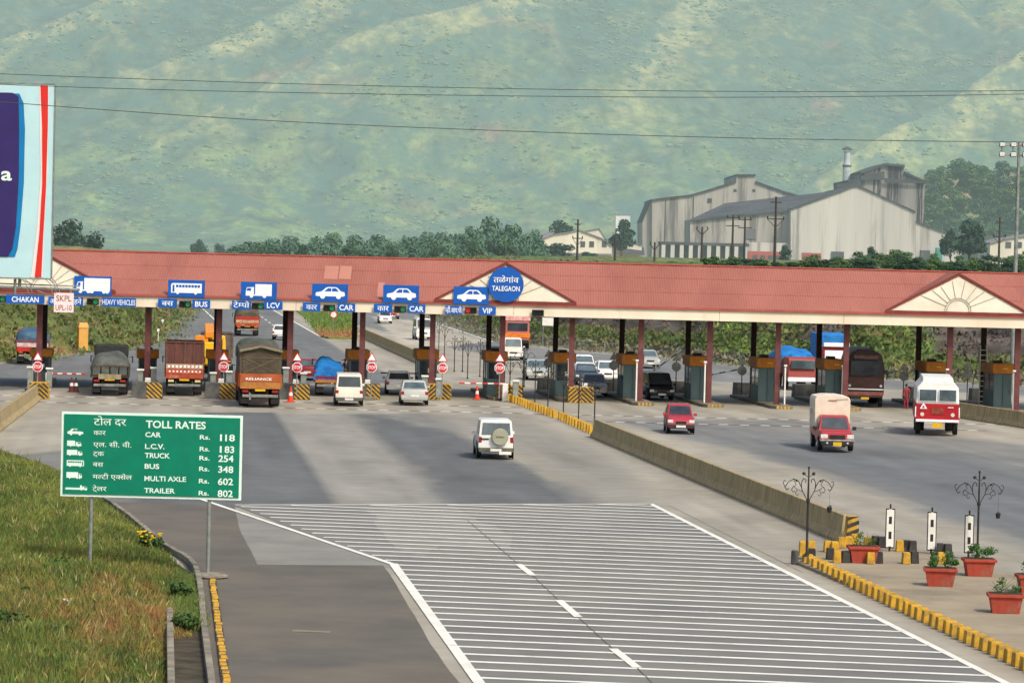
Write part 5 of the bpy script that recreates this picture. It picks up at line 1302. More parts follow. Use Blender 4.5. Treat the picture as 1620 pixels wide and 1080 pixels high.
vcar('sedan', 'silver grey car approaching beyond the raised grey barrier arm', 'car', 'sedan', K(164, 170, 168), 1029, 583, False, 4.2, 1.66, yaw=-0.02, glass=glassl, pname='sedan_grey', bump=paint('sedan_bumper', K(166, 170, 166)))
vcar('hatchback', 'small white car far away on the right carriageway beside a red car', 'car', 'hatch', K(222, 224, 222), 610, 512, False, 3.6, 1.6, yaw=0.0, pname='hatch_white', bump=white)
vcar('hatchback', 'small red car far away behind a white car', 'car', 'hatch', K(160, 40, 44), 622, 505, False, 3.6, 1.6, yaw=0.0, pname='maruti_red')
vcar('van', 'white van far away partly hidden by a canopy post', 'van', 'van', K(222, 224, 222), 671, 538, False, 4.2, 1.7, yaw=0.02, pname='van_white', bump=white, Hs=1.15)
vcar('jeep', 'white jeep coming towards the camera in front of the orange truck', 'jeep', 'suv', K(224, 222, 210), 812, 570, False, 3.9, 1.7, yaw=-0.08, glass=glassl, pname='jeep_cream', bump=white, Hs=1.05)

def truck_base(o, L_, W, cab_y0, cab_y1, wh_y, r=.5, bumper=True):
    m = MB()
    for s in (-1, 1): m.box(s*.42, 0, .72, .12, L_-.3, .26)
    m.box(0, -L_/2+.5, .72, .84, .12, .2).box(0, L_/2-.8, .72, .84, .12, .2).box(0, 0, .72, .84, .12, .2); m.build('chassis', dark, o)
    for y in wh_y:
        for s in (-1, 1): wheel(o, s*(W/2-.18), y, r, .26, dual=(y != wh_y[-1]), rim_m=dark)
def rear_gear(o, L_, W, lamps=orange_l, plate=platey):
    y = -L_/2
    MB().box(0, y-.06, .56, W*.86, .1, .16).build('rear_bumper', chrome, o, bevel=.02)
    for s in (-1, 1):
        MB().box(s*(W/2-.34), y-.04, .84, .34, .06, .14).build('tail_light', orange_l if lamps is None else lamps, o)
        MB().box(s*(W/2-.32), y-.02, .2, .5, .03, .42).build('mud_flap', black, o)
    MB().box(0, y-.05, .92, .6, .04, .16).build('number_plate', plate, o)
tarps = {}
def tarp_m(name, c, c2): return MC[name] if name in MC else mk(name, c, c2, 1.3, .7, coords='obj', bump=1.0, bumpscale=1.6, bdist=.12, detail=6, c3=tuple(v*.55 for v in c[:3])+(1,), s3=1.1, r3=(.5, .72), f3=.8)
def load(o, name, mat, y0_, y1_, W, z0, z1, seed, pointed=.0, rough_=.12, front_dip=.15, wf=1.02, over=.25):
    rg = []; n_ = 12
    for i in range(n_+1):
        y = y0_+(y1_-y0_)*i/n_; e = math.sin(math.pi*min(1, max(0, (i+.35)/(n_+.7))))**.25; row = []
        for k in range(15):
            a = math.pi*k/14; cx = -math.cos(a); sz = math.sin(a)**.55
            x = cx*abs(cx)**-.35*W/2*wf if abs(cx) > .02 else 0
            z = z0-over+(z1-z0+over)*sz*e; q = noise.noise(Vector((x*1.1, y*.9, seed)))*rough_*2*sz
            row.append((x*(1+noise.noise(Vector((y, z, seed)))*.03), y, z+q+(z1-z0)*pointed*(1-abs(cx))*sz))
        rg.append(row)
    m = MB(); m.rings(rg, close=False, caps=False); m.f.append(tuple(range(15))[::-1]); m.mi.append(0); m.f.append(tuple(range(n_*15, n_*15+15))); m.mi.append(0)
    return m.build(name, mat, o, smooth=True)
def cargo_box(o, mat, y0_, y1_, W, z0, z1, ribm=None, tail=True, nm='cargo_body'):
    m = MB(); t = .07; L2 = y1_-y0_; yc = (y0_+y1_)/2
    m.box(0, yc, z0, W, L2, .1)
    for s in (-1, 1): m.box(s*(W/2-t/2), yc, z0+.1, t, L2, z1-z0-.1)
    m.box(0, y1_-t/2, z0+.1, W-2*t, t, z1-z0-.1)
    if tail: m.box(0, y0_+t/2, z0+.1, W-2*t, t, z1-z0-.1)
    b = m.build(nm, mat, o)
    r = MB(); n_ = int(L2/.75)
    for k in range(n_+1):
        for s in (-1, 1): r.box(s*(W/2+.025), y0_+.05+(L2-.1)*k/n_, z0, .05, .08, z1-z0+.02)
    for x in (-.5, -.25, 0, .25, .5): r.box(x*(W-.1), y0_-.025, z0, .07, .05, z1-z0+.02)
    r.box(0, y0_-.03, z1, W+.06, .07, .07); r.build('stake', ribm or mat, b); return b
def cab(o, mat, y0_, y1_, W, z1, front_view=False, screen=glassd, zc=.62):
    m = MB(); m.rings([[(-W/2, y0_, zc), (W/2, y0_, zc), (W/2*.97, y0_, z1), (-W/2*.97, y0_, z1)], [(-W/2, y1_-.25, zc), (W/2, y1_-.25, zc), (W/2*.95, y1_-.5, z1), (-W/2*.95, y1_-.5, z1)],
                       [(-W/2*.97, y1_, zc), (W/2*.97, y1_, zc), (W/2*.9, y1_-.25, z1-.12), (-W/2*.9, y1_-.25, z1-.12)]]); c = m.build('cab', mat, o, bevel=.05)
    return c
def truck(label, pos, rz, L_, W, cab_c, body_c, z0=1.15, zside=1.9, cabz=2.5, cat='truck', group=None, nm='truck', cl=1.9):
    o = empty(nm, pos, rz, label, cat, group); y0_, y1_ = -L_/2, L_/2
    truck_base(o, L_, W, 0, 0, (-L_/2+1.9, L_/2-1.2) if L_ < 8 else (-L_/2+1.3, -L_/2+2.5, L_/2-1.2))
    cab(o, paint('cab_%d' % int(cab_c[0]*9999+cab_c[1]*777), cab_c, .5), y1_-cl, y1_, W*.94, cabz)
    for s in (-1, 1): MB().box(s*(W/2+.17), y1_-.45, 1.75, .07, .14, .4).tube((s*(W/2-.02), y1_-.4, 2.1), (s*(W/2+.17), y1_-.42, 2.1), .02).build('mirror', dark, o)
    return o
def vtruck(label, px, py, away, L_, W, yaw=0, **k):
    p = G(px, py); h = (0 if away else math.pi)+yaw; d = Vector((-math.sin(h), math.cos(h), 0)); c = p+d*L_/2*(1 if away else -1)
    return truck(label, (c.x, c.y, .045), h, L_, W, **k)
def tailboard(o, y, W, z0, z1, mats, words, lm=None):
    n_ = len(mats); h = (z1-z0)/n_
    for k, mt in enumerate(mats):
        b = MB().box(0, y-.02, z0+h*k+.01, W-.04, .04, h-.02).build('tail_board', mt, o)
        if words[k]:
            L = MB(); lettering(L, words[k], -W*.4, z0+h*k+h*.25, h*.5, W*.8, y-.046, .02); L.build('lettering', lm or lettw, b)
# 1 dark tarp truck in the heavy vehicles lane
o = vtruck('dark truck with grey tarpaulin over a low load, in the heavy vehicles lane', 173, 627, True, 7.6, 2.25, cab_c=K(60, 60, 62), body_c=0, cabz=2.85)
cargo_box(o, mk('truck_wood_dark', K(92, 70, 60), K(60, 50, 46), 2, .8, coords='obj'), -3.8, 1.7, 2.25, 1.1, 1.75); load(o, 'tarpaulin', tarp_m('tarp_grey_green', K(96, 100, 94), K(66, 72, 70)), -3.85, .9, 2.3, 1.5, 2.5, 3, .05, .1)
MB().box(0, 1.3, 2.2, 2.1, .9, .75).build('cab_canvas', mk('canvas_black', K(52, 54, 56), K(38, 40, 44), 3, .8, coords='obj'), o, bevel=.12)
tailboard(o, -3.86, 1.4, 1.0, 1.32, [mk('tail_cream', K(160, 150, 116), K(130, 120, 96), 3, .8, coords='obj')], ['']); rear_gear(o, 7.6, 2.25, lampr)
# 2 maroon box truck
o = vtruck('maroon high sided truck with painted orange and white tail panels in the bus lane', 291, 627, True, 7.8, 2.3, cab_c=K(120, 50, 44), body_c=0, cabz=2.6)
mw = mk('truck_maroon', K(104, 64, 58), K(78, 52, 48), 1.6, .8, coords='obj', c3=K(122, 90, 78), s3=1.2, f3=.6, stretch=(1, 1, .3)); cargo_box(o, mw, -3.9, 1.8, 2.3, 1.15, 3.25, mk('truck_rust', K(118, 84, 72), K(84, 60, 52), 2, .8, coords='obj'))
tailboard(o, -3.96, 2.3, 1.05, 1.95, [mk('tail_orange', K(178, 78, 48), K(150, 64, 44), 3, .7, coords='obj', c3=K(196, 170, 150), s3=2.2, f3=.7), mk('tail_orange_b', K(190, 92, 62), K(160, 72, 52), 3, .7, coords='obj', c3=K(210, 180, 160), s3=2.4, f3=.6), mk('tail_cream_b', K(196, 170, 140), K(168, 120, 96), 4, .7, coords='obj')], ['', '', '']); rear_gear(o, 7.8, 2.3, mk('lamp_cream', K(220, 205, 150), K(200, 180, 120), 5, .3))
# painted ornaments on its tail: small pale marks
L = MB()
for k in range(9): L.box(-.95+k*.24, -4.01, 1.72, .13, .012, .14); L.box(-.9+k*.23, -4.01, 1.44, .1, .012, .1)
L.build('painted_marks', lettw, o)
# 3 brown canvas truck
o = vtruck('large truck with a brown canvas cover and orange tailboard, nearest in the LCV lane', 411, 645, True, 8.2, 2.4, cab_c=K(150, 50, 44), body_c=0, cabz=2.7, yaw=.01)
cargo_box(o, mk('truck_orange', K(176, 92, 46), K(150, 76, 42), 2, .75, coords='obj'), -4.1, 2.1, 2.4, 1.15, 1.85)
cv = tarp_m('canvas_brown', K(96, 88, 72), K(72, 66, 56)); m = MB()
P = lambda y, zt, ap: [(-1.2, y, 1.8), (-1.2, y, zt), (-.6, y, zt+ap*.6), (0, y, zt+ap), (.6, y, zt+ap*.6), (1.2, y, zt), (1.2, y, 1.8)]
m.rings([P(-4.08, 3.25, .25), P(-2.6, 3.2, .22), P(-1, 3.3, .3), P(.5, 3.45, .3), P(2.1, 3.4, .25)]); m.build('canvas_cover', cv, o)
m = MB(); m.rings([[(-1.24, y, 3.16), (0, y, 3.44), (1.24, y, 3.16), (1.24, y, 3.3), (0, y, 3.56), (-1.24, y, 3.3)] for y in (-4.3, -3.7)]); m.build('canvas_flap', tarp_m('canvas_pale', K(136, 128, 106), K(112, 106, 88)), o)
MB().box(0, -4.1, 1.86, 2.1, .04, 1.3).build('rear_opening', mk('canvas_dark', K(84, 76, 62), K(60, 54, 46), .9, .85, coords='obj', bump=1, bumpscale=2, bdist=.1), o)
MB().path([(-1.0, -4.14, 1.95), (1.0, -4.14, 2.85)], .012, 4).path([(1.0, -4.14, 1.95), (-1.0, -4.14, 2.85)], .012, 4).path([(-1.05, -4.14, 2.85), (1.05, -4.14, 2.85)], .012, 4).build('rope', mk('rope', K(150, 136, 108), K(130, 118, 92), 5, .8), o)
load(o, 'tarpaulin', tarp_m('tarp_dark_green', K(84, 92, 76), K(62, 70, 60)), -.4, 2.2, 2.5, 3.0, 3.85, 8, 0, .08)
tb = mk('tail_board_orange', K(176, 92, 52), K(150, 76, 46), 2, .7, coords='obj', c3=K(150, 70, 44), s3=1.6, f3=.5)
tailboard(o, -4.16, 2.36, 1.05, 1.88, [mk('tail_yellow', K(178, 122, 58), K(150, 96, 50), 3, .7, coords='obj'), tb], ['', '']); L = MB(); lettering(L, 'RELIANCE', -.85, 1.56, .13, 1.5, -4.22, .02); L.build('lettering', lettw, o); rear_gear(o, 8.2, 2.4, lampr)
MB().box(0, -3.9, .3, 1.0, .5, .45).build('axle_housing', dark, o)
# 4 far left truck under blue tarp
o = vtruck('red truck under a dull blue tarpaulin, partly behind the leftmost column', 51, 577, True, 7.5, 2.4, cab_c=K(160, 50, 44), body_c=0, yaw=.04)
cargo_box(o, mk('truck_red', K(176, 52, 46), K(150, 44, 42), 2, .7, coords='obj'), -3.75, 1.7, 2.4, 1.1, 1.7); load(o, 'tarpaulin', tarp_m('tarp_blue_dull', K(72, 104, 128), K(54, 80, 104)), -3.8, 1.6, 2.5, 1.6, 2.65, 5, .05, .12)
tailboard(o, -3.82, 2.36, .95, 1.6, [mk('tail_red', K(190, 50, 44), K(160, 44, 40), 3, .7, coords='obj'), mk('tail_white', K(216, 196, 190), K(190, 150, 146), 4, .7, coords='obj')], ['', '']); rear_gear(o, 7.5, 2.4)
# 5 orange truck far up the road
o = vtruck('orange loaded truck driving away in the distance between two canopy posts', 391, 532, True, 7.6, 2.4, cab_c=K(160, 50, 44), body_c=0)
cargo_box(o, mk('truck_orange', K(176, 92, 46), K(150, 76, 42), 2, .75, coords='obj'), -3.8, 1.8, 2.4, 1.15, 1.7); load(o, 'tarpaulin', tarp_m('canvas_brown', 0, 0) if 0 else cv, -3.85, 1.6, 2.45, 1.6, 3.1, 15, 0, .08, over=.1)
tailboard(o, -3.86, 2.36, 1.0, 1.95, [mk('tail_orange', 0, 0), mk('tail_cream_b', 0, 0), mk('tail_red', 0, 0)], ['', '', '']); rear_gear(o, 7.6, 2.4)
# 6 yellow machine
ym = paint('machine_yellow', K(236, 186, 22), .45)
p = G(331, 604); o = empty('truck_crane', (p.x, p.y+3, .045), .0, 'bright yellow construction machine behind the maroon truck and a canopy post', 'crane')
truck_base(o, 6.5, 2.4, 0, 0, (-1.9, 1.9), .6)
m = MB(); m.box(-.1, -1.3, 1.0, 2.0, 2.6, 1.1).box(-.1, -1.2, 2.1, 1.8, 1.6, .5, tx=.85); m.build('engine_hood', ym, o, bevel=.06); MB().box(-.35, -3.2, 1.15, .9, .6, 1.0).build('counterweight', ym, o, bevel=.05)
MB().box(.15, .9, 1.0, 2.1, 1.7, 2.0, tx=.9, ty=.9).build('cab', ym, o, bevel=.08); MB().box(.15, .02, 2.05, 1.5, .03, .7).build('window', glassd, o)
m = MB(); m.hexa([(-.3, -.9, 2.9), (.3, -.9, 2.9), (.3, 2.6, 3.3), (-.3, 2.6, 3.3)], [(-.3, -.9, 3.3), (.3, -.9, 3.3), (.3, 2.6, 3.8), (-.3, 2.6, 3.8)]); m.box(-.55, -.4, 2.6, .9, .8, .4); m.build('boom', paint('machine_orange', K(222, 140, 40), .5), o, bevel=.03)
MB().box(.35, -2.66, 1.6, .5, .03, .45).build('warning_panel', white, o); MB().box(-.2, -2.7, 2.02, 1.9, .1, .1).build('rail', mk('rail_cream', K(214, 190, 150), K(190, 160, 120), 4, .7), o)
# grey truck behind it, just showing right of the post
o = vtruck('dull brown truck side showing just right of the yellow machine', 344, 592, True, 6.5, 2.2, cab_c=K(120, 100, 90), body_c=0, yaw=.02)
cargo_box(o, mk('truck_grey_brown', K(120, 104, 96), K(90, 80, 74), 2, .8, coords='obj'), -3.2, 1.4, 2.1, 1.1, 2.9); rear_gear(o, 6.5, 2.2)
# 7 blue tarp pickup
o = vtruck('small red goods truck under a bright blue tarpaulin beside the white utility wagon', 519, 627, True, 4.8, 1.75, cab_c=K(170, 50, 44), body_c=0, cabz=2.0, cl=1.4, yaw=-.05)
cargo_box(o, mk('truck_red', 0, 0), -2.4, 1.0, 1.75, .85, 1.5); load(o, 'tarpaulin', tarp_m('tarp_bright_blue', K(40, 132, 204), K(22, 96, 172)), -2.5, .95, 1.85, 1.35, 2.25, 9, .1, .22, over=.35)
tailboard(o, -2.46, 1.7, .8, 1.25, [mk('tail_yellow', 0, 0), mk('tail_red', 0, 0)], ['', '']); rear_gear(o, 4.8, 1.7)
# oncoming heavy vehicles -----------------------------------------------------------
def face(o, y, W, mats, scr, lampz, z):
    """Front of an oncoming lorry: panels, two windscreen panes, lamps, bumper and plate."""
    for (z0_, z1_, mt) in mats: MB().box(0, y+.012, z0_, W*.96, .05, z1_-z0_).build('front_panel', mt, o, bevel=.015)
    (s0, s1) = scr
    for s in (-1, 1):
        w_ = W*.38; f = MB(); f.box(s*W*.225, y+.06, s0-.05, w_+.1, .05, s1-s0+.1); fr = f.build('windscreen_frame', lettw, o, bevel=.03); MB().box(s*W*.225, y+.09, s0, w_, .03, s1-s0).build('pane', glassl, fr, bevel=.03)
        MB().lathe([(.11, 0), (.1, .04)], (s*(W/2-.36), y+.05, lampz), 12, 'y').build('headlight', lampw, o)
        MB().box(s*(W/2-.02), y+.01, z-.02, .08, .06, .55).build('corner_strip', lettw, o)
    MB().box(0, y+.1, .72, W*.98, .1, .14).build('front_bumper', lettw, o, bevel=.02); MB().box(0, y+.13, .42, .56, .02, .26).build('number_plate', platey, o)
rc = mk('truck_red_fresh', K(178, 32, 40), K(156, 30, 38), 1.6, .45, coords='obj', c3=K(120, 30, 34), s3=2, f3=.5)
o = vtruck('red and white covered truck coming towards the camera at the right', 1482, 690, False, 6.6, 2.35, cab_c=K(172, 34, 40), body_c=0, cabz=1.6, yaw=-0.215)
for ch in [c for c in o.children if c.name.startswith('mirror') or c.name.startswith('cab')]: bpy.data.objects.remove(ch)
MB().rings([[(-1.175, y, .78), (1.175, y, .78), (1.16, y, 1.7), (-1.16, y, 1.7)] for y in (-3.2, 3.25)]).build('body', rc, o, bevel=.05)
wt = MB(); wt.rings([[(-1.16*k, y, 1.7), (1.16*k, y, 1.7), (1.12*k, y-b, 2.55), (.86*k, y-b, 2.86), (-.86*k, y-b, 2.86), (-1.12*k, y-b, 2.55)] for y, k, b in ((-3.2, 1, 0), (2.9, 1, .02), (3.24, .99, .14))]); wt.build('upper_body', white, o, bevel=.05)
MB().rings([[(-.86, y, 2.84), (.86, y, 2.84), (.8, y, z), (-.8, y, z)] for y, z in ((-2.9, 3.1), (2.2, 3.1), (2.9, 2.95))]).build('roof_carrier', white, o, bevel=.04)
face(o, 3.2, 2.35, [(.86, 1.7, rc)], (1.86, 2.46), 1.12, 1.0)
L = MB(); L.prismy([(.95, 1.42), (.55, 1.42), (.75, 1.76)], 3.27, 3.29); L.build('triangle_mark', lettw, o); L = MB(); L.prismy([(.83, 1.47), (.67, 1.47), (.75, 1.62)], 3.292, 3.3); L.build('triangle_center', rc, o)
MB().box(0, 3.27, 1.15, .62, .03, .34).build('badge_panel', mk('badge_brown', K(120, 44, 42), K(150, 80, 60), 6, .6), o); MB().box(-.7, 3.27, 1.5, .3, .02, .04).build('badge', lettw, o)
# dark brown bus
o = vtruck('dark brown high fronted truck leaving the lane left of the red and white truck', 1368, 645, False, 8.6, 2.4, cab_c=K(70, 46, 44), body_c=0, cabz=2.4, yaw=-0.165)
db = mk('bus_brown', K(72, 52, 48), K(50, 38, 38), 1.5, .5, coords='obj', c3=K(104, 72, 64), s3=1.4, f3=.6)
MB().rings([[(-1.2*k, y, .8), (1.2*k, y, .8), (1.2*k, y, 2.6), (.98*k, y-b, 3.35), (.5*k, y-b, 3.62), (-.5*k, y-b, 3.62), (-.98*k, y-b, 3.35), (-1.2*k, y, 2.6)] for y, k, b in ((-4.2, 1, 0), (3.9, 1, 0), (4.25, .98, .2))]).build('body', db, o, bevel=.06)
MB().box(0, 4.26, 2.0, 1.9, .05, .95).build('windscreen', glassd, o, bevel=.05)
MB().box(0, 4.28, 1.22, 2.1, .05, .66).build('front_panel', mk('bus_brown_panel', K(84, 58, 52), K(64, 46, 44), 2, .5, coords='obj'), o, bevel=.02); MB().box(0, 4.3, 1.1, 2.3, .05, .08).build('chrome_strip', lettw, o); MB().box(0, 4.3, .74, 2.3, .08, .24).build('front_bumper', mk('bus_bumper', K(150, 96, 88), K(120, 70, 64), 3, .5, coords='obj'), o, bevel=.02)
for s in (-1, 1): MB().lathe([(.09, 0), (.08, .04)], (s*.98, 4.3, 1.36), 12, 'y').build('headlight', lampw, o)
MB().box(0, 4.14, 3.05, 1.5, .2, .22).build('destination_board', mk('board_brown', K(120, 92, 84), K(90, 68, 64), 5, .6), o)
MB().box(0, 4.35, .5, .5, .02, .14).build('number_plate', platey, o)
# blue load trucks behind the oncoming booths
bt = tarp_m('tarp_bright_blue', 0, 0)
o = vtruck('truck with a high blue tarpaulin load between two oncoming booths', 1270, 618, False, 7.4, 2.4, cab_c=K(150, 58, 52), body_c=0, cabz=2.3, yaw=-0.02)
cargo_box(o, mk('truck_grey_brown', 0, 0), -3.7, 1.7, 2.4, 1.1, 2.2); load(o, 'tarpaulin', bt, -3.7, 1.6, 2.5, 2.1, 2.9, 33, 0, .15); load(o, 'hanging_tarp', bt, 1.2, 2.2, 1.5, 1.4, 2.6, 37, 0, .2)
MB().box(0, 3.72, 1.5, 1.8, .04, .6).build('windscreen', glassl, o, bevel=.03); MB().box(0, 3.76, .6, 2.2, .1, .3).build('front_bumper', lettw, o, bevel=.02)
o = vtruck('truck with a square bright blue covered load, just left of the dark brown truck', 1322, 600, False, 7.4, 2.4, cab_c=K(190, 60, 52), body_c=0, cabz=2.5, yaw=-0.08)
MB().box(0, -.8, 1.1, 2.3, 5.4, 2.35).build('cargo_body', bt, o, bevel=.1); MB().box(0, 3.72, 1.5, 1.8, .04, .7).build('windscreen', lettw, o, bevel=.03); MB().box(0, 3.6, 2.5, 2.0, .5, .3).build('headboard', lettw, o)
# oncoming decorated orange truck
o = vtruck('tall painted orange and pink truck coming far behind the white jeep', 818, 553, False, 7.6, 2.4, cab_c=K(206, 110, 50), body_c=0, cabz=2.2, yaw=-0.08)
MB().box(0, -.9, 1.1, 2.3, 5.6, 2.0).build('cargo_body', mk('truck_teal', K(70, 110, 104), K(54, 88, 86), 2, .7, coords='obj'), o, bevel=.05)
pk = mk('panel_pink', K(206, 120, 116), K(220, 190, 186), 5, .6, coords='obj'); og = mk('panel_orange', K(226, 134, 40), K(206, 104, 36), 4, .6, coords='obj')
for (a, b, mt) in ((2.7, 3.5, pk), (1.1, 1.5, og)): MB().box(0, 3.82, a, 2.4, .06, b-a).build('front_panel', mt, o, bevel=.02)
MB().rings([[(-1.15, y, .7), (1.15, y, .7), (1.1, y, 2.75), (-1.1, y, 2.75)] for y in (2.0, 3.78)]).build('cab', paint('cab_pinkish', K(196, 110, 100), .5), o, bevel=.05)
MB().box(0, 3.83, 1.75, 1.9, .05, .75).build('windscreen', glassd, o, bevel=.03); MB().box(0, 3.84, .6, 2.2, .1, .3).build('front_bumper', dark, o)
# red pickup with a cream box body
def pickup():
    p = G(1324, 716); L_ = 4.9; W = 1.68; h = math.pi-.1; d = Vector((-math.sin(h), math.cos(h), 0)); c = p-d*L_/2
    o = empty('pickup_truck', (c.x, c.y, .045), h, 'red pickup with a tall cream box body coming towards the camera', 'pickup')
    pm = paint('pickup_red', K(170, 46, 54), .28); hw = W/2
    b = MB(); b.rings([ring(y, .36, z, hw*k) for y, z, k in ((.1, 1.0, 1), (.6, 1.02, 1), (1.2, 1.0, 1), (1.4, .98, .99), (2.2, .93, .96), (2.4, .8, .93), (2.45, .6, .9))]); b.build('body', pm, o, smooth=True)
    bot = [(-hw*.95, .1, 1.0), (hw*.95, .1, 1.0), (hw*.93, 1.4, .98), (-hw*.93, 1.4, .98)]; tp = [(-hw*.8, .15, 1.66), (hw*.8, .15, 1.66), (hw*.78, .85, 1.64), (-hw*.78, .85, 1.64)]
    MB().rings([bot, tp, [(-hw*.7, .2, 1.7), (hw*.7, .2, 1.7), (hw*.68, .75, 1.69), (-hw*.68, .75, 1.69)]]).build('cabin', pm, o, smooth=True)
    n_ = Vector((0, .011, .014)); A, B, C_, D = [Vector(v) for v in (bot[2], bot[3], tp[3], tp[2])]
    MB().quad(*[(A.lerp(B, s)).lerp(D.lerp(C_, s), t)+n_ for s, t in ((.06, .08), (.94, .08), (.94, .92), (.06, .92))]).build('windscreen', glassd, o)
    for s in (-1, 1):
        i, j = (1, 2) if s > 0 else (0, 3); A, B, C_, D = Vector(bot[i]), Vector(bot[j]), Vector(tp[j]), Vector(tp[i])
        MB().quad(*[(A.lerp(B, q)).lerp(D.lerp(C_, q), t)+Vector((s*.014, 0, .004)) for q, t in ((.12, .1), (.85, .1), (.85, .86), (.12, .86))]).build('window', glassd, o)
        MB().box(s*(hw-.2), 2.43, .64, .34, .06, .2).build('headlight', lampw, o, bevel=.02); MB().box(s*(hw+.13), 1.15, 1.0, .2, .1, .17).build('mirror', dark, o, bevel=.02)
        MB().lathe([(.05, 0), (.05, .03)], (s*.5, 2.55, .44), 10, 'y').build('fog_light', lampw, o)
        for y in (-1.45, 1.6): wheel(o, s*(hw-.09), y, .36, .22)
    MB().box(0, 2.46, .62, .76, .05, .2).build('grille', dark, o); MB().box(0, 2.5, .5, W*1.02, .14, .1).build('chrome_bumper', chrome, o, bevel=.03); MB().box(0, 2.5, .3, W*.94, .1, .2).build('front_bumper', dark, o, bevel=.03)
    MB().box(0, 2.58, .3, .42, .02, .18).build('number_plate', platey, o)
    MB().box(0, -1.15, .62, W, 2.5, .42).build('load_bed', pm, o, bevel=.03)
    bx = paint('box_cream', K(226, 212, 194), .6); pr = [(-hw*1.02, 1.0), (hw*1.02, 1.0), (hw*1.04, 2.42), (hw*.95, 2.56), (hw*.4, 2.64), (-hw*.4, 2.64), (-hw*.95, 2.56), (-hw*1.04, 2.42)]
    q = MB().prismy(pr, -2.4, .08).build('box_body', bx, o, bevel=.02)
    m = MB().box(0, .1, 2.36, .42, .02, .06).build('vent', mk('vent_brown', K(170, 140, 110), K(150, 120, 94), 4, .7), q)
    L = MB(); lettering(L, 'CARGO', 0, 0, .1, .5, 0, .02) if 0 else [L.box(-.7+k*.1, .09, 2.42-.008*k, .05, .012, .07) for k in range(6)]; L.build('lettering', mk('box_ink', K(110, 116, 130), K(130, 134, 140), 6, .6), q)
    for s in (-1, 1): MB().box(s*(hw*1.03), -1.5, 1.6, .012, 1.0, .3).build('side_print', mk('box_print', K(206, 186, 164), K(196, 174, 152), 3, .7), q)
pickup()

# ------------------------------------------------------------------ people
def person(px, py, dep_off, skin, top, bottom, label, rz=0, h=1.68):
    p = G(px, py); o = empty('person', (p.x, p.y+dep_off, .045), rz, label, 'person'); k = h/1.72
    def skinned(name, mat, pts, edges, rad, root=0):
        me = bpy.data.meshes.new(name); me.from_pydata([tuple(c*k for c in q) for q in pts], edges, []); ob = bpy.data.objects.new(name, me); COL.objects.link(ob); ob.parent = o
        sk = ob.modifiers.new('s', 'SKIN'); lay = me.skin_vertices[0] if me.skin_vertices else None
        if lay is None: bpy.context.view_layer.objects.active = ob
        for i, r in enumerate(rad): me.skin_vertices[0].data[i].radius = (r*k, r*k*.85)
        me.skin_vertices[0].data[root].use_root = True
        sb = ob.modifiers.new('d', 'SUBSURF'); sb.levels = 1; sb.render_levels = 2; me.materials.append(mat); return ob
    sk_ = mk('skin_brown', K(128, 88, 66), K(108, 74, 56), 5, .6, coords='obj')
    body = [(0, 0, .95), (0, 0, 1.15), (0, .01, 1.38), (0, 0, 1.5), (0, -.01, 1.6), (0, -.01, 1.68), (.18, 0, 1.4), (.24, .02, 1.15), (.25, -.06, .9), (.25, -.09, .8), (-.18, 0, 1.4), (-.24, .02, 1.15), (-.25, -.05, .9), (-.25, -.08, .8),
            (.09, 0, .88), (.1, -.01, .48), (.11, .02, .07), (.12, -.13, .04), (-.09, 0, .88), (-.1, .02, .48), (-.11, .05, .07), (-.12, -.1, .04)]
    ed = [(0, 1), (1, 2), (2, 3), (3, 4), (4, 5), (2, 6), (6, 7), (7, 8), (8, 9), (2, 10), (10, 11), (11, 12), (12, 13), (0, 14), (14, 15), (15, 16), (16, 17), (0, 18), (18, 19), (19, 20), (20, 21)]
    skinned('body', sk_, body, ed, [.13, .12, .14, .05, .085, .07, .05, .042, .03, .035, .05, .042, .03, .035, .08, .055, .038, .035, .08, .055, .038, .035])
    b2 = [(0, 0, .93), (0, 0, 1.15), (0, .01, 1.4), (.18, 0, 1.4), (.235, .02, 1.2), (-.18, 0, 1.4), (-.235, .02, 1.2)]
    skinned('shirt', top, b2, [(0, 1), (1, 2), (2, 3), (3, 4), (2, 5), (5, 6)], [.15, .145, .15, .075, .062, .075, .062])
    b3 = [(0, 0, .98), (.09, 0, .86), (.1, -.01, .48), (.11, .02, .12), (-.09, 0, .86), (-.1, .02, .48), (-.11, .05, .12)]
    skinned('trousers', bottom, b3, [(0, 1), (1, 2), (2, 3), (0, 4), (4, 5), (5, 6)], [.14, .1, .075, .06, .1, .075, .06])
    MB().ball((0, .005, 1.665*k), .105*k, 10, 7, (.9, 1, .9)).build('hair', black, o, smooth=True)
cl_d = mk('cloth_dark', K(44, 46, 58), K(34, 36, 46), 6, .9, coords='obj'); cl_r = mk('cloth_crimson', K(164, 52, 74), K(140, 44, 62), 6, .9, coords='obj'); cl_g = mk('cloth_grey', K(96, 92, 88), K(76, 72, 70), 6, .9, coords='obj')
person(546, 607, 0, None, cl_d, cl_d, 'person in dark clothes standing right of the blue tarpaulin truck', .6)
person(1433, 649, 0, None, cl_r, cl_r, 'person in crimson clothes standing left of the red and white truck', -.5, 1.6)

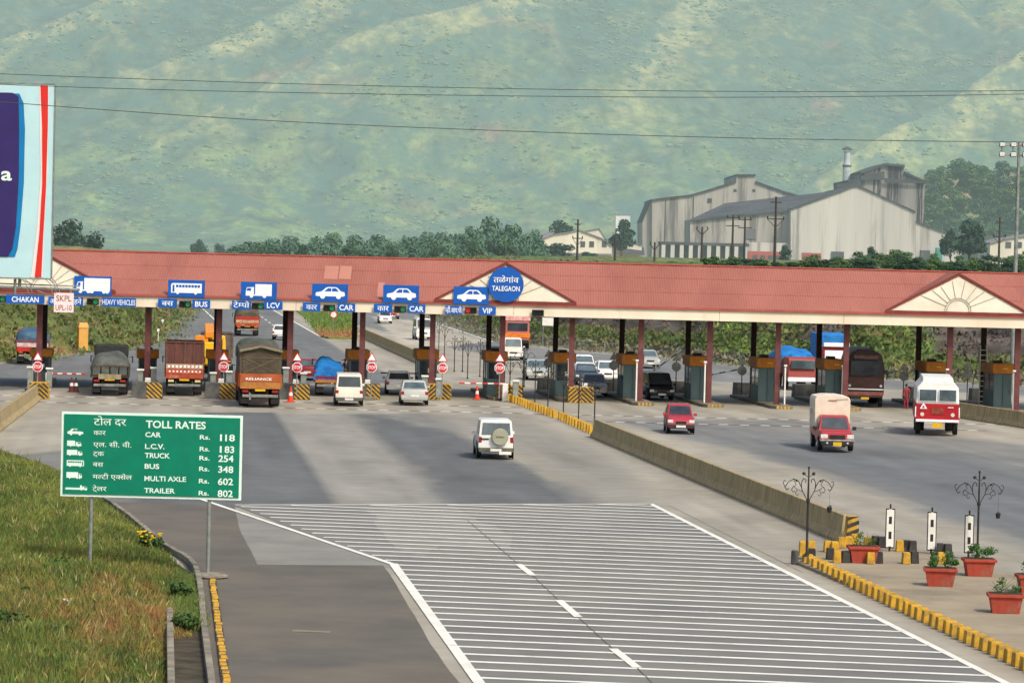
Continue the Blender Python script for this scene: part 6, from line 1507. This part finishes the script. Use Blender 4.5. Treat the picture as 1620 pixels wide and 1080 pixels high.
# ------------------------------------------------------------------ posts and boards beyond the plaza
def far_board():
    a = G(867, 548); o = empty('information_board', (a.x, a.y, 0), -PSI+.1, 'white blank information board on two posts on the bank beyond the plaza', 'road sign')
    k = ppm(a); w_, h_ = 20/k, 12.5/k; zb = (548-515)/k
    MB().box(0, 0, zb, w_, .06, h_).build('board', white, o)
    for s in (-1, 1): MB().tube((s*w_*.42, .08, -.3), (s*w_*.42, .08, zb+h_), .05).build('post', galv, o)
far_board()
p = G(130, 557); o = empty('kiosk', (p.x, p.y, .0), .25, 'tall narrow yellow ochre kiosk standing on the left bank foot', 'kiosk'); k = ppm(p)
ky = paint('kiosk_ochre', K(214, 160, 74), .6); wk, hk = 15/k, 36/k
MB().box(0, 0, .12, wk, wk, hk).build('body', ky, o, bevel=.03); MB().box(0, 0, hk+.12, wk*1.15, wk*1.15, .45, tx=.75, ty=.75).build('cap', ky, o, bevel=.05); MB().box(0, 0, 0, wk*1.05, wk*1.05, .12).build('plinth', dark, o)
def delineator(px, py, label, s=1.0):
    p = G(px, py); o = empty('delineator_post', (p.x, p.y, 0), 0, label, 'delineator', 'white delineator posts on the left road edge')
    MB().tube((0, 0, 0), (0, 0, 1.1*s), .04, n=8).build('post', white, o); MB().box(0, -.03, 1.0*s, .22, .06, .26).build('reflector', white, o)
delineator(250, 541, 'white delineator post at the left edge of the outgoing road'); delineator(257, 524, 'white delineator post at the left edge of the outgoing road', 1.0)
def chev(px, py, label):
    p = G(px, py); o = empty('speed_sign', (p.x, p.y, 0), -PSI, label, 'road sign'); MB().tube((0, 0, 0), (0, 0, 2.3), .04, n=6).build('post', galv, o)
    MB().lathe([(.38, 0), (.38, .03)], (0, -.06, 2.2), 18, 'y').build('disc', redst, o); MB().lathe([(.29, 0), (.29, .03)], (0, -.075, 2.2), 18, 'y').build('disc_face', white, o)
chev(527, 531, 'round speed limit sign at the grassy median nose beyond the canopy')
# grassy median nose with rubble
nose = gp((487, 505), (508, 533), (520, 536), (566, 537), (556, 512), (534, 490), (500, 480), (470, 478), (452, 480))
o = slab('median_nose', nose, .2, mk('nose_soil', K(158, 120, 84), K(120, 112, 62), .5, .95, c3=K(110, 124, 60), s3=.12, r3=(.4, .6), bump=.5)); struct(o)
pts = []
while len(pts) < 4200:
    x = rs.uniform(min(p.x for p in nose), max(p.x for p in nose)); y = rs.uniform(min(p.y for p in nose), max(p.y for p in nose))
    if inpoly(x, y, nose):
        t = (y-nose[1].y)/60; c = lerp3(K(170, 120, 84), K(104, 128, 56), t*3+rs.uniform(-.5, .4)); pts.append((x, y, .2, rs.uniform(.2, .75)*(.5+min(1, t*2)), .5, c))
tufts('median_grass', pts, bladem, 'grass and dry weeds on the median nose beyond the canopy', 'grass', 5)
# rocks on the right bank: separate fallen boulders
rockm = mk('boulder_rock', K(120, 112, 102), K(76, 70, 66), .8, .95, haze=True, bump=1, bdist=.2, detail=7)
for i in range(26):
    t = rs.choice([rs.uniform(.34, .62), rs.uniform(.84, .97)]); rows = len(WR)//mR; j = int(rows*t); kk = rs.randrange(4, 20); q = WR[min(j, rows-1)*mR+kk]; s = rs.uniform(.25, .7)
    mb = MB(); sd_ = rs.random()*50; mb.ball((0, 0, 0), s, 9, 6, (rs.uniform(.9, 1.5), 1, rs.uniform(.6, .9)))
    mb.v = [tuple(Vector(v)*(1+.35*noise.noise(Vector(v)*2.3/s+Vector((sd_, 0, 0))))) for v in mb.v]
    o = mb.build('boulder', rockm, loc=(q[0], q[1], q[2]+s*.2)); tag(o, 'grey boulder lying on the rock cut behind the oncoming lanes', 'boulder', 'boulders on the rock cut')

# ------------------------------------------------------------------ high mast light, poles and lines
def high_mast():
    b = G(1601, 612); dep = (b-CAMP).dot(fwd); t = Z(1607, 226, dep); H_ = t.z; o = empty('high_mast_light', (b.x, b.y, 0), -PSI, 'tall grey floodlight mast with two rows of lamps at the right edge', 'light mast')
    MB().tube((0, 0, 0), (0, 0, H_), .22, .1, 14).box(0, 0, 0, .7, .7, .3).build('mast', galv, o, smooth=True)
    f = MB(); f.tube((-1.35, 0, H_-.2), (1.35, 0, H_-.2), .05).tube((-1.35, 0, H_-.95), (1.35, 0, H_-.95), .05); 
    for x in (-1.3, -.45, .45, 1.3): f.tube((x, 0, H_-.95), (x, 0, H_-.2), .035)
    f.build('lamp_frame', galv, o)
    for z in (H_-.35, H_-1.1):
        for x in (-1.3, -.45, .45, 1.3):
            l = MB().box(x, -.18, z, .42, .34, .42, tx=.8, ty=.7).build('floodlight', dark, o, bevel=.04); MB().box(x, -.36, z+.04, .36, .02, .32).build('glass', lampw, l)
    MB().path([(.2, 0, H_-.2), (.9, 0, H_+.6), (1.6, 0, H_+1.2)], .07, 5).build('bracket', paint('bracket_pink', K(196, 150, 140), .6), o)
high_mast()
wood = mk('pole_steel_brown', K(64, 56, 50), K(48, 44, 42), 2, .7, haze=True)
def upole(px, top, wpx, kind, label, dep=470):
    t = Z(px, top, dep); b = 7.2; H_ = t.z-b; k = FPX/dep; o = empty('utility_pole', (t.x, t.y, b), -PSI, label, 'utility pole'); w_ = wpx/k/2
    MB().tube((0, 0, -.5), (0, 0, H_), .2, .13, 8).build('pole', wood, o)
    m = MB()
    if kind == 'V':
        for s in (-1, 1): m.tube((0, 0, H_-1.2), (s*w_, 0, H_-.2), .08, n=5)
    elif kind == 'T':
        for z in (.5, 1.7): m.box(0, 0, H_-z, w_*2, .14, .14)
    else:
        m.box(0, 0, H_-.8, w_*1.1, .14, .14).box(0, 0, H_-2.9, w_*1.7, .14, .14); m.tube((0, 0, H_-3.9), (w_*.8, 0, H_-2.9), .05, n=4); m.tube((0, 0, H_-3.9), (-w_*.8, 0, H_-2.9), .05, n=4)
    m.build('crossarm', wood, o)
    for s in (-1, 1):
        z = {'V': H_-.2, 'T': H_-.36, 'X': H_-2.76}[kind]; MB().tube((s*w_*.8, 0, z), (s*w_*.8, 0, z+.3), .1, .06, 6).build('insulator', dark, o)
upole(914.5, 347, 19, 'X', 'single utility pole in front of the cream gabled building'); upole(973.5, 376, 16, 'V', 'short forked utility pole right of the cream building'); upole(1036, 383, 16, 'V', 'short forked utility pole at the left end of the factory')
upole(1111, 359, 20, 'V', 'forked utility pole before the factory colonnade'); upole(1160, 340, 22, 'T', 'left pole of the pair with double crossarms before the factory'); upole(1179, 343, 22, 'T', 'right pole of the pair with double crossarms before the factory')
upole(1228, 311, 32, 'X', 'tallest utility pole standing before the factory gable wall', 400); upole(1582, 344, 24, 'X', 'leaning style utility pole left of the high mast light'); 
wirem = mk('cable_dark', K(70, 78, 78), K(60, 66, 66), 3, .6)
for pts_, lb in (([(-200, 108), (0, 117), (400, 131), (810, 140.5), (1200, 145), (1620, 143.5), (1900, 139)], 'uppermost overhead power line crossing the hillside'), ([(-200, 125), (85, 137), (400, 145.5), (810, 152), (1200, 154), (1620, 149), (1900, 141)], 'second overhead power line, just under the uppermost'),
                 ([(-200, 146), (0, 161.5), (400, 189.5), (810, 207.5), (1200, 219), (1620, 225), (1900, 226)], 'lowest overhead power line, passing in front of the billboard')):
    P = [Z(x, y, 140.0 if pts_[0][1] != 146 else 128.0) for x, y in pts_]; out = []
    for i in range(len(P)-1):
        a, b, c, d = P[max(i-1, 0)], P[i], P[i+1], P[min(i+2, len(P)-1)]
        for k in range(8): u = k/8; out.append(.5*((2*b)+(c-a)*u+(2*a-5*b+4*c-d)*u*u+(3*b-a-3*c+d)*u*u*u))
    out.append(P[-1]); m = MB(); m.path(out, .016, 5); tag(m.build('power_line', wirem), lb, 'power line')

# ------------------------------------------------------------------ factory and houses
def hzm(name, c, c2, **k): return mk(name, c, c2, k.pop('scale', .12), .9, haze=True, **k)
wallA = hzm('factory_wall_stained', K(178, 174, 166), K(146, 142, 136), c3=K(92, 90, 88), s3=.32, r3=(.5, .62), f3=.8, stretch=(1, 1, .07), detail=7)
wallC = hzm('factory_wall_pale', K(198, 195, 190), K(176, 174, 170), c3=K(122, 119, 115), s3=.34, r3=(.5, .64), f3=.75, stretch=(1, 1, .05), detail=7)
wallD = hzm('tower_wall_stained', K(172, 168, 160), K(112, 110, 110), c3=K(52, 52, 56), s3=.5, r3=(.47, .54), f3=.95, stretch=(1, 1, .05), detail=6)
roofF = hzm('factory_roof', K(82, 84, 88), K(62, 64, 70), c3=K(110, 108, 106), s3=.2, f3=.5); cream = hzm('cream_wall', K(222, 216, 200), K(204, 198, 184), c3=K(140, 132, 118), s3=.5, r3=(.58, .75), stretch=(1, 1, .2), f3=.7)
winF = hzm('far_window', K(92, 98, 100), K(64, 70, 74)); brickF = hzm('far_brick', K(176, 92, 84), K(150, 80, 74)); roofL = hzm('shed_roof', K(136, 132, 138), K(118, 116, 122))
GB = 6.8
def wl(dep):   # plane facing the camera at depth dep: pixel -> local metres (x along, z up) about a base point
    base = Z(1200, 400, dep); base = Vector((base.x, base.y, 0))
    def f(px, py):
        p = Z(px, py, dep); return ((p-base).dot(e1), p.z)
    return base, f
def block(o, name, base_dep, dep, pts, thick, mat, roof=None, ovh=0.0, rooft=.5):
    """Wall outline given in photo pixels at its own depth, extruded backwards; sloping top edges carry roof sheets."""
    b, f = wl(dep); P = [f(*q) for q in pts]; P[0] = (P[0][0], GB-1); P[-1] = (P[-1][0], GB-1)
    y = dep-base_dep
    ob = MB().prismy(P, y, y+thick).build(name, mat, o)
    if roof:
        r = MB()
        for (xa, za), (xb, zb_) in zip(P[1:-2], P[2:-1]):
            if abs(xb-xa) < .3: continue
            r.hexa([(xa, y-ovh, za+.02), (xb, y-ovh, zb_+.02), (xb, y+thick+.3, zb_+.02), (xa, y+thick+.3, za+.02)], [(xa, y-ovh, za+rooft), (xb, y-ovh, zb_+rooft), (xb, y+thick+.3, zb_+rooft), (xa, y+thick+.3, za+rooft)])
        r.build('roof', roof, ob)
    return ob
def building(name, dep, label, cat):
    b, _ = wl(dep); return empty(name, b, -PSI, label, cat)
FD = 900.0
fa = building('factory', FD+45, 'large grey stained industrial hall at the left rear of the factory', 'factory')
ob = block(fa, 'wall', FD+45, FD+45, [(1031, 430), (1031, 318), (1050, 315), (1092, 310.5), (1128, 300), (1164.5, 288.5), (1164.5, 278.5), (1195, 278.5), (1195, 289), (1243, 306), (1330, 330), (1330, 430)], 55, wallA, roofF, .6)
block(fa, 'side_wall', FD+45, FD+47, [(1017, 430), (1017, 352), (1031, 318), (1031, 430)], 40, wallA, roofF, .3)
b, f = wl(FD+45)
for px, py, s in ((1122.5, 317.5, 7), (1162.8, 301.5, 4.5), (1192.5, 301.5, 4.5)):
    x, z = f(px, py); w_ = s/(FPX/(FD+45)); MB().box(x, -.05, z-w_/2, w_, .14, w_).build('window', winF, fa)
b2_, f_2 = wl(FD-6)
for k in range(3): xa, za = f(1093, 340+k*22); xb, _ = f(1332, 340); MB().box((f(1031, 300)[0]+xb)/2-4, -.03, za, f(1092, 300)[0]-f(1031, 300)[0] if 0 else 20, .05, .12).build('sheet_seam', roofF, fa)
for px in (1052, 1096): 
    x, z = f(px, 360); x2, z2 = f(px, 316 if px < 1090 else 312); MB().box(x, -.1, GB, .25, .2, z2-GB).build('downpipe', roofF, fa)
fb = building('factory_hall', FD, 'low dark roofed factory hall in the middle with a colonnade below', 'factory')
b, f = wl(FD); yb = 40.0; _, f2 = wl(FD+yb)
A = f(1092, 347); B = f(1251, 332); C_ = f2(1334, 303); D = f2(1163, 322)
MB().add([(A[0], 0, A[1]), (B[0], 0, B[1]), (C_[0], yb, C_[1]), (D[0], yb, D[1]), (A[0], 0, A[1]-.5), (B[0], 0, B[1]-.5), (C_[0], yb, C_[1]-.5), (D[0], yb, D[1]-.5)], [(0, 1, 2, 3), (7, 6, 5, 4), (0, 4, 5, 1), (1, 5, 6, 2), (2, 6, 7, 3), (3, 7, 4, 0)]).build('roof', roofF, fb)
block(fb, 'wall', FD, FD+.8, [(1092, 430), (1092, 347.6), (1251, 332.8), (1251, 430)], 30, wallA)
x0_, z0_ = f(1180, 362); x1_, z1_ = f(1196, 378); MB().box((x0_+x1_)/2, .6, z1_, x1_-x0_, .3, z0_-z1_).build('shutter', hzm('grey_shutter', K(120, 120, 122), K(100, 100, 104)), fb)
m = MB(); zt_ = f(1100, 388)[1]; x0_ = f(1042, 400)[0]; x1_ = f(1182, 400)[0]; m.box((x0_+x1_)/2, -3.5, zt_, x1_-x0_, 8.2, .8); m.build('canopy_roof', roofF, fb)
for k in range(10):
    x = x0_+1+(x1_-x0_-2)*k/9; MB().box(x, -7, GB-1, 1.1, 1.0, zt_-GB+1).build('column', wallC, fb)
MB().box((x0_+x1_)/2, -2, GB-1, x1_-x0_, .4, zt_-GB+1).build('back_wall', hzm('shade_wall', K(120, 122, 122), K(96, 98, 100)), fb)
x0_, z0_ = f(1180, 383); x1_, _ = f(1250, 383); m = MB().box((x0_+x1_)/2, -2, GB-1, x1_-x0_, 4, z0_-GB+1).build('annex_wall', wallC, fb)
x0_, z0_ = f(1182, 397); x1_, _ = f(1232, 397); MB().box((x0_+x1_)/2, -4.2, GB-1, x1_-x0_, .4, z0_-GB+1).build('brick_wall', brickF, fb)
for k in range(4): MB().box(x0_+2+k*2.2, -4.5, GB+1.0, 1.2, .3, 1.7).build('window', winF, fb)
fc = building('factory_gable_hall', FD-6, 'pale factory hall with a broad gable wall facing the motorway', 'factory')
block(fc, 'wall', FD-6, FD-6, [(1250.7, 440), (1250.7, 332), (1334, 302.5), (1345, 297.5), (1355, 295.2), (1369, 300.5), (1448, 336), (1448, 440)], 70, wallC, roofF, .5, .35)
b, f = wl(FD-6)
for px, wpx, t in ((1284, 30, 400), (1325, 20, 398)):
    x, z = f(px, t); w_ = wpx/(FPX/(FD-6)); MB().box(x, -.1, GB-.5, w_, .3, z-GB+.5).build('window', winF if px > 1300 else brickF, fc)
fd = building('factory_annex', FD-3, 'sloping low annex at the right end of the pale gable hall', 'factory')
block(fd, 'wall', FD-3, FD-3, [(1448.4, 440), (1448.4, 351.5), (1500, 370.5), (1521, 384), (1521, 440)], 45, wallC, roofF, .5, .3)
b, f = wl(FD-3)
for px, t, wpx, mt in ((1461, 396, 16, winF), (1483, 392, 10, hzm('teal_tank', K(70, 150, 142), K(56, 120, 116)))):
    x, z = f(px, t); w_ = wpx/(FPX/(FD-3)); MB().box(x, -3, GB-.5, w_, 2.4, z-GB+.5, tx=.9).build('tank', mt, fd)
fe = building('factory_tower', FD+30, 'tall stained factory tower with a dark raised roof behind the gable hall', 'factory')
block(fe, 'wall', FD+30, FD+30, [(1340, 440), (1340, 289), (1361, 288), (1361, 276), (1400, 262), (1430, 265), (1430, 275), (1463, 290), (1463, 440)], 40, wallD, roofF, 1.0, .7)
b, f = wl(FD+30)
for (a, c, d, e) in ((1325, 287, 1361, 297), (1361, 270, 1398, 285), (1398, 282, 1466, 291)):
    x0_, z0_ = f(a, c); x1_, z1_ = f(d, e); MB().add([(x0_, -1.2, z1_), (x1_, -1.2, z1_+(0 if a != 1398 else .0)), (x1_, -1.2, z0_ if a != 1398 else z1_+.9), (x0_, -1.2, z1_+1.0 if a != 1398 else z0_)], [(0, 1, 2, 3)]).add([(x0_, 3, z1_), (x1_, 3, z1_), (x1_, 3, z0_), (x0_, 3, z1_+1)], [(3, 2, 1, 0)]).build('roof_band', roofF, fe)
ch = building('chimney', FD+60, 'shiny round factory chimney with a flat cap rising behind the halls', 'chimney'); b, f = wl(FD+60)
x, zt_ = f(1340, 240); _, zb_ = f(1340, 290); r_ = 6.8/(FPX/(FD+60)); MB().lathe([(r_, zb_-14), (r_*.95, zt_-4), (r_*.72, zt_-3), (r_*.72, zt_)], (x, 0, 0), 16).build('stack', mk('chimney_metal', K(186, 194, 198), K(150, 158, 164), .4, .4, haze=True), ch, smooth=True)
MB().lathe([(r_*1.3, zt_+.5), (r_*1.1, zt_+.9), (.2, zt_+1.5)], (x, 0, 0), 16).build('cap', roofF, ch); MB().lathe([(r_*1.08, zt_-4.6), (r_*1.08, zt_-4.1)], (x, 0, 0), 16).build('band', roofF, ch)
for s in (-1, 1): MB().tube((x+s*r_*.6, 0, zt_-.2), (x+s*r_*.6, 0, zt_+.6), .08, n=5).build('cap_strut', roofF, ch)
# cream buildings left of the factory
hb = building('workshop', 760, 'cream workshop with stepped gable and small windows left of the factory', 'building')
block(hb, 'wall', 760, 760, [(860, 430), (860, 378), (877, 371.5), (900, 368.5), (916, 364.5), (952, 378), (968, 390), (968, 430)], 30, cream, roofL, .4, .25); b, f = wl(760)
for px in (922, 936, 956): x, z = f(px, 390); MB().box(x, -.05, z-.1, 1.1, .2, 1.35).build('window', winF, hb)
x, z = f(895, 402); MB().box(x+4, -.3, z, 14, .5, .35).build('ledge', roofL, hb)
hb = building('shed', 765, 'white shed with a grey sloping roof at the left end of the cream workshop', 'shed'); block(hb, 'wall', 765, 765, [(830, 430), (830, 388), (858, 386), (858, 430)], 20, cream)
b, f = wl(765); A, B = f(829, 388.5), f(861, 383); C_, D = f(878, 366), f(838, 375)
MB().add([(A[0], -.3, A[1]), (B[0], -.3, B[1]), (C_[0], 14, C_[1]), (D[0], 14, D[1]), (A[0], -.3, A[1]-.3), (B[0], -.3, B[1]-.3), (C_[0], 14, C_[1]-.3), (D[0], 14, D[1]-.3)], [(0, 1, 2, 3), (7, 6, 5, 4), (0, 4, 5, 1), (1, 5, 6, 2), (2, 6, 7, 3), (3, 7, 4, 0)]).build('roof', roofL, hb)
hb = building('gable_house', 800, 'small pale gable behind the cream workshop', 'house'); block(hb, 'wall', 800, 800, [(928, 430), (928, 366), (948, 362.5), (958, 378), (958, 430)], 20, cream, roofL, .3, .2)
hb = building('long_shed', 790, 'white long shed with a dark lower roof just left of the factory', 'shed'); block(hb, 'wall', 790, 790, [(966, 430), (966, 380), (983, 376), (1015, 389), (1015, 430)], 25, cream, roofL, .3, .2)
b, f = wl(786); A, B = f(966, 397), f(1018, 404); MB().add([(A[0], -4, A[1]), (B[0], -4, B[1]), (B[0], 3, B[1]+2), (A[0], 3, A[1]+2)], [(0, 1, 2, 3)]).build('lower_roof', roofF, hb)
hb = building('water_tank_house', 1000, 'small white block standing high behind the tree left of the factory', 'building'); block(hb, 'wall', 1000, 1000, [(974, 430), (974, 341), (997, 341), (997, 430)], 8, hzm('bright_wall', K(232, 234, 232), K(216, 220, 218)), roofL, .1, .1)
hb = building('roadside_house', 700, 'low white house right of the leaning utility pole at the right edge', 'house'); block(hb, 'wall', 700, 700, [(1566, 430), (1566, 386), (1590, 379), (1640, 372), (1640, 430)], 18, cream, roofL, .4, .3)
b, f = wl(700); 
for px in (1595, 1612): x, z = f(px, 392); MB().box(x, -.05, z, 1.2, .2, 1.3).build('window', winF, hb)

# ------------------------------------------------------------------ trees
la, lb_, lc = leaf_far
tree(119, 345, 100, 560, 0, lc, 'broad dense round tree right of the billboard', None, seed=1, low=-.1)
row = [(395, 382, 50, 0), (430, 376, 46, 1), (462, 372, 54, 2), (500, 374, 50, 3), (530, 366, 56, 4), (566, 371, 54, 5), (602, 370, 56, 1), (640, 373, 54, 2), (672, 366, 50, 3), (706, 366, 60, 4), (744, 357, 54, 5), (776, 342, 70, 0), (815, 354, 64, 1), (846, 362, 44, 2)]
for i, (px, top, w_, sd_) in enumerate(row): tree(px, top, w_*1.55, 640+(i % 3)*25, 0, lrow, 'dark green tree in the long row beyond the canopy ridge', 'trees in the row behind the canopy', seed=sd_, low=-.1)
for i in range(26): px = 385+i*18; tree(px, 384+rs.uniform(-6, 5)-max(0, (px-650)*.07), rs.uniform(50, 76), 615+rs.uniform(-12, 12), 0, lrow, 'dark green tree in the long row beyond the canopy ridge', 'trees in the row behind the canopy', seed=i % 6, low=-.1)
for i, (px, top, w_) in enumerate([(315, 378, 40), (345, 384, 34), (375, 388, 40)]): tree(px, top, w_, 900, 0, lc, 'small pale tree far behind the canopy ridge at the left', 'small trees far left', seed=i)
for i, (px, top, w_) in enumerate([(418, 388, 60), (480, 388, 60), (550, 386, 70), (620, 388, 60), (690, 386, 60), (750, 380, 60), (800, 380, 70)]): bush(px, top, w_, 600, 0, la, 'dark bush below the tree row behind the canopy', 'bushes below the tree row', seed=i % 3)
tree(885, 347, 62, 850, GB, lc, 'leafy tree rising behind the cream workshop roof', None, seed=2)
tree(984, 346, 62, 775, GB, lc, 'open crowned tree between the workshop and the factory', None, seed=4)
bush(883, 384, 74, 700, GB-1, lc, 'large dark bush in front of the cream workshop', None, seed=1)
bush(845, 398, 40, 690, GB-1, la, 'low bush in front of the white shed', None, seed=2); bush(930, 398, 50, 690, GB-1, la, 'low bush under the workshop windows', None, seed=0)
bush(1243, 386, 32, 560, GB, lc, 'tall dark bush beside the tallest utility pole', None, seed=1)
for i, (px, top, w_) in enumerate([(1160, 405, 46), (1195, 410, 40), (1290, 402, 50), (1325, 405, 46), (1357, 397, 50), (1390, 400, 60), (1418, 394, 56), (1452, 406, 44), (1478, 400, 40), (1516, 404, 50), (1560, 402, 60), (1600, 404, 50), (1625, 396, 40), (1420, 408, 60), (1340, 411, 50), (1130, 412, 50), (1060, 413, 40), (1095, 414, 40)]):
    bush(px, top, w_*1.1, 420+(i % 4)*20, GB+.3, (lb_, la, lb_)[i % 3], 'green shrub along the bank top between canopy and factory', 'shrubs along the bank top', seed=i % 4)
for i in range(22): px = 1130+i*23; bush(px+rs.uniform(-6, 6), 407+px*.004+rs.uniform(-7, 3), rs.uniform(36, 62), 330+rs.uniform(-15, 40), GB+.4, (lb_, la, lc)[i % 3], 'green shrub along the bank top between canopy and factory', 'shrubs along the bank top', seed=i % 5)
bush(1378, 389, 34, 520, GB, lc, 'grey green bush standing before the pale gable wall', None, seed=3)
tree(1535, 346, 84, 640, GB, lc, 'large dark tree right of the factory annex', None, seed=3); tree(1505, 362, 40, 650, GB, lc, 'smaller dark tree touching the factory annex', None, seed=5)
lk = mk('leaf_knoll', K(76, 108, 78), K(48, 78, 58), .2, .9, haze=True, detail=6)
hill_t = [(1475+(i*37) % 165, 246+(i*53) % 112+(26 if (i*37) % 165 < 45 else 0), 50+(i*7) % 22, i % 6) for i in range(16)]+[(1490, 262, 44, 1), (1520, 250, 52, 2), (1556, 262, 50, 3), (1590, 254, 60, 4), (1622, 262, 50, 5), (1480, 290, 46, 0), (1515, 292, 56, 1), (1552, 292, 54, 2), (1592, 290, 56, 3), (1625, 298, 50, 4), (1478, 318, 46, 5), (1512, 322, 50, 0), (1560, 326, 56, 1), (1606, 330, 60, 2), (1500, 340, 40, 3), (1590, 352, 56, 4), (1630, 350, 50, 2)]
knoll = MB(); kc = Z(1590, 400, 1280); rr_ = []
for j in range(9):
    t = j/8; rr_.append([(kc.x+math.cos(a*math.pi/14)*(78-62*t)*1.5+20*t, kc.y+40+math.sin(a*math.pi/14)*(70-52*t), 2+44*math.sin(t*math.pi/2)+noise.noise(Vector((a, j, 0)))*3*(1-t)) for a in range(28)])
knoll.rings(rr_); struct(knoll.build('knoll_hill', hzm('knoll_soil', K(96, 122, 78), K(150, 124, 100), scale=.06, c3=K(96, 124, 74), s3=.03), smooth=True))
for px, top, w_, sd_ in hill_t:
    t = Z(px, top, 1250); tree(px, top, w_*1.05, 1245, t.z-11, (lk, lb_)[sd_ % 2], 'hazy dark tree on the knoll behind the factory', 'trees on the knoll', seed=sd_, low=-.1)
